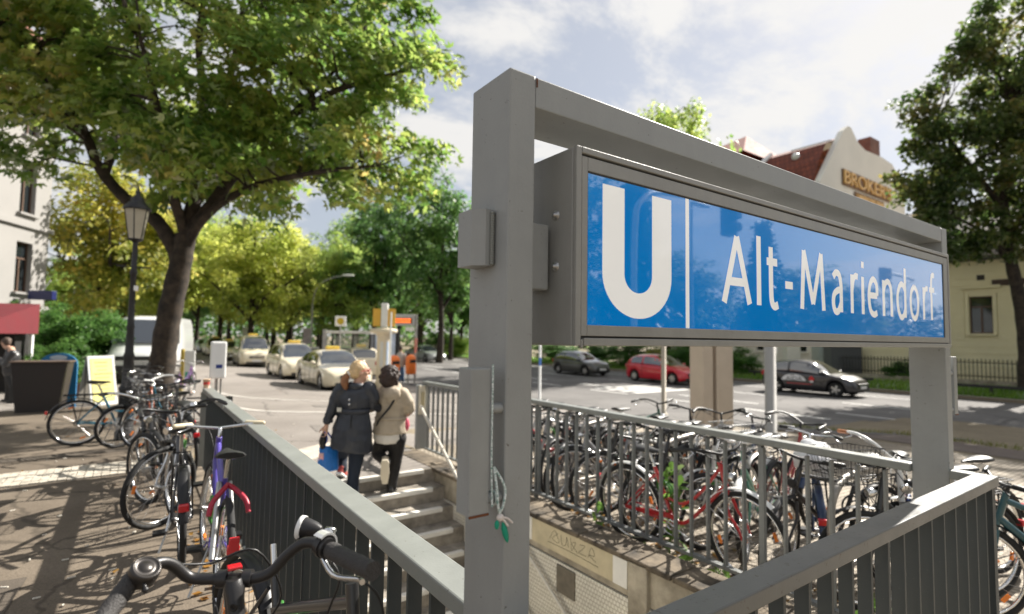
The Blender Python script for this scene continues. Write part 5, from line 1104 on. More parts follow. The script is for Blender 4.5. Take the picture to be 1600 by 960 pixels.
def bicycle(label, loc, yaw, col, style='city', lean=0, steer=0, rear_light=True, fender=None, bars='swept', grip=None, basket=None, saddle=True, rack=True, chainguard=None, fork=None, tyre=None, R=.335, group=None, saddle_h=.93, bag=False, white_bars=False, extra=None, headlamp=True, bell=False, tilt=0):
    T = thing('bicycle', label, 'bicycle', loc, yaw, group); T.rotation_euler = (lean, tilt, yaw)
    pm = bpaint(col); fm = fender or M_black; bmt = M_white if white_bars else (M_black if bars == 'black' or (bars == 'swept' and len(label) % 3) else M_chrome)
    ra = Vector((-.53, 0, R)); fa0 = Vector((.55, 0, R)); ht = Vector((.36, 0, .86)); hb = Vector((.405, 0, .69)); bb_ = Vector((-.07, 0, .29))
    ax = (ht-hb).normalized(); Q = Matrix.Rotation(steer, 3, ax)
    def st(p): return hb+Q @ (Vector(p)-hb)
    sc_ = Vector((-.235, 0, .70)); f = MB()
    f.tube([hb-ax*.03, ht+ax*.02], .02, 10)
    if style == 'diamond':
        f.tube([sc_, ht-ax*.03], .016, 9).tube([bb_, hb+ax*.02], .019, 9)
    elif style == 'mtb':
        f.tube([Vector((-.2, 0, .6)), ht-ax*.03], .02, 9).tube([bb_, hb+ax*.02], .024, 9)
    elif style == 'low':   # step-through with two parallel tubes
        f.tube(arc_pts([ht-ax*.02, Vector((.2, 0, .62)), Vector((.02, 0, .47)), Vector((-.155, 0, .50))], 5), .0125, 9).tube(arc_pts([hb+ax*.02, Vector((.22, 0, .50)), Vector((.05, 0, .33)), bb_], 5), .015, 9)
    else:
        f.tube(arc_pts([hb+ax*.06, Vector((.24, 0, .60)), Vector((.06, 0, .40)), Vector((-.13, 0, .40))], 5), .022, 9).tube([hb, bb_+Vector((.05, 0, .05))], .014, 9)
    f.tube([bb_, sc_+(sc_-bb_).normalized()*.03], .016, 9).cyl(bb_+Vector((0, -.04, 0)), bb_+Vector((0, .04, 0)), .025, 10)
    for s in (1, -1): f.tube([bb_+Vector((0, s*.035, 0)), ra+Vector((0, s*.06, 0))], .009, 7).tube([sc_+Vector((0, s*.02, -.03)), ra+Vector((0, s*.06, 0))], .008, 7)
    f.build('frame', pm, T)
    fk = MB(); fk.tube([st(hb+ax*.0), st(hb-ax*.05)], .019, 9)
    for s in (1, -1):
        c = hb-ax*.05; fk.tube([st(p) for p in arc_pts([c+Vector((0, s*.03, 0)), c+Vector((.03, s*.055, -.12)), fa0+Vector((-.03, s*.055, .08)), fa0+Vector((0, s*.055, 0))], 4)], [.013-.005*i/12 for i in range(13)], 8)
    fk.build('fork', fork or pm, T)
    fa = st(fa0)
    for c, rot in ((ra, 0), (fa, steer)):
        ty, rm, sp_, rf = wheel_meshes(R); w = obj('wheel', rm, M_chrome, T, c, (0, random.uniform(0, 6), rot)); obj('tyre', ty, tyre or M_rubber, w); obj('spokes', sp_, M_spoke, w)
        for k in range(2): a = PI*k+.7; obj('reflector', rf, M_amber, w, (math.cos(a)*(R-.1), 0, math.sin(a)*(R-.1)), (0, -a+PI/2, 0))
    def guard(c, a0, a1, tr=lambda p: p):
        m_ = MB(); vs = []; n = 18
        for i in range(n+1):
            a = a0+(a1-a0)*i/n
            for y, d in ((-.028, .018), (-.015, .028), (.015, .028), (.028, .018)): vs.append(tr(c+Vector((math.cos(a)*(R+d), y, math.sin(a)*(R+d)))))
        m_.add(vs, [(i*4+j, i*4+j+1, (i+1)*4+j+1, (i+1)*4+j) for i in range(n) for j in range(3)], True)
        for a in (a0+.12, a0+.9) if a1 > a0 else (a0-.12,):
            for s in (1, -1): m_.tube([tr(c+Vector((0, s*.05, 0))), tr(c+Vector((math.cos(a)*(R+.02), s*.03, math.sin(a)*(R+.02))))], .0025, 4)
        return m_.build('mudguard', fm, T)
    if fender is not False:
        guard(ra, PI+.25, .55) if False else guard(ra, 2.95, .75); guard(fa0, 2.75, .9, st)
    # stem, bars, grips
    top = ht+ax*(.08 if style == 'mtb' else .10); sx_ = top+Vector((.05, 0, .0))
    if bars: MB().tube([st(ht), st(top), st(sx_)], .013, 8).build('stem', bmt, T)
    if bars == 'flat' or bars == 'black': pts = [(.0, 0, 0), (.0, .1, .01), (-.03, .24, .03), (-.05, .275, .03)]; gl = (-.05, .30, .03)
    elif bars == 'cruiser': pts = [(0, 0, 0), (.04, .08, .03), (.03, .20, .13), (-.1, .28, .17), (-.3, .33, .15)]
    else: pts = [(0, 0, 0), (.05, .1, .02), (.02, .22, .06), (-.08, .28, .065), (-.22, .30, .04)]
    hbm = MB(); P = [sx_+Vector(p) for p in arc_pts(pts, 5)]
    path = [Vector((p.x, -p.y, p.z)) for p in reversed(P)]+P[1:]
    hbm.tube([st(p) for p in path], .0115, 9)
    if bars: H = hbm.build('handlebar', bmt, T)
    for s in (1, -1) if bars else ():
        e = P[-1]; e0 = P[-6] if len(P) > 8 else P[-3]; d = (e-e0).normalized(); a = Vector((e.x, s*e.y, e.z)); dd = Vector((d.x, s*d.y, d.z))
        MB().caps(st(a-dd*.11), st(a+dd*.005), .0165, .0175, 9).build('grip', grip or M_bsad, T)
        b0 = a-dd*.14; MB().tube([st(b0), st(b0+Vector((.04, -s*.0, -.02))), st(b0+Vector((.03, s*.06, -.045))), st(b0+dd*.12+Vector((.04, 0, -.05)))], .005, 6).build('brake_lever', M_black if bars == 'black' else M_chrome, T)
        MB().tube(arc_pts([st(b0), st(b0+Vector((.12, -s*.1, -.06))), st(sx_+Vector((.1, s*.02, -.12))), st(hb+Vector((.03, s*.02, .02)))], 4), .0035, 5).build('cable', M_black, T)
    if headlamp: MB().lathe(st(hb+ax*.10+Vector((.05, 0, 0))), [(.012, -.02), (.034, .015), (.036, .05), (.03, .055)], 12, Q @ Vector((1, 0, -.1))).build('headlight', M_chrome if not bars == 'black' else M_black, T)
    if bell: MB().lathe(st(sx_+Vector((.0, -.12, .035))), [(.03, 0), (.028, .018), (.014, .03)], 12).build('bell', M_chrome, T)
    # saddle
    d = (sc_-bb_).normalized(); s0 = sc_+d*((saddle_h-sc_.z)/d.z-.05)
    MB().tube([sc_, s0], .0125, 8).build('seat_post', M_chrome, T)
    if saddle:
        rr = []
        for x, w, h, z in ((-.13, .075, .035, .04), (-.10, .088, .045, .035), (-.03, .075, .045, .03), (.05, .035, .035, .03), (.12, .024, .026, .028), (.15, .012, .014, .026)):
            rr.append([s0+Vector((x, w*math.cos(t), z+h*.6*math.sin(t)*(1 if math.sin(t) > 0 else .7))) for t in [2*PI*k/10 for k in range(10)]])
        S_ = MB().loft(rr).build('saddle', M_bsad, T)
        MB().tube([s0+Vector((-.1, .03, .02)), s0+Vector((0, .025, -.005)), s0+Vector((.1, .012, .02))], .004, 5).tube([s0+Vector((-.1, -.03, .02)), s0+Vector((0, -.025, -.005)), s0+Vector((.1, -.012, .02))], .004, 5).build('saddle_rail', M_chrome, S_)
    # drive
    cr = MB(); cr.ring(bb_+Vector((0, -.055, 0)), (0, 1, 0), .085, .006, 22, 4).ring(bb_+Vector((0, -.055, 0)), (0, 1, 0), .04, .01, 12, 4)
    for k in range(5): a = 2*PI*k/5; cr.tube([bb_+Vector((0, -.055, 0)), bb_+Vector((math.cos(a)*.085, -.055, math.sin(a)*.085))], .005, 4)
    ca = random.uniform(-.6, .9)
    for s, a in ((-1, ca), (1, ca+PI)): cr.tube([bb_+Vector((0, s*.05, 0)), bb_+Vector((math.cos(a)*.17, s*.085, math.sin(a)*.17))], .009, 6)
    C_ = cr.build('crankset', M_chrome, T)
    for s, a in ((-1, ca), (1, ca+PI)):
        c = bb_+Vector((math.cos(a)*.17, s*.13, math.sin(a)*.17)); pd_ = MB().bev(c+Vector((-.045, -.04, -.011)), c+Vector((.045, .04, .011)), .004).build('pedal', M_black, C_)
    mb = MB(); mb.tube([bb_+Vector((0, -.055, .085)), ra+Vector((0, -.05, .035))], .0045, 4).tube([bb_+Vector((0, -.055, -.085)), ra+Vector((0, -.05, -.035))], .0045, 4).ring(ra+Vector((0, -.05, 0)), (0, 1, 0), .035, .006, 14, 4); mb.build('chain', mat('chain_steel', (.1, .09, .08), .5, .8) if 'chm' not in _T else _T['chm'], T); _T.setdefault('chm', T.children[-1].active_material)
    if chainguard: MB().prism([(-.46, .03), (-.45, .055), (-.1, .085), (.0, .10), (.09, .06), (.095, .03), (.0, .06), (-.1, .045)], (bb_.x, -.068, bb_.z), (1, 0, 0), (0, 0, 1), (0, .012, 0)).build('chain_guard', chainguard, T)
    if rack:
        z = R*2+.07; m_ = MB()
        for y in (-.055, 0, .055): m_.tube([(-.26, y, z), (-.70, y, z)], .005, 5)
        m_.tube([(-.26, -.055, z), (-.26, .055, z)], .005, 5).tube([(-.70, -.055, z), (-.70, .055, z)], .005, 5)
        for s in (1, -1): m_.tube([(-.62, s*.055, z), ra+Vector((0, s*.065, .01))], .005, 5).tube([(-.45, s*.055, z), ra+Vector((0.01, s*.065, .01))], .005, 5)
        m_.tube([(-.26, 0, z), sc_+Vector((-.02, 0, -.02))], .006, 5); m_.build('luggage_rack', M_black if rack is True else rack, T)
    if rear_light:
        c = Vector((-.53-math.cos(.45)*(R+.045), 0, R+math.sin(.45)*(R+.045))); MB().bev(c+Vector((-.02, -.03, -.022)), c+Vector((.015, .03, .026)), .008).build('rear_light', M_red, T)
    MB().tube([(-.12, .04, .27), (-.2, .13, .02)], .008, 6).build('kickstand', M_steel, T)
    if len(label) % 4 < 2:
        lk = Vector((-.20, 0, .60)); MB().ring(lk+Vector((.02, .03, -.06)), (.3, 1, .2), .085, .008, 20, 6).ring(lk+Vector((.03, .05, -.08)), (.2, 1, -.1), .08, .008, 20, 6).build('cable_lock', _lockm[len(label) % 3], T)
    if basket:
        m_ = MB(); c = st(hb+Vector((.20, 0, .30))) if basket == 'front' else Vector((-.50, 0, .90)); z0 = -.13
        A = [(c+Vector((sx2*.19*k, sy2*.16*k, z))) for k, z in ((.8, z0), (1, .11)) for sx2, sy2 in ((1, 1), (-1, 1), (-1, -1), (1, -1))]
        for q in range(5):
            k = q/4; ring_ = [A[i].lerp(A[i+4], k) for i in range(4)]; m_.tube(ring_+[ring_[0]], .0035, 4, smooth=False)
        for i in range(4):
            for t in range(9):
                k = t/9; m_.tube([A[i].lerp(A[(i+1) % 4], k), A[i+4].lerp(A[4+(i+1) % 4], k)], .0022, 4)
        for t in range(1, 6): k = t/6; m_.tube([A[0].lerp(A[1], k), A[3].lerp(A[2], k)], .0022, 4)
        m_.build('basket', M_black if basket == 'front' else M_steel, T)
    if bag:
        m_ = MB(); m_.ell((-.38, 0, .90), (.25, .16, .12), 20, 12); o_ = remesh(m_, .02, 2, 'bag_cover')
        for v in o_.vertices:
            n_ = noise.noise(v.co*9)*.035+noise.noise(v.co*23)*.012; v.co += v.normal*n_
            if v.co.z < .86: v.co.z -= .10*max(0, noise.noise(v.co*6+Vector((3, 1, 2)))+.5)
        obj('plastic_bag', o_, mat('white_plastic_bag', (.72, .72, .73), .3, 0, .04, 6, trans=.0), T)
    return T
def bgz(x, y): return Vector((x, y, rz(x, y)+.004))
GL_ = 'bicycles leaning along the left railing'; GR_ = 'bicycles parked behind the bar railing'
N_ = PI/2
# ---- left, along the railing (far to near)
bicycle('teal city bicycle standing side on by the lamp post', bgz(-.10, 10.05), math.radians(2), (.008, .12, .19), 'low', .06, .35, grip=M_black, group=GL_)
bicycle('dark bicycle with small wheels nosing the teal bicycle at the lamp', bgz(.42, 9.45), math.radians(172), (.02, .02, .022), 'city', -.05, .5, R=.30, group=GL_)
bicycle('bicycle with curved orange fork and front basket between lamp and railing', bgz(.28, 8.75), math.radians(112), (.35, .07, .015), 'low', .1, .3, basket='front', white_bars=True, group=GL_)
bicycle('grey bicycle parked against the far end of the left railing', bgz(.50, 7.7), math.radians(100), (.10, .10, .10), 'diamond', -.1, -.3, group=GL_, bell=True)
bicycle('black bicycle with wire front basket behind the turned front wheel', bgz(.2, 6.7), math.radians(-97), (.016, .016, .017), 'city', .06, .55, basket='front', group=GL_)
bicycle('black mountain bicycle with turned front wheel sticking out onto the pavement', bgz(.30, 5.9), math.radians(-97), (.02, .02, .02), 'mtb', -.1, -.8, bars='flat', rack=False, fender=False, fork=M_chrome, group=GL_)
bicycle('dark bicycle with silver rims and red rear lamp left of the purple bicycle', bgz(.35, 4.9), math.radians(88), (.025, .025, .028), 'city', -.03, .25, bell=True, group=GL_, bars='swept')
pb = bicycle('purple mountain bicycle with red rear arms by the slatted railing', bgz(.47, 4.0), math.radians(88), (.085, .06, .33), 'mtb', .05, .05, bars='flat', grip=mat('cream_grip', (.6, .52, .36), .6), rack=False, fender=False, group=GL_, fork=M_steel, saddle_h=.9, headlamp=False)
M_pink = mat('red_pink_plastic', (.36, .012, .035), .4)
mb = MB(); mb.tube(arc_pts([(-.58, .10, .60), (-.54, .085, .66), (-.47, .03, .71), (-.40, .0, .72)], 4), .015, 8).tube(arc_pts([(-.58, -.10, .60), (-.54, -.085, .66), (-.47, -.03, .71), (-.40, .0, .72)], 4), .015, 8); mb.build('rack_arm', M_pink, pb)
MB().bev((-.90, -.025, .47), (-.88, .025, .57), .006).build('rear_reflector', M_red, pb)
MB().tube([(-.53, .06, .34), (-.24, .03, .70)], .016, 8).tube([(-.53, -.06, .34), (-.24, -.03, .70)], .012, 8).build('silver_stays', M_steel, pb)
bicycle('stripped black bicycle without saddle or handlebar behind the front handlebar', bgz(.47, 1.95), math.radians(-82), (.02, .02, .021), 'mtb', -.05, 0, saddle=False, group=GL_, saddle_h=.86, bars=None, rack=False, headlamp=False, rear_light=False)
# bicycles by the trees
bicycle('bicycle with straw coloured basket leaning at the lamp behind the teal one', bgz(.05, 12.6), math.radians(80), (.03, .03, .03), 'low', .05, .4, basket='front', group='bicycles by the maple')
bicycle('purple bicycle parked in the sun right of the maple trunk', bgz(1.15, 17.6), math.radians(60), (.22, .08, .3), 'low', .05, .2, group='bicycles by the maple')
# ---- right, behind the bar railing
bicycle('red ladies bicycle with white mudguards right behind the bar railing', bgz(3.80, 2.86), math.radians(-85), (.42, .012, .018), 'low', .07, -.12, fender=M_white, chainguard=bpaint((.42, .012, .018)), group=GR_, saddle_h=.88, R=.345)
spec = [(4.55, 6.05, 186, (.55, .55, .53), 'diamond', 'black bar white bicycle farthest up the bar railing', dict(bars='black')),
 (4.5, 5.45, 172, (.4, .02, .03), 'city', 'dark red bicycle second farthest along the bar railing', dict()),
 (4.55, 4.85, 190, (.03, .03, .032), 'diamond', 'black trekking bicycle behind the near sign post', dict(bars='black', bell=True)),
 (4.45, 4.25, 176, (.25, .25, .26), 'city', 'grey city bicycle with big saddle above the railing', dict(fender=M_steel)),
 (4.6, 3.75, 187, (.6, .6, .58), 'diamond', 'white framed touring bicycle behind the red one', dict(bars='black', fender=M_black)),
 (4.5, 3.2, 170, (.02, .02, .024), 'low', 'black bicycle with wire rear basket behind the red ladies bicycle', dict(basket='rear', bars='black')),
 (4.75, 2.72, 196, (.10, .30, .22), 'city', 'green and white bicycle between the black basket one and the bagged one', dict(white_bars=True, fender=M_white)),
 (5.05, 2.35, 28, (.012, .035, .10), 'city', 'dark blue bicycle with a white plastic bag over its saddle', dict(bag=True, fender=bpaint((.012, .035, .10)), bars='flat')),
 (5.1, 1.72, 200, (.62, .62, .6), 'city', 'white cruiser bicycle with tall bars and brown grips', dict(bars='cruiser', white_bars=True, grip=M_brown, tyre=M_rubber, saddle_h=.9)),
 (4.7, 1.42, 158, (.016, .016, .017), 'city', 'black city bicycle with sweeping bars beside the right sign post', dict(bars='swept', basket='front', bell=True)),
 (4.5, 5.75, 184, (.02, .02, .022), 'low', 'black step through bicycle between the white and the dark red one', dict(bars='black')),
 (4.6, 5.15, 178, (.30, .30, .31), 'diamond', 'grey trekking bicycle between the dark red and the black one', dict(bars='black', fender=M_black)),
 (4.5, 4.55, 183, (.015, .015, .02), 'city', 'black city bicycle left of the grey one with big saddle', dict(bars='black')),
 (4.55, 4.0, 174, (.03, .03, .03), 'diamond', 'black sports bicycle left of the white framed touring one', dict(bars='black', rack=False)),
 (4.6, 3.45, 182, (.02, .025, .03), 'city', 'dark bicycle squeezed in behind the red saddle', dict(bars='black', bell=True)),
 (4.75, 2.95, 188, (.55, .55, .52), 'low', 'pale bicycle squeezed in beside the green and white one', dict(bars='black', fender=M_steel)),
 (4.55, 2.05, 165, (.02, .02, .022), 'diamond', 'black bicycle standing left of the white cruiser', dict(bars='black')),
 (5.3, 1.45, 165, (.02, .02, .02), 'city', 'black bicycle behind the right sign post', dict(bars='black')),
 (5.6, 4.4, 5, (.02, .02, .025), 'city', 'black bicycle in the back row near the railing end', dict(bars='black')),
 (5.7, 3.45, 9, (.02, .05, .12), 'diamond', 'dark blue bicycle in the back row centre', dict(bars='black')),
 (5.6, 3.9, 8, (.5, .5, .5), 'diamond', 'silver bicycle in the back row of the bike parking', dict()),
 (5.7, 3.0, 12, (.3, .02, .02), 'low', 'maroon bicycle in the back row near the steel pillar', dict()),
 (5.75, 5.0, -6, (.05, .12, .09), 'diamond', 'dark green bicycle in the back row left of the steel pillar', dict())]
for i, (x, y, yw, c, sty, lab, kw) in enumerate(spec):
    bicycle(lab, bgz(x, y), math.radians(yw), c, sty, [.07, -.06, .04][i % 3], [.35, -.3, .15, -.5][i % 4], group=GR_, **kw)
bicycle('dark teal bicycle cut off by the right picture edge', bgz(4.93, .74), math.radians(123), (.006, .06, .075), 'mtb', -.04, .05, bars='black', group=GR_, headlamp=False)
# ---- foreground bicycle: its handlebar fills the lower left
def foreground():
    B = Vector((.24, .86, 0)); T = thing('bicycle', 'black city bicycle whose swept handlebar with round bell fills the lower left foreground', 'bicycle', B)
    def P(x, y, z): return Vector((x, y, z))-B
    mm = mat('satin_black_metal', (.022, .021, .022), .38, .3, 0, spec=.6, bump=.04, bscale=300); gm = mat('grip_rubber', (.035, .032, .031), .62, 0, .25, 60, .5, 260)
    def at2(x, y, D): return at(x, y, D=D)
    zc = 1.0
    pts = [(150, 985, .95), (178, 945, 1.0), (212, 900, 1.05), (243, 881, 1.09), (268, 882, 1.12), (295, 902, 1.14), (325, 905, 1.15), (365, 904, 1.155), (400, 903, 1.16), (425, 893, 1.165), (450, 866, 1.17), (475, 849, 1.17), (500, 851, 1.16), (522, 863, 1.13), (552, 878, 1.08), (583, 893, 1.03)]
    W = [at2(*p)-B for p in pts]; PT = arc_pts(W, 5)
    MB().tube(PT[5:67], .0118, 12).build('handlebar', mm, T)
    for seg in (PT[:12], PT[64:]): 
        m_ = MB(); m_.tube(seg, [.0175+.0012*((i % 2)) for i in range(len(seg))], 14); m_.ell(seg[0] if seg is not PT[64:] else seg[-1], (.0165,)*3, 10, 8); m_.build('grip', gm, T)
    b = PT[58]; d = (PT[64]-PT[58]).normalized()
    MB().tube([PT[60], PT[63]], .021, 14).tube([PT[61], PT[62]], .0245, 14).build('gear_shifter', mm, T)
    sh = MB(); c = PT[61]; u, v, a = basis(d); 
    for i in range(9):
        t0 = -.5+2.7*i/9; t1 = -.5+2.7*(i+1)/9
        q = [c+(u*math.cos(t)+v*math.sin(t))*r_+a*k for t in (t0, t1) for r_ in (.0255, .030) for k in (-.012, .012)]
        sh.add(q, [(0, 1, 3, 2), (4, 6, 7, 5), (2, 3, 7, 6), (0, 4, 5, 1), (0, 2, 6, 4), (1, 5, 7, 3)])
    sh.build('shifter_window', mat('clear_window', (.6, .6, .6), .12, .4), T)
    # bell
    bc_ = at2(226, 893, 1.05)-B; ax = Vector((.25, -.5, .75)).normalized()
    ob = MB().lathe(bc_-ax*.022, [(.024, 0), (.0275, .004), (.0275, .028), (.0255, .034), (.022, .036), (.0215, .0345), (.012, .0345), (.0115, .0355), (.001, .0355)], 28, ax); bl = ob.build('bell', mat('bell_grey', (.05, .045, .042), .34, .6, 0, spec=.6), T)
    MB().tube([bc_-ax*.03+Vector((-.005, -.01, 0)), at2(226, 913, 1.03)-B, at2(227, 921, 1.03)-B], .0035, 8).ell(at2(227, 922, 1.03)-B, (.006,)*3).build('bell_lever', mm, bl)
    MB().tube([bc_-ax*.03, PT[12]], .012, 8).build('bell_clamp', mm, bl)
    # stem with clamp bolts
    hd = at2(372, 1010, 1.10)-B; cl = at2(364, 903, 1.15)-B
    rg = []
    for k, (t, w, dz) in enumerate(((0, .016, .018), (.12, .021, .022), (.3, .0165, .02), (.55, .0145, .02), (.8, .02, .022), (1, .021, .02))):
        c = cl.lerp(hd, t)+Vector((0, -.012, .004)); rg.append([c+RGT*w*math.cos(q)-FWD*dz*math.sin(q) for q in [2*PI*j/12 for j in range(12)]])
    sm_ = MB().loft(rg).build('stem', mm, T)
    MB().cyl(PT[32], PT[34], .0185, 14).build('clamp_ring', mm, sm_); MB().cyl(PT[37], PT[39], .0185, 14).build('clamp_ring', mm, sm_)
    MB().bev(cl+Vector((-.012, -.012, .019)), cl+Vector((.016, .01, .026)), .002).build('red_cap', M_red, sm_)
    MB().lathe(at2(366, 948, 1.10)-B, [(.009, 0), (.009, .004), (.005, .0045), (.005, .002)], 12, -FWD).build('bolt', M_black, sm_)
    # lamp bracketed ahead of the bar
    LS = .74; lc = at2(470, 824, 1.30)-B; la = (Vector((-.75, .62, .12))).normalized()
    L_ = MB().lathe(lc-la*.03, [(a_*LS, b_*LS) for a_, b_ in ((.014, -.03), (.024, -.012), (.03, .012), (.035, .034), (.0355, .04), (.031, .041))], 18, la).build('headlight', mm, T)
    MB().lathe(lc-la*.03, [(a_*LS, b_*LS) for a_, b_ in ((.0365, .030), (.0375, .034), (.0375, .044), (.0345, .0445))], 18, la).build('lamp_rim', M_white, L_)
    MB().lathe(lc-la*.03, [(.001, -.028), (.012, -.032), (.0125, -.055), (.001, -.056)], 12, la).build('lamp_socket', M_chrome, L_)
    MB().tube([lc+Vector((0, 0, -.02)), at2(467, 852, 1.26)-B, PT[52]], .007, 8).build('lamp_bracket', mm, L_)
    # brake levers and cables
    MB().tube(arc_pts([PT[60]+Vector((0, .0, -.012)), at2(520, 898, 1.12)-B, at2(560, 905, 1.07)-B, at2(566, 910, 1.05)-B], 4), .006, 7).build('brake_lever', M_chrome, T)
    MB().tube(arc_pts([at2(566, 908, 1.09)-B, at2(590, 930, 1.1)-B, at2(600, 975, 1.12)-B, at2(585, 1030, 1.15)-B], 5), .0028, 6).build('cable', M_black, T)
    MB().tube(arc_pts([PT[59], at2(530, 900, 1.14)-B, at2(515, 950, 1.15)-B, at2(495, 1010, 1.15)-B], 5), .0028, 6).build('cable', M_black, T)
    MB().tube(arc_pts([PT[20], at2(330, 880, 1.2)-B, at2(400, 860, 1.25)-B, at2(440, 930, 1.3)-B, at2(400, 990, 1.3)-B], 5), .0028, 6).build('cable', M_black, T)
    # the rest of the bicycle stands mostly below the picture
    hb = Vector((.26, 1.32, .70))-B; R = .335; fa = Vector((.28, 1.62, R+.004))-B; ra = Vector((.14, .55, R+.004))-B; bb_ = Vector((.19, .96, .29))-B; sc_ = Vector((.165, .80, .70))-B
    MB().tube([hb-Vector((0, -.02, .08)), hd, cl+Vector((0, 0, -.02))], .019, 10).tube([hb, bb_], .022, 10).tube([bb_, sc_+Vector((-.005, -.03, .06))], .017, 10).tube([bb_, ra], .012, 8).tube([sc_, ra], .01, 8).build('frame', mm, T)
    MB().tube(arc_pts([hb-Vector((0, -.03, .1)), hb.lerp(fa, .6)+Vector((.05, 0, 0)), fa+Vector((.055, 0, 0))], 4), .011, 8).tube(arc_pts([hb-Vector((0, -.03, .1)), hb.lerp(fa, .6)-Vector((.05, 0, 0)), fa-Vector((.055, 0, 0))], 4), .011, 8).build('fork', mm, T)
    for c in (fa, ra):
        ty, rm, sp_, rf = wheel_meshes(R); w = obj('wheel', rm, M_chrome, T, c, (0, 0, PI/2-.07)); obj('tyre', ty, M_rubber, w); obj('spokes', sp_, M_spoke, w)
    s0 = sc_+Vector((-.03, -.06, .06)); rr = []
    for x, w_, h in ((-.13, .075, .03), (-.08, .088, .04), (.02, .06, .035), (.12, .024, .025), (.15, .012, .014)): rr.append([s0+Vector((w_*math.cos(t), x, h*.6*math.sin(t))) for t in [2*PI*k/10 for k in range(10)]])
    MB().loft(rr).build('saddle', M_bsad, T)
foreground()
# steel bicycle stands
for i, (x, y, lab) in enumerate([(3.98, 1.78, 'bent steel tube bicycle stand next to the right sign post'), (4.2, 3.42, 'steel tube bicycle stand behind the red bicycle'), (4.2, 4.6, 'steel tube bicycle stand hidden among the middle bicycles'), (4.2, 5.75, 'steel tube bicycle stand at the far end of the bike parking')]):
    z = rz(x, y); T = thing('bicycle_stand', lab, 'bicycle stand', (x, y, z), 0, 'steel tube bicycle stands')
    MB().tube(arc_pts([(0, 0, -.03), (0, 0, .55), (.02, 0, .72), (.12, 0, .82), (.30, .02, .85), (.75, .04, .86), (.95, .06, .80), (1.02, .06, .6), (1.02, .06, -.06)], 5), .026, 12).build('hoop', mat('stand_steel', (.33, .31, .28), .5, .6, .12, 9) if i == 0 else bpy.data.materials['stand_steel'], T)
    MB().tube([(.0, 0, .22), (1.02, .06, .22)], .02, 10).build('cross_tube', bpy.data.materials['stand_steel'], T)
# ------------------------------------------------------------------ street furniture
M_iron = mat('black_cast_iron', (.018, .018, .019), .45, .2, .1, 12); M_lampglass = mat('frosted_lamp_glass', (.50, .46, .36), .35, 0, .06, 5, trans=.25)
M_postgrey = mat('grey_pole_paint', (.36, .35, .33), .5, .3, .06, 6); M_poster = mat('poster_paper', (.62, .62, .6), .6)
def lantern(label, p, h, s=1.0, cat='street lamp', base=True, group=None, ls=None):
    T = thing('street_lamp', label, cat, p, 0, group); R = .30*s; m = MB()
    pr = [(.17*s, 0), (.17*s, .12), (.14*s, .16), (.13*s, .75), (.15*s, .80), (.10*s, .86), (.085*s, 1.25), (.10*s, 1.29), (.075*s, 1.36), (.062*s, h*.55), (.072*s, h*.56), (.058*s, h*.58), (.05*s, h-.55), (.07*s, h-.52), (.05*s, h-.45), (.045*s, h-.02)]
    m.lathe((0, 0, 0), pr, 14); m.build('post', M_iron, T)
    MB().cyl((-.28*s, 0, h-.42), (.28*s, 0, h-.42), .014*s, 8).build('ladder_bar', M_iron, T)
    s = ls or s; z0, z1 = h+.02, h+.80*s; r0_, r1_ = .16*s, .28*s; n = 6
    A = [(math.cos(2*PI*k/n+.3), math.sin(2*PI*k/n+.3)) for k in range(n)]
    hd = MB(); 
    for c, q in A: hd.tube([(c*r0_, q*r0_, z0), (c*r1_, q*r1_, z1)], .013*s, 5)
    for r_, z in ((r0_, z0), (r1_, z1)):
        for k in range(n): a, b = A[k], A[(k+1) % n]; hd.tube([(a[0]*r_, a[1]*r_, z), (b[0]*r_, b[1]*r_, z)], .015*s, 5)
    hd.lathe((0, 0, z0-.06), [(.05*s, 0), (r0_*1.02, .05)], n); H = hd.build('lantern_frame', M_iron, T)
    for k in range(n):
        a, b = A[k], A[(k+1) % n]; MB().add([(a[0]*r0_*.98, a[1]*r0_*.98, z0), (b[0]*r0_*.98, b[1]*r0_*.98, z0), (b[0]*r1_*.98, b[1]*r1_*.98, z1), (a[0]*r1_*.98, a[1]*r1_*.98, z1)], [(0, 1, 2, 3)]).build('pane', M_lampglass, H)
    MB().lathe((0, 0, z1), [(r1_*1.12, 0), (r1_*1.1, .03), (r1_*.62, .2*s), (r1_*.55, .22*s), (r1_*.5, .3*s), (r1_*.2, .38*s), (.05*s, .42*s), (.06*s, .47*s), (.02*s, .54*s), (.012*s, .62*s)], 12).build('lantern_cap', M_iron, T)
    return T
lp = Vector((-.06, 10.3, 0)); lp.z = gz(lp.x, lp.y)
lt = lantern('old black cast iron street lamp with glass lantern at left', lp, 3.12, .8, ls=.62)
MB().bev((-.03, -.085, 2.32), (.03, -.06, 2.40), .004).build('sticker', M_white, lt, None, (0, 0, .6))
p = at(1516, 560, D=30.0); p.z = -.5
l2 = lantern('black lantern lamp carrying a poster in front of the cream house', p, 3.2, 1.1)
MB().bev((-.36, -.12, 1.05), (.30, -.09, 2.0), .01).build('poster_board', M_poster, l2, None, (0, 0, -.9))
MB().bev((-.05, -.125, 1.5), (.2, -.121, 1.92), .002).build('poster_picture', mat('poster_grey', (.12, .13, .13), .6, 0, .5, 7), l2, None, (0, 0, -.9))
MB().bb((-.22, -.126, 1.12), (.24, -.121, 1.28)).build('poster_band', mat('poster_yellow', (.55, .32, .02), .6), l2, None, (0, 0, -.9))
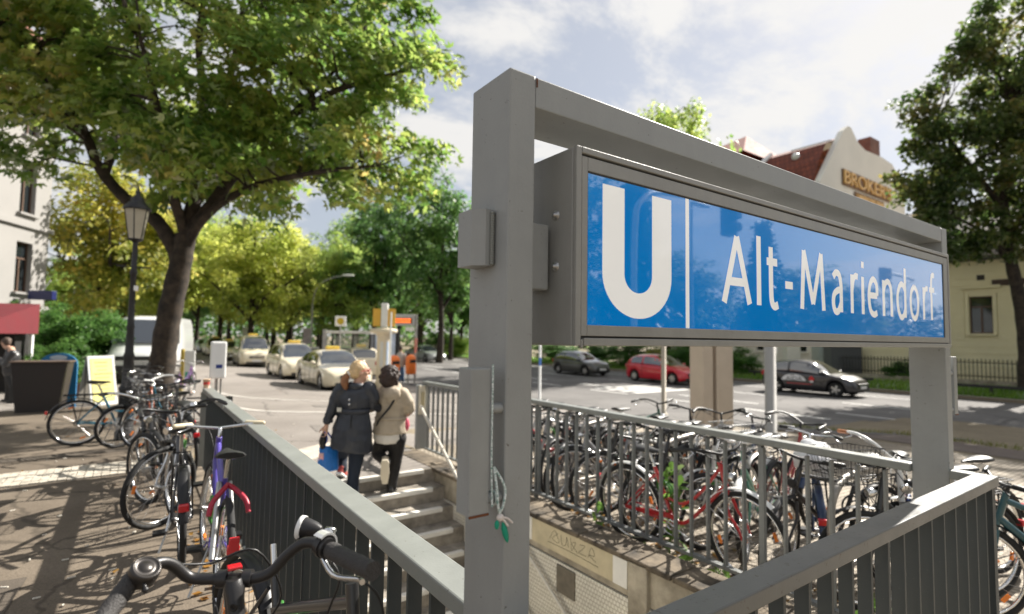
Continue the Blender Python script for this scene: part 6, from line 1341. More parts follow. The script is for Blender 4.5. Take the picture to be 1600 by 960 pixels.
# plain poles on the right hand pavement
def pole(x, y, h, r, lab, mt=None):
    p = ag(x, y); T = thing('pole', lab, 'pole', p); MB().lathe((0, 0, -.05), [(r*1.9, 0), (r*1.9, .07), (r, .09), (r, h), (r*.6, h+.02)], 14).build('shaft', mt or M_postgrey, T); return T
t = pole(843, 628, 3.4, .045, 'thin pale pole with a blue sticker just right of the near sign post', M_white)
MB().lathe((0, 0, 1.25), [(.047, 0), (.047, .28)], 14).build('blue_sticker', mat('blue_sticker', (.08, .2, .55), .5), t)
pole(1037, 648, 3.6, .07, 'beige pole standing before the red car', mat('beige_pole', (.42, .37, .29), .55, .2, .05, 5))
t = pole(1205, 690, 4.2, .105, 'thick grey lamp pole in front of the black car')
MB().bev((-.09, -.112, 1.72), (.08, -.09, 1.92), .004).build('notice', M_white, t, None, (0, 0, .7))
p = ag(1111, 672); pr_ = thing('steel_pillar', 'broad brushed steel pillar of a billboard behind the bicycles', 'pillar', p, math.radians(-12))
M_brush = mat('brushed_steel', (.50, .43, .35), .4, .25, .06, 3)
MB().bev((-.42, -.22, 0), (-.13, .22, 3.0), .02).build('column', M_brush, pr_); MB().bev((-.06, -.26, 0), (.42, .22, 3.0), .02).build('column', M_brush, pr_); MB().bb((-.128, -.12, 0), (-.062, .12, 3.0)).build('joint', M_brush, pr_)
# low guard rails along the verge
for i, (x, y0, y1, lab) in enumerate([(28.9, 10.9, 17.2, 'low dark guard rail on the grass behind the black car'), (28.9, 1.5, 9.3, 'low dark guard rail on the grass at the right edge')]):
    T = thing('guard_rail', lab, 'guard rail', (x, y0, -.5)); MB().bev((-.05, 0, .34), (.05, y1-y0, .46), .01).build('rail', M_iron, T)
    for k in range(4): y = .3+(y1-y0-.6)*k/3; MB().bb((-.045, y-.05, -.05), (.045, y+.05, .338)).build('post', M_iron, T)
# cabinets, boards and a cross post by the cream house
def cab(x0, x1, yb, yt, D, lab, name, m_, cat, roof=True, dp=.5):
    a = at(x0, 540, D=D); b = at(x1, 540, D=D); w = (b-a).length; c = (a+b)/2; z = -.5; h = at((x0+x1)/2, yt, D=D).z-z
    T = thing(name, lab, cat, (c.x, c.y, z), math.radians(-35.24)); MB().bev((-w/2, -dp/2, 0), (w/2, dp/2, h), .02).build('body', m_, T)
    if roof: MB().bev((-w/2-.05, -dp/2-.05, h+.003), (w/2+.05, dp/2+.05, h+.07), .015).build('lid', m_, T)
    MB().bb((-w/2+.06, -dp/2-.012, .12), (w/2-.06, -dp/2-.001, h-.1)).build('door', m_, T); return T
cab(1292, 1340, 595, 543, 32, 'tall dark grey cabinet behind the black car', 'utility_cabinet', mat('cabinet_grey', (.09, .095, .10), .5), 'cabinet', True, .8)
cab(1349, 1372, 577, 551, 33, 'small beige stone pillar box in front of the cream house', 'gate_pillar', M_conc, 'pillar')
cab(1274, 1289, 590, 538, 34, 'pale green glass panel booth behind the black car roof', 'bus_booth', mat('pale_glass_panel', (.32, .37, .35), .15, spec=.8), 'booth', False, 1.0)
cab(1226, 1247, 585, 535, 35, 'pale rendered wall pier behind the black car', 'wall_pier', M_gab, 'wall', False, .6)
cab(1537, 1551, 577, 551, 31, 'dark square board at the cream house fence', 'notice_box', M_iron, 'board', False, .12)
p = at(1495, 540, D=29); p.z = -.5; T = thing('cross_post', 'pale thin post with cross arm beside the right end of the sign', 'post', p, -.6)
MB().bev((-.04, -.04, 0), (.04, .04, 2.75), .01).build('upright', M_white, T); MB().bev((-.32, -.05, 2.0), (.32, -.042, 2.22), .003).build('arm', M_white, T)
# A-board, dark stand with blue round board, potted plant
p = ag(152, 632); ab = thing('notice_board', 'A shaped pavement board with yellow menu sheet beside the lamp post', 'sign board', (p.x, p.y, p.z), math.radians(32)); 
M_sheet = mat('yellow_sheet', (.75, .70, .24), .6, 0, .06, 4)
for s, nm in ((-1, 'front_panel'), (1, 'rear_panel')):
    R = Matrix.Rotation(s*.22, 3, 'X')
    MB().box((0, s*.15, .60), (.60, .03, 1.22), R).build(nm, M_white if s < 0 else mat('grey_board', (.3, .28, .24), .6), ab)
fs = MB().box((0, -.169, .62), (.50, .006, 1.08), Matrix.Rotation(-.22, 3, 'X')).build('menu_sheet', M_sheet, ab)
mb = MB(); R = Matrix.Rotation(-.22, 3, 'X'); r0 = random.Random(4)
for i in range(9):
    z = .43-.095*i; w = r0.uniform(.2, .36)*(1.2 if i in (0, 3) else 1); c = R @ Vector((r0.uniform(-.02, .02), -.006, z)); mb.box(Vector((0, -.169, .62))+c, (min(.54, w), .003, .02 if i not in (0, 3) else .035), R)
tag(mb.build('faded_lines', mat('faded_print', (.38, .34, .13), .7), fs), None, None, None, 'stuff')
MB().box((-.30, 0, .5), (.012, .02, .9)).build('side_strap', M_black, ab)
p = ag(64, 643); ds = thing('planter_stand', 'dark tapered counter stand in front of the kiosk', 'stand', (p.x, p.y, p.z), math.radians(-10))
tp = [(-.48, 1.08), (.48, 1.08), (.36, 0), (-.36, 0)]
MB().prism(tp, (0, -.28, 0), (1, 0, 0), (0, 0, 1), (0, .5, 0)).build('body', mat('dark_brown_wood', (.02, .014, .011), .6, 0, .2, 6), ds)
MB().bev((-.51, -.32, 1.082), (.51, .26, 1.115), .01).build('top_board', mat('counter_top', (.10, .065, .045), .5), ds)
p2 = p+Vector((.20, .50, 0)); rb = thing('round_board', 'blue board with rounded top standing behind the dark stand', 'sign board', (p2.x, p2.y, gz(p2.x, p2.y)), math.radians(-14))
ol_ = [(-.36, 0), (.36, 0), (.36, 1.0)]+[(.36*math.cos(PI*k/14), 1.0+.26*math.sin(PI*k/14)) for k in range(1, 14)]+[(-.36, 1.0)]
MB().prism(ol_, (0, 0, .02), (1, 0, 0), (0, 0, 1), (0, .05, 0)).build('board', mat('bright_blue_board', (.012, .15, .33), .5), rb)
MB().ell((0, -.004, 1.17), (.17, .004, .06), 14, 8).build('pale_emblem', mat('pale_emblem', (.45, .5, .55), .5), rb)
p = ag(112, 628); pt = thing('plant_pot', 'ribbed terracotta plant pot between the stand and the notice board', 'plant pot', (p.x, p.y+1.2, gz(p.x, p.y+1.2)))
MB().lathe((0, 0, 0), [(.22, 0), (.30, .45), (.33, .46), (.33, .52), (.28, .52), (.26, .46)], 18).build('pot', mat('terracotta', (.12, .06, .04), .8, 0, .2, 8), pt)
r_ = np.random.default_rng(3); C = r_.normal(size=(260, 3))*np.array([.25, .25, .22])+np.array([0, 0, .8]); obj('plant', leaves('plant', C, .12, OVAL, r_, .3), LV_hedge, pt)
# white dispenser box on a post at the railing end, with a paper cup on the rail
T = thing('dispenser_box', 'white box on a thin post at the far end of the slatted railing', 'dispenser', (.86, 7.62, 0))
MB().cyl((0, 0, 0), (0, 0, 1.06), .018, 10).build('post', M_steel, T); MB().cyl((.05, 0, 0), (.05, 0, 1.06), .012, 8).build('post', M_steel, T)
b = MB().bev((-.075, -.075, 1.06), (.095, .08, 1.52), .02).build('box', M_white, T); MB().bev((-.02, -.078, 1.19), (.05, -.0755, 1.235), .001).build('blue_mark', mat('mark_blue', (.01, .03, .2), .5), b)
T = thing('paper_cup', 'small paper cup left on the far end of the slatted railing', 'cup', (.74, 7.49, RZ+.001)); MB().lathe((0, 0, 0), [(.028, 0), (.040, .10), (.042, .10), (.042, .108), (.036, .108)], 16).build('cup', mat('beige_cup', (.6, .42, .28), .6), T); MB().lathe((0, 0, .04), [(.0335, 0), (.0375, .035)], 16).build('red_band', mat('cup_red', (.5, .05, .04), .6), T)
# bus stop group: shelter, advertising column, bins, display, stop sign
p = ag(556, 592); sh_ = thing('bus_shelter', 'glass bus shelter with flat pale roof behind the taxis', 'bus shelter', (p.x, p.y+1.0, p.z), math.radians(-28))
MB().bev((-1.15, -.7, 2.30), (1.15, .7, 2.44), .02).build('roof', mat('shelter_roof', (.5, .49, .46), .5), sh_)
for x in (-1.05, 0, 1.05): MB().bb((x-.04, .6, 0), (x+.04, .68, 2.30)).build('post', M_iron, sh_)
M_clear = mat('shelter_glass', (.30, .34, .32), .05, 0, spec=.8, alpha=.35)
for a, b in ((-1.0, -.05), (.05, 1.0)): MB().bb((a, .62, .25), (b, .64, 2.2)).build('pane', M_clear, sh_)
MB().bb((1.02, -.6, .1), (1.13, .58, 2.28)).build('advert_case', M_iron, sh_); MB().bev((-.8, .2, .44), (.8, .55, .5), .01).build('bench', M_steel, sh_)
hs = thing('stop_sign', 'square bus stop sign with yellow disc above the shelter roof', 'sign', (p.x-1.0, p.y-.4, p.z), math.radians(-30))
MB().cyl((0, 0, 0), (0, 0, 3.1), .035, 8).build('post', M_postgrey, hs); MB().bev((-.27, -.03, 2.66), (.27, .03, 3.16), .03).build('plate', M_white, hs); MB().lathe((0, -.032, 2.91), [(.17, 0), (.17, -.006)], 20, (0, 1, 0)).build('yellow_disc', mat('stop_yellow', (.5, .36, .02), .5), hs)
p = ag(597, 609); ac = thing('advertising_column', 'cream round advertising column with wide cap at the bus stop', 'advertising column', p)
M_col = mat('cream_column', (.66, .58, .44), .7, 0, .07, 2); MB().lathe((0, 0, 0), [(.29, 0), (.29, .3), (.25, .34), (.25, 2.1), (.3, 2.2), (.5, 2.24), (.53, 2.27), (.53, 2.38), (.48, 2.41), (.1, 2.45)], 28).build('shaft', M_col, ac)
for a, m_, w in ((-2.2, M_poster, .5), (-1.2, mat('poster_pale_blue', (.45, .55, .7), .6, 0, .3, 5), .5), (-.35, mat('poster_pink', (.65, .3, .35), .6, 0, .3, 6), .4)):
    vs = []
    for k in range(6): t = a-w/2+w*k/5; vs += [(.256*math.cos(t), .256*math.sin(t), .9), (.256*math.cos(t), .256*math.sin(t), 1.9)]
    MB().add(vs, [(2*k, 2*k+2, 2*k+3, 2*k+1) for k in range(5)]).build('poster', m_, ac)
for k, (w, x) in enumerate(((.2, -.27), (.2, .30))): MB().bev((x-w/2-.05, -.15, 2.5), (x+w/2+.05, -.08, 3.2), .01).build('yellow_panel', mat('panel_yellow', (.72, .42, .06), .5) if k == 0 else bpy.data.materials['panel_yellow'], ac, None, (0, 0, -.5))
MB().bev((-.1, -.2, 2.46), (.16, .1, 3.42), .03).build('white_sign_case', M_white, ac, None, (0, 0, -.5))
p = ag(608, 612); wp = thing('white_pole', 'slim white pole in front of the advertising column', 'pole', p); MB().cyl((0, 0, 0), (0, 0, 3.0), .035, 10).build('shaft', M_white, wp)
def litter(x, y, lab, r=.26):
    p = ag(x, y); T = thing('litter_bin', lab, 'litter bin', p, 0, 'orange litter bins at the bus stop'); MB().lathe((0, 0, .45), [(r*.8, 0), (r, .04), (r, .72), (r*.96, .8), (r*.6, .9), (r*.1, .93)], 20).build('bin', M_orange, T)
    MB().cyl((0, r+.04, 0), (0, r+.04, 1.3), .04, 8).build('post', M_postgrey, T); MB().bb((-r*.6, -r*1.01, 1.0), (r*.6, -r*.9, 1.14)).build('slot', M_black, T)
litter(614, 606, 'orange litter bin nearest the advertising column', .27); litter(641, 600, 'orange litter bin on the display post', .24)
p = ag(648, 599); dp = thing('departure_display', 'departure display with orange digits on a tall grey post', 'display', p, math.radians(-35))
MB().cyl((0, 0, 0), (0, 0, 3.3), .06, 10).build('post', M_postgrey, dp); MB().bev((-1.1, -.1, 2.75), (-.06, .1, 3.3), .02).build('display_case', mat('display_grey', (.45, .45, .44), .5), dp)
sc = MB().bb((-1.0, -.106, 2.86), (-.18, -.101, 3.12)).build('screen', mat('display_black', (.06, .012, .005), .4), dp); mb = MB()
for i in range(2):
    x = -.97
    while x < -.34: w = r0.uniform(.04, .11); mb.bb((x, -.109, 2.89+.12*i), (x+w, -.107, 2.97+.12*i)); x += w+.02
tag(mb.build('digits', mat('display_orange', (.9, .16, .03), .5, emit=1.0), dp), None, None, None, 'stuff')
MB().bev((-.5, -.06, 2.5), (-.1, .06, 2.68), .01).build('route_plate', M_white, dp); MB().lathe((0, 0, 1.45), [(.066, 0), (.066, .7)], 10).build('red_band', mat('post_red', (.55, .22, .18), .6), dp)
p = ag(619, 592); pb_ = thing('poster_case', 'framed poster case with pale blue and red poster behind the orange bins', 'poster case', p+Vector((.3, 2.2, 0)), math.radians(-30))
MB().bev((-.7, -.08, .4), (.7, .08, 2.7), .02).build('frame', M_iron, pb_); MB().bb((-.62, -.09, .9), (.5, -.083, 2.4)).build('poster', mat('poster_sky', (.50, .58, .72), .5, 0, .2, 3), pb_); MB().bb((-.62, -.098, .52), (.5, -.091, .88)).build('red_strip', mat('poster_red', (.6, .06, .08), .5), pb_)
# curved street lamp far behind, banners
p = pd(488, 44); T = thing('street_lamp', 'tall modern street lamp with curved arm above the taxis', 'street lamp', p, math.radians(-35))
MB().tube(arc_pts([(0, 0, 0), (0, 0, 3.5), (.05, 0, 5.2), (.5, 0, 6.4), (1.6, 0, 7.0), (2.4, 0, 7.15)], 6), [.09-.05*i/30 for i in range(31)], 8).build('mast', M_postgrey, T); MB().ell((2.85, 0, 7.22), (.55, .2, .1), 12, 6).build('lamp_head', M_white, T)
for x, D, w, y0, y1, c, lab in ((481, 46, .8, 513, 538, (.5, .42, .42), 'pale banner board behind the second taxi roof sign'), (508, 42, .36, 515, 545, (.6, .55, .52), 'narrow white and red notice on a pole behind the saloon taxi'), (383, 52, .5, 512, 524, (.5, .5, .5), 'small pale traffic sign above the taxi van')):
    a = at(x, y0, D=D); b = at(x, y1, D=D); p = Vector((a.x, a.y, rz(a.x, a.y))); T = thing('street_sign', lab, 'sign', p, math.radians(-35)); MB().cyl((0, .03, 0), (0, .03, a.z-p.z), .04, 8).build('post', M_postgrey, T); MB().bev((-w/2, -.03, b.z-p.z), (w/2, -.001, a.z-p.z), .01).build('plate', mat('sign_plate', c, .5, 0, .2, 4), T)
# green and white boards by the maple trunk
p = ag(283, 612); T = thing('advert_stand', 'white and green advert stand right of the maple trunk', 'sign board', p, math.radians(-25)); MB().bev((-.05, -.05, 0), (.04, .05, 1.35), .01).build('yellow_post', mat('ochre_post', (.4, .3, .05), .6), T); MB().bev((.06, -.03, .2), (.36, .03, 1.3), .01).build('board', M_poster, T); MB().bb((.1, -.036, .3), (.32, -.031, .62)).build('green_field', mat('board_green', (.02, .3, .16), .6), T)
# ---- behind the viewer, mirrored in the glossy sign: trees, a spruce, signal masts
def spruce(lab, p, h, seed):
    r = np.random.default_rng(seed); T = thing('spruce_tree', lab, 'tree', p); C = []
    mb = MB().tube([(0, 0, 0), (.05, 0, h*.5), (0, 0, h)], [.22, .12, .02], 8)
    for i in range(26):
        z = h*(.12+.86*i/26); R = (1-i/26.5)*h*.21+.1
        for k in range(7):
            a = 2.4*i+k*.9+r.normal()*.15; q = R*r.uniform(.75, 1.1); tip = Vector((q*math.cos(a), q*math.sin(a), z-.22*q)); mb.tube([(0, 0, z), tip*.5+Vector((0, 0, z*.5)), tip], [.03, .02, .008], 4)
            for s in np.linspace(.25, 1, 14):
                for j in range(4): C.append((tip.x*s+r.normal()*.12, tip.y*s+r.normal()*.12, z+(tip.z-z)*s-abs(r.normal())*.16))
    mb.build('trunk', M_bark, T); obj('crown', leaves('crown', np.array(C), .26, DIAM, r, .1), LV_needle, T)
spruce('slim dark spruce across the side street behind the viewer', (30.0, -15, -.5), 9.6, 4); spruce('second spruce seen only as a reflection in the sign glass', (11.0, -8, -.3), 6.4, 6)
for i, (x, y, s, sz, lab) in enumerate([(13.0, -12, .6, .55, 'broad tree behind the viewer mirrored left in the sign'), (33, -22, .9, .62, 'round tree behind the viewer mirrored beside the capital letter'), (40, -30, 1.2, .7, 'green tree behind the viewer mirrored above the hyphen'), (50, -20, 1.0, .66, 'green tree behind the viewer mirrored in the middle of the name'), (62, -30, 1.3, .75, 'tree behind the viewer mirrored towards the end of the name'), (80, -36, 1.5, .75, 'far tree behind the viewer mirrored at the right end'), (104, -42, 1.9, .8, 'distant tree behind the viewer at the mirrored road bend')]):
    tree('street_tree', lab, Vector((x, y, -.4)), PB() if i % 2 else PC(), LV_dark, s, sz, i)
def signal(lab, p, arm, h, rz_):
    T = thing('traffic_signal', lab, 'traffic light', p, rz_); MB().tube(arc_pts([(0, 0, 0), (0, 0, h-1.2), (.3, 0, h-.3), (1.2, 0, h), (arm, 0, h+.1)], 5), .07, 10).build('mast', M_postgrey, T)
    hd = MB().bev((arm-.2, -.15, h-.75), (arm+.2, .15, h+.3), .04).build('signal_head', M_iron, T)
    for k, c in enumerate(((.25, .01, .01), (.25, .15, .01), (.01, .2, .06))): MB().lathe((arm, .16, h+.12-.33*k), [(.11, 0), (.11, .03)], 14, (0, 1, 0)).build('lens', mat('signal_lens', c, .3), hd); MB().lathe((arm, .16, h+.12-.33*k), [(.125, .0), (.125, .16)], 12, (0, 1, 0)).build('visor', M_iron, hd)
signal('traffic light on a curved cantilever mast behind the viewer', (9.4, -6.5, -.25), 3.8, 5.5, 0); signal('second traffic light on a mast behind the viewer near the road', (33, -9, -.5), -2.6, 5.6, 0)
p = Vector((13.6, -8, -.4)); T = thing('street_lamp', 'slim street lamp behind the viewer mirrored in the sign', 'street lamp', p); MB().cyl((0, 0, 0), (0, 0, 6.2), .06, 8, .04).build('mast', M_postgrey, T); MB().ell((.45, 0, 6.2), (.5, .14, .07), 10, 6).build('lamp_head', M_postgrey, T)
# ------------------------------------------------------------------ people (joints surveyed from the picture at each person's own distance)
M_skin = mat('skin', (.58, .35, .25), .55, 0, .05, 6, spec=.35); M_skin2 = mat('skin_tan', (.42, .24, .16), .55, spec=.35)
def folds(me, amp, f, seed=0, keep=None):
    off = Vector((seed*3.1, seed*1.7, seed*.9))
    for v in me.vertices:
        p = v.co*f; n_ = noise.noise(Vector((p.x, p.y, p.z*.45))+off)*.65+noise.noise(p*2.3+off)*.35; v.co += v.normal*n_*amp
    me.update(); return me
def elring(c, w, d, fx, n=22, dip=0):
    fx = Vector(fx).normalized(); fy = Vector((-fx.y, fx.x, 0)); c = Vector(c)
    return [c+fx*w*math.cos(2*PI*k/n)+fy*d*math.sin(2*PI*k/n)+Vector((0, 0, dip*math.cos(2*PI*k/n))) for k in range(n)]
def hand(m, wrist, d, side, s=1, curl=.5):   # palm, four bent fingers and a thumb
    d = Vector(d).normalized(); u, v, _ = basis(d); u = Vector(side).normalized(); v = d.cross(u).normalized()
    m.caps(wrist, wrist+d*.045*s, .026*s, .03*s, 8); m.ell(wrist+d*.055*s, (.034*s, .022*s, .042*s), 10, 7, Matrix((u, v, d)).transposed())
    for k in range(4):
        L_ = (.072, .08, .076, .06)[k]*s; b = wrist+d*.09*s+u*(-.027+.018*k)*s; p1 = b+(d*math.cos(curl*.5)+v*math.sin(curl*.5))*L_*.5; p2 = p1+(d*math.cos(curl*1.6)+v*math.sin(curl*1.6))*L_*.5
        m.caps(b, p1, .0092*s, .0088*s, 7).caps(p1, p2, .0088*s, .0075*s, 7)
    t0 = wrist+d*.03*s-u*.03*s; t1 = t0+(d*.75-u*.55+v*.3)*.045*s; m.caps(t0, t1, .012*s, .010*s, 7).caps(t1, t1+(d*.9+v*.4)*.03*s, .010*s, .008*s, 7)
def head(m, c, fwd, s=1, R=None):   # skull, jaw, nose, lips, ears
    f = Vector(fwd).normalized(); l = Vector((-f.y, f.x, 0)).normalized(); u = l.cross(f)*-1 if (l.cross(f)).z < 0 else l.cross(f)
    B = Matrix((f, l, u)).transposed()
    m.ell(c+u*.02*s, (.096*s, .076*s, .108*s), 18, 12, B); m.ell(c+f*.025*s-u*.055*s, (.066*s, .058*s, .065*s), 14, 10, B); m.ell(c+f*.055*s-u*.095*s, (.03*s, .03*s, .022*s), 10, 8, B)
    m.caps(c+f*.088*s+u*.012*s, c+f*.110*s-u*.028*s, .009*s, .015*s, 8); m.ell(c+f*.085*s-u*.062*s, (.016*s, .026*s, .012*s), 10, 6, B)
    for q in (1, -1): m.ell(c+l*.078*s*q-u*.012*s-f*.008*s, (.02*s, .012*s, .034*s), 8, 6, B); m.ell(c+f*.066*s+l*.034*s*q-u*.018*s, (.026*s, .026*s, .02*s), 8, 6, B); m.ell(c+f*.084*s+l*.033*s*q+u*.032*s, (.012*s, .026*s, .01*s), 8, 6, B)
    return B
def face(T, c, fwd, s, lo, eye=True, glasses=None, lip=(.45, .14, .12)):
    f = Vector(fwd).normalized(); l = Vector((-f.y, f.x, 0)).normalized(); u = f.cross(l)
    mb = MB()
    for q in (1, -1): mb.ell(c+f*.083*s+l*.033*s*q+u*.008*s, (.010*s,)*3, 8, 6)
    tag(mb.build('eyes', mat('eye_dark', (.05, .035, .03), .2), T, lo), None, None, None, 'stuff')
    MB().ell(c+f*.096*s-u*.062*s, (.009*s, .024*s, .009*s), 10, 6, Matrix((f, l, u)).transposed()).build('lips', mat('lips', lip, .5), T, lo)
    if glasses:
        g = MB()
        for q in (1, -1): g.ring(c+f*.106*s+l*.034*s*q+u*.008*s, f, .025*s, .0035*s, 14, 5); g.tube([c+f*.104*s+l*.06*s*q+u*.012*s, c+f*.0*s+l*.084*s*q+u*.012*s], .003*s, 5)
        g.tube([c+f*.108*s+l*.01*s+u*.01*s, c+f*.108*s-l*.01*s+u*.01*s], .003*s, 5); g.build('glasses', glasses, T, lo)
F2 = Vector((math.sin(_y), math.cos(_y), 0)); R2 = Vector((math.cos(_y), -math.sin(_y), 0))
def mk(D):   # (px, py, metres nearer/farther) -> point at the person's distance
    return lambda x, y, k=0: at(x, y, D=D+k)
def chain(m, pts, n=10):
    for (a, ra), (b, rb) in zip(pts, pts[1:]): m.caps(a, b, ra, rb, n)
    return m
def shoe(T, ankle, toe, lo, m_up, m_sole, name='shoe', w=.043):
    a, t = Vector(ankle), Vector(toe); d = (t-a); d.normalize()
    m = MB().caps(a-d*.02+Vector((0, 0, .02)), a+d*.02+Vector((0, 0, -.01)), .045, .045, 10).caps(a+Vector((0, 0, -.03)), t, w, w*.78, 10); m.caps(a-d*.05+Vector((0, 0, -.03)), a+Vector((0, 0, -.03)), .036, w, 10)
    s = obj(name, remesh(m, .012, 2, name), m_up, T, lo)
    side = Vector((-d.y, d.x, 0)).normalized(); up = d.cross(side); up = up if up.z > 0 else -up
    q = []
    for k, w_ in ((-.085, .03), (-.05, .042), (.03, .045), (.11, .048), ((t-a).length+.02, .03)): q.append((a+d*k-up*.068, w_))
    mb = MB(); vs = []
    for c, w_ in q:
        for z in (0, .02): vs += [c-side*w_+up*z, c+side*w_+up*z]
    mb.add(vs, [(0, 1, 3, 2)]+[f for i in range(4) for f in ((4*i, 4*i+4, 4*i+5, 4*i+1), (4*i+2, 4*i+3, 4*i+7, 4*i+6), (4*i, 4*i+2, 4*i+6, 4*i+4), (4*i+1, 4*i+5, 4*i+7, 4*i+3))]+[(16, 18, 19, 17)]); mb.build('sole', m_sole, s)
    return s
def woman_coat():
    Dp = (at(551, 775, z=-.16)-EYE).dot(FWD); P = mk(Dp); base = P(551, 778)
    T = thing('person', 'blonde woman with ponytail in long dark belted coat carrying a blue bag up the stairs', 'person', (base.x, base.y, -.16)); lo = tuple(-Vector(T.location))
    M_coat = mat('dark_coat_fabric', (.020, .024, .034), .5, 0, .15, 6, .15, 90, spec=.6); M_jean = mat('dark_jeans', (.010, .017, .032), .85, 0, .25, 30); M_hair = mat('blonde_hair', (.60, .42, .22), .5, 0, .25, 14, .5, 60); M_tail = mat('ponytail_brown', (.24, .105, .045), .5, 0, .25, 16, .5, 60)
    hc = P(562, 581, .02); fdir = (R2*.85+F2*.5).normalized()
    sL, sR = P(532, 608), P(579, 606); eL, wL = P(519, 640, -.02), P(510, 664, -.05); eR, wR = P(582, 632, .05), P(596, 640, .14)
    hipL, hipR = P(543, 682), P(561, 682); kL, aL = P(533, 712, .22), P(534, 732, .14); kR, aR = P(555, 727, .02), P(551, 766, 0)
    b = MB(); head(b, hc, fdir, .98); chain(b, [(hc+Vector((0, 0, -.08)), .052), (P(557, 606), .06), (P(555, 625), .12), (P(553, 650), .11), (P(552, 680), .13)])
    chain(b, [(P(556, 610), .07), (sL, .055), (eL, .04), (wL, .026)]); chain(b, [(P(557, 610), .07), (sR, .055), (eR, .04), (wR, .026)])
    chain(b, [(hipL, .09), (kL, .058), (aL, .038)]); chain(b, [(hipR, .09), (kR, .058), (aR, .038)])
    hand(b, wL, P(508, 675, -.05)-wL, R2, .95, .9); hand(b, wR, R2*.9+F2*.2-Vector((0, 0, .1)), F2, .9, .4)
    obj('body', remesh(b, .0085, 3), M_skin, T, lo); face(T, hc, fdir, .98, lo, glasses=mat('red_glasses', (.4, .02, .03), .3))
    # hair: cap swept back into a ponytail
    h = MB(); f = fdir; l = Vector((-f.y, f.x, 0)); u = Vector((0, 0, 1)); B = Matrix((f, l, u)).transposed()
    h.ell(hc-f*.020+u*.030, (.094, .084, .097), 18, 12, B); h.ell(hc-f*.05-u*.01, (.07, .08, .075), 16, 10, B); h.caps(hc-f*.10+u*.0, hc-f*.125-u*.015, .035, .03, 10)
    obj('hair', folds(remesh(h, .008, 1, 'hair'), .009, 34, 2), M_hair, T, lo)
    h = MB(); chain(h, [(hc-f*.12-u*.02, .026), (hc-f*.155-u*.06, .042), (hc-f*.165-u*.11, .045), (hc-f*.15-u*.165, .03), (hc-f*.145-u*.19, .012)]); obj('ponytail', folds(remesh(h, .008, 1, 'ponytail'), .008, 34, 5), M_tail, T, lo)
    MB().ring(hc-f*.122-u*.018, (f*.8+u*.5), .028, .011, 16, 8).build('hair_tie', M_white, T, lo)
    # coat: torso, flared skirt and sleeves as one skin
    c = MB(); ax = (R2*.98+F2*-.15).normalized()
    rs = [elring(P(557, 602), .06, .06, ax), elring(P(556, 605), .10, .075, ax), elring(P(555, 610), .168, .098, ax, dip=.0), elring(P(554, 622), .192, .118, ax), elring(P(553.5, 632), .18, .118, ax), elring(P(552.5, 641), .165, .11, ax), elring(P(551.5, 652), .185, .13, ax), elring(P(550, 668), .215, .16, ax), elring(P(549, 685), .232, .18, ax), elring(P(548.5, 702, .0), .242, .19, ax, 22, -.03), elring(P(548.5, 702, .0), .225, .175, ax, 22, -.03), elring(P(550, 690), .2, .16, ax)]
    c.loft(rs); chain(c, [(sL+R2*.02, .078), (P(525, 622), .070), (eL, .060), (P(512, 657, -.04), .05)], 12); chain(c, [(sR-R2*.02, .078), (P(584, 621, .02), .068), (eR, .060), (P(593, 638, .12), .05)], 12)
    co = obj('coat', folds(remesh(c, .0115, 2, 'coat'), .022, 7, 1), M_coat, T, lo)
    col = MB().ring(P(557.5, 603), (Vector((0, 0, 1))+R2*.1), .074, .026, 22, 8, sx=1.5).build('collar', M_coat, T, lo)
    bl = MB().loft([elring(P(552.6, 638.5), .176, .121, ax), elring(P(552.5, 638.5), .184, .129, ax), elring(P(552.4, 645), .184, .129, ax), elring(P(552.5, 645), .176, .121, ax)], False).build('belt', M_coat, T, lo)
    MB().box(P(530, 640.5, -.10), (.05, .012, .045), Matrix.Rotation(-.9, 3, 'Z')).build('buckle', mat('pearl_buckle', (.62, .6, .52), .3), bl)
    for y in (625, 632): MB().ell(P(546, y, -.135), (.013, .008, .013), 8, 6).build('button', M_chrome, co)
    MB().prism([(-.004, 0), (.004, 0), (.012, -.42), (-.012, -.42)], P(549, 648, -.142), R2, Vector((0, 0, 1)), -F2*.008).build('back_vent', M_black, co)
    for q in ((eL, wL),):
        MB().tube([q[0].lerp(q[1], .62)+Vector((0, 0, .0)), q[0].lerp(q[1], .78)], .056, 12).build('cuff', M_coat, T, lo)
    j = MB(); chain(j, [(P(545, 685), .105), (hipL, .105), (kL, .078), (P(533, 722, .18), .07), (aL, .062)], 12); chain(j, [(hipR, .105), (kR, .078), (P(552, 745, .0), .068), (P(550.5, 768, 0), .07)], 12); obj('jeans', folds(remesh(j, .011, 2, 'jeans'), .008, 14, 4), M_jean, T, lo)
    shoe(T, aL+Vector((0, 0, -.02)), aL+F2*.12+Vector((0, 0, -.09)), lo, mat('red_shoe', (.35, .05, .04), .6), M_white); shoe(T, P(551, 769), P(551, 769)+F2*.13+Vector((0, 0, -.015)), lo, mat('grey_shoe', (.2, .19, .18), .7), M_white)
    # bag in her left hand
    g = P(508.5, 672, -.05); bz = P(513, 735, -.04); bc_ = P(513, 715, -.04)
    Bg = thing('shopping_bag', 'bright blue carrier bag with white and red print in the blonde womans hand', 'bag', (bc_.x, bc_.y, bc_.z-.14)); lo2 = tuple(-Vector(Bg.location))
    m = MB(); up = Vector((0, 0, 1)); axb = (R2*.85+F2*.5).normalized(); m.loft([elring(bc_-up*.145, .10, .05, axb, 20), elring(bc_-up*.13, .118, .066, axb, 20), elring(bc_-up*.02, .112, .058, axb, 20), elring(bc_+up*.10, .102, .03, axb, 20), elring(bc_+up*.13, .098, .012, axb, 20)])
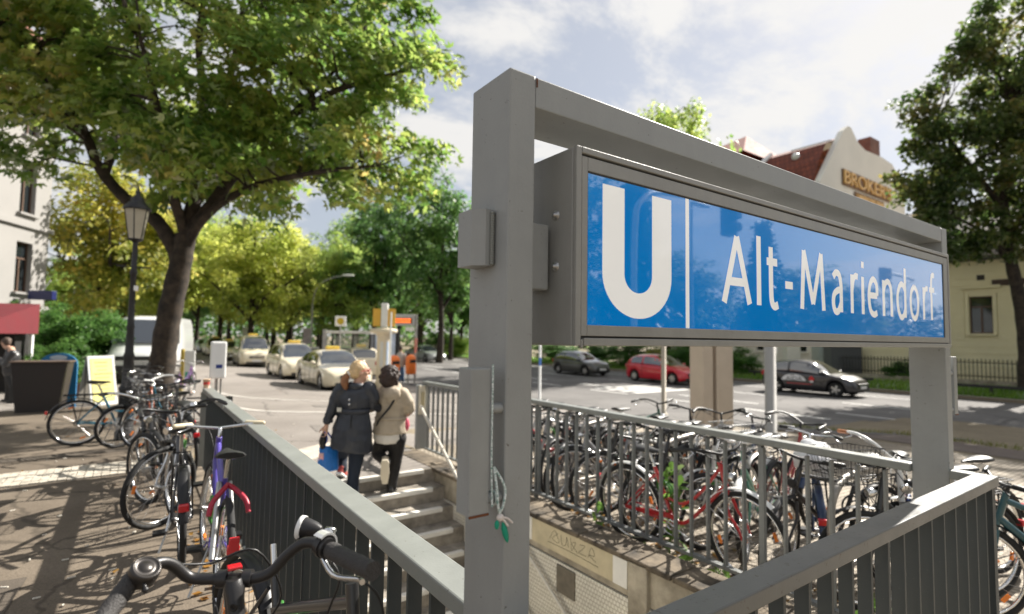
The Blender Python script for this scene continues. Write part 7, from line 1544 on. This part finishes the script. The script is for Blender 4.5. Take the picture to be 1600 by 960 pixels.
    obj('bag_body', folds(remesh(m, .01, 1, 'bag_body'), .012, 13, 7), mat('bag_blue', (.015, .16, .52), .4, 0, .1, 8), Bg, lo2)
    for s in (1, -1): MB().tube(arc_pts([bc_+up*.12+axb*.06+F2*.01*s, bc_+up*.2+axb*.035, g+F2*.01*s-up*.01, bc_+up*.2-axb*.02, bc_+up*.12-axb*.055+F2*.01*s], 5), .009, 7).build('handle', mat('bag_handle', (.01, .06, .42), .5), Bg, lo2)
    MB().box(bc_-R2*.055-F2*.066-up*.03, (.05, .012, .18), Matrix.Rotation(-.62, 3, 'Z')).build('white_print', mat('bag_white', (.65, .62, .62), .5, 0, .3, 20, col2=(.7, .3, .3)), Bg, lo2)
    m = MB(); b2 = P(504, 690, -.07); m.ell(b2, (.04, .05, .09), 14, 10); B2_ = thing('handbag', 'small black bag hanging beside the blue carrier bag', 'bag', b2-Vector((0, 0, .09))); obj('bag_body', folds(remesh(m, .01, 1, 'bag_body'), .008, 16, 3), M_black, B2_, tuple(-Vector(B2_.location))); MB().tube([b2+Vector((0, 0, .08)), g], .006, 6).build('strap', M_black, B2_, tuple(-Vector(B2_.location)))
woman_coat()
def woman_parka():
    Dp = (at(612, 768, z=-.16)-EYE).dot(FWD); P = mk(Dp); base = P(612, 770)
    T = thing('person', 'woman with short dark curly hair in taupe hooded parka and black trousers', 'person', (base.x, base.y, -.16)); lo = tuple(-Vector(T.location))
    M_park = mat('taupe_parka', (.40, .335, .25), .75, 0, .1, 7, .2, 110); M_tr = mat('black_trousers', (.009, .008, .008), .8, 0, .2, 20); M_curl = mat('dark_curly_hair', (.030, .016, .011), .6, 0, .4, 30, .6, 90)
    hc = P(609, 590, 0); fdir = (F2*.97-R2*.2).normalized()
    sL, sR = P(591, 616), P(631, 616); eL, wL = P(578, 636, .03), P(577, 634, .17); eR, wR = P(640, 638, .02), P(633, 648, .17)
    hipL, hipR = P(601, 684), P(620, 684); kL, aL = P(590, 708, .05), P(602, 722, -.16); kR, aR = P(617, 724, .03), P(612, 757, 0)
    b = MB(); head(b, hc, fdir, .95); chain(b, [(hc+Vector((0, 0, -.08)), .05), (P(611, 608), .06), (P(611, 625), .12), (P(611, 650), .10), (P(610, 672), .09)])
    chain(b, [(P(611, 612), .07), (sL, .055), (eL, .04), (wL, .026)]); chain(b, [(P(611, 612), .07), (sR, .055), (eR, .04), (wR, .026)]); chain(b, [(hipL, .09), (kL, .058), (aL, .036)]); chain(b, [(hipR, .09), (kR, .058), (aR, .036)])
    hand(b, wL, -R2*.6+F2*.5+Vector((0, 0, .1)), F2, .88, .6); hand(b, wR, F2-Vector((0, 0, .3)), -R2, .88, .6)
    obj('body', remesh(b, .0085, 3), M_skin2, T, lo); face(T, hc, fdir, .95, lo)
    h = MB(); rr = np.random.default_rng(8); h.ell(hc+Vector((0, 0, .02))-F2*.01, (.105, .105, .115), 16, 12); h.ell(hc-F2*.05-Vector((0, 0, .04)), (.09, .07, .08), 14, 10)
    for k in range(120):
        d = Vector(rr.normal(size=3)).normalized()
        if d.dot(fdir) > .55 and d.z < .45 or d.z < -.72: continue
        h.ell(hc+Vector((0, 0, .0))+Vector((d.x*.108, d.y*.108, d.z*.118+.012)), (.024, .024, .024), 7, 5)
    obj('hair', folds(remesh(h, .0075, 1, 'hair'), .007, 40, 2), M_curl, T, lo)
    c = MB(); ax = R2
    rs = [elring(P(611, 603), .07, .07, ax), elring(P(611, 607), .11, .085, ax), elring(P(611, 614), .165, .105, ax), elring(P(611, 627), .18, .125, ax), elring(P(611, 641), .168, .12, ax), elring(P(610, 651), .165, .12, ax), elring(P(609, 664), .188, .14, ax), elring(P(608, 676), .2, .152, ax, 22, .0), elring(P(608, 677.5), .185, .138, ax), elring(P(609, 668), .16, .12, ax)]
    c.loft(rs); chain(c, [(sL+R2*.02, .078), (P(583, 626, .01), .072), (eL, .064), (P(577.5, 634.5, .13), .05)], 12); chain(c, [(sR-R2*.02, .078), (P(637, 627), .072), (eR, .064), (P(634, 646, .13), .05)], 12)
    pk = obj('parka', folds(remesh(c, .0115, 2, 'parka'), .026, 7, 9), M_park, T, lo)
    hd = MB(); hd.ring(P(611, 607), Vector((0, 0, 1))-F2*.3, .092, .036, 24, 10, sx=1.25); hd.ell(P(612, 616, -.10), (.105, .06, .085), 16, 10, Matrix((R2, F2, Vector((0, 0, 1)))).transposed()); hd.ell(P(613, 624, -.105), (.07, .04, .06), 14, 8, Matrix((R2, F2, Vector((0, 0, 1)))).transposed()); obj('hood', folds(remesh(hd, .010, 2, 'hood'), .014, 13, 3), M_park, T, lo)
    ws = MB().loft([elring(P(610, 651), .172, .127, ax), elring(P(610, 651), .180, .135, ax), elring(P(610, 655), .180, .135, ax), elring(P(610, 655), .172, .127, ax)], False).build('waist_tape', M_park, T, lo)
    sh = MB(); sh.loft([elring(P(609, 668), .15, .115, ax), elring(P(608, 677), .182, .136, ax), elring(P(608, 684), .188, .146, ax), elring(P(608, 691), .15, .14, ax), elring(P(608, 691), .13, .12, ax)]); obj('white_shirt_hem', folds(remesh(sh, .011, 2, 'white_shirt_hem'), .008, 12, 6), mat('white_shirt', (.66, .62, .55), .8), T, lo)
    MB().tube(arc_pts([P(622, 614, -.08), P(612, 632, -.155), P(603, 644, -.16), P(592, 657, -.13), P(588, 668, -.06)], 6), [.012]*25, 6).build('bag_strap', M_black, T, lo)
    j = MB(); chain(j, [(P(610, 672), .125), (hipL, .112), (kL, .074), (P(597, 716, -.06), .064), (aL, .058)], 12); chain(j, [(P(612, 672), .125), (hipR, .112), (P(619, 705, .02), .092), (kR, .075), (P(613.5, 745, 0), .066), (P(612, 759, 0), .064)], 12); obj('trousers', folds(remesh(j, .011, 2, 'trousers'), .008, 14, 11), M_tr, T, lo)
    # her left heel is lifted so the pale sole faces back
    toe = P(602, 748, -.08); shoe(T, aL+Vector((0, 0, -.01)), toe, lo, mat('beige_shoe', (.35, .3, .23), .7), mat('pale_sole', (.62, .56, .44), .7)); shoe(T, P(612, 760), P(612, 760)+F2*.12+Vector((0, 0, -.012)), lo, mat('black_shoe', (.02, .02, .02), .5), M_black)
    pc = P(634, 664, .02); m = MB().ell(pc, (.045, .035, .085), 14, 10); Bg = thing('handbag', 'pink bag at the right hip of the woman in the taupe parka', 'bag', pc-Vector((0, 0, .09))); lo2 = tuple(-Vector(Bg.location)); obj('bag_body', folds(remesh(m, .01, 1, 'bag_body'), .008, 16, 3), mat('pink_bag', (.62, .10, .16), .5), Bg, lo2); MB().tube(arc_pts([pc+Vector((0, 0, .08)), P(632, 648, .02), P(630, 640, -.02)], 4), .008, 6).build('strap', bpy.data.materials['pink_bag'], Bg, lo2)
woman_parka()
def simple_person(lab, D, head_px, hc_f, coat, pants, hairc, joints, skin=M_skin, loose=1.0):
    P = mk(D); J = {k: P(*v) for k, v in joints.items()}; base = (J['aL']+J['aR'])/2; z = gz(base.x, base.y)
    T = thing('person', lab, 'person', (base.x, base.y, z)); lo = tuple(-Vector(T.location)); hc = P(*head_px)
    b = MB(); head(b, hc, hc_f, 1.0); chain(b, [(hc+Vector((0, 0, -.09)), .055), (J['n'], .07), (J['c'], .135), (J['w'], .12), (J['h'], .13)])
    for s in 'LR': chain(b, [(J['n'], .08), (J['s'+s], .06), (J['e'+s], .045), (J['m'+s], .03)]); chain(b, [(J['h'], .10), (J['k'+s], .06), (J['a'+s], .04)]); hand(b, J['m'+s], J['m'+s]-J['e'+s], R2 if s == 'L' else -R2, 1.0, .5)
    obj('body', remesh(b, .010, 3), skin, T, lo); face(T, hc, hc_f, 1.0, lo)
    h = MB(); f = Vector(hc_f).normalized(); h.ell(hc-f*.025+Vector((0, 0, .035)), (.098, .098, .1), 16, 10); h.ell(hc-f*.05-Vector((0, 0, .02)), (.075, .08, .07), 14, 8); obj('hair', folds(remesh(h, .01, 1, 'hair'), .008, 30, 2), hairc, T, lo)
    c = MB(); chain(c, [(J['n']-Vector((0, 0, .05)), .11), (J['c'], .175*loose), (J['w'], .165*loose), (J['h']+Vector((0, 0, .06)), .165*loose)], 14)
    for s in 'LR': chain(c, [(J['s'+s], .085), (J['e'+s], .068), (J['m'+s], .052)], 12)
    obj('jacket', folds(remesh(c, .014, 3, 'jacket'), .014, 9, 5), coat, T, lo)
    j = MB()
    for s in 'LR': chain(j, [(J['h'], .13), (J['k'+s], .085), (J['a'+s], .07)], 12)
    obj('trousers', folds(remesh(j, .014, 2, 'trousers'), .01, 12, 8), pants, T, lo)
    for s in 'LR': shoe(T, J['a'+s]+Vector((0, 0, .0)), J['a'+s]+Vector((f.x, f.y, 0)).normalized()*.16+Vector((0, 0, -.04)), lo, M_black, M_black)
    return T
p = ag(20, 630); Dm = (p-EYE).dot(FWD)
simple_person('man in dark leather jacket bending his head at the kiosk', Dm, (9, 536), (-R2*.95+F2*.1-Vector((0, 0, .35))), mat('black_leather_jacket', (.03, .03, .032), .4, 0, .2, 9, .2, 60, spec=.7), mat('dark_grey_trousers', (.025, .024, .023), .8, 0, .2, 14), mat('grey_brown_hair', (.09, .06, .045), .7, 0, .3, 30),
    dict(n=(17, 546), c=(19, 558), w=(17, 574), h=(17, 585), sL=(15, 553, .18), sR=(20, 552, -.18), eL=(8, 568, .22), mL=(-1, 561, .18), eR=(8, 571, -.22), mR=(-2, 563, -.14), kL=(15, 606, .1), aL=(12, 624, .1), kR=(21, 606, -.1), aR=(20, 626, -.1)))
p = ag(628, 599); Dg = (p-EYE).dot(FWD)
simple_person('person in light grey top and blue jeans walking away between the orange bins', Dg, (626, 545), F2, mat('light_grey_top', (.42, .39, .36), .85, 0, .06, 8), mat('blue_jeans', (.06, .13, .26), .85, 0, .15, 14), mat('dark_brown_hair', (.035, .02, .014), .6, 0, .3, 30),
    dict(n=(626, 551), c=(627, 558), w=(627, 566), h=(627, 572), sL=(622, 555), sR=(632, 555), eL=(621, 564), mL=(622, 571, .1), eR=(634, 563), mR=(634, 571, .1), kL=(625, 583, .06), aL=(624, 594, -.06), kR=(629, 583, 0), aR=(629, 594, .1)), M_skin2)
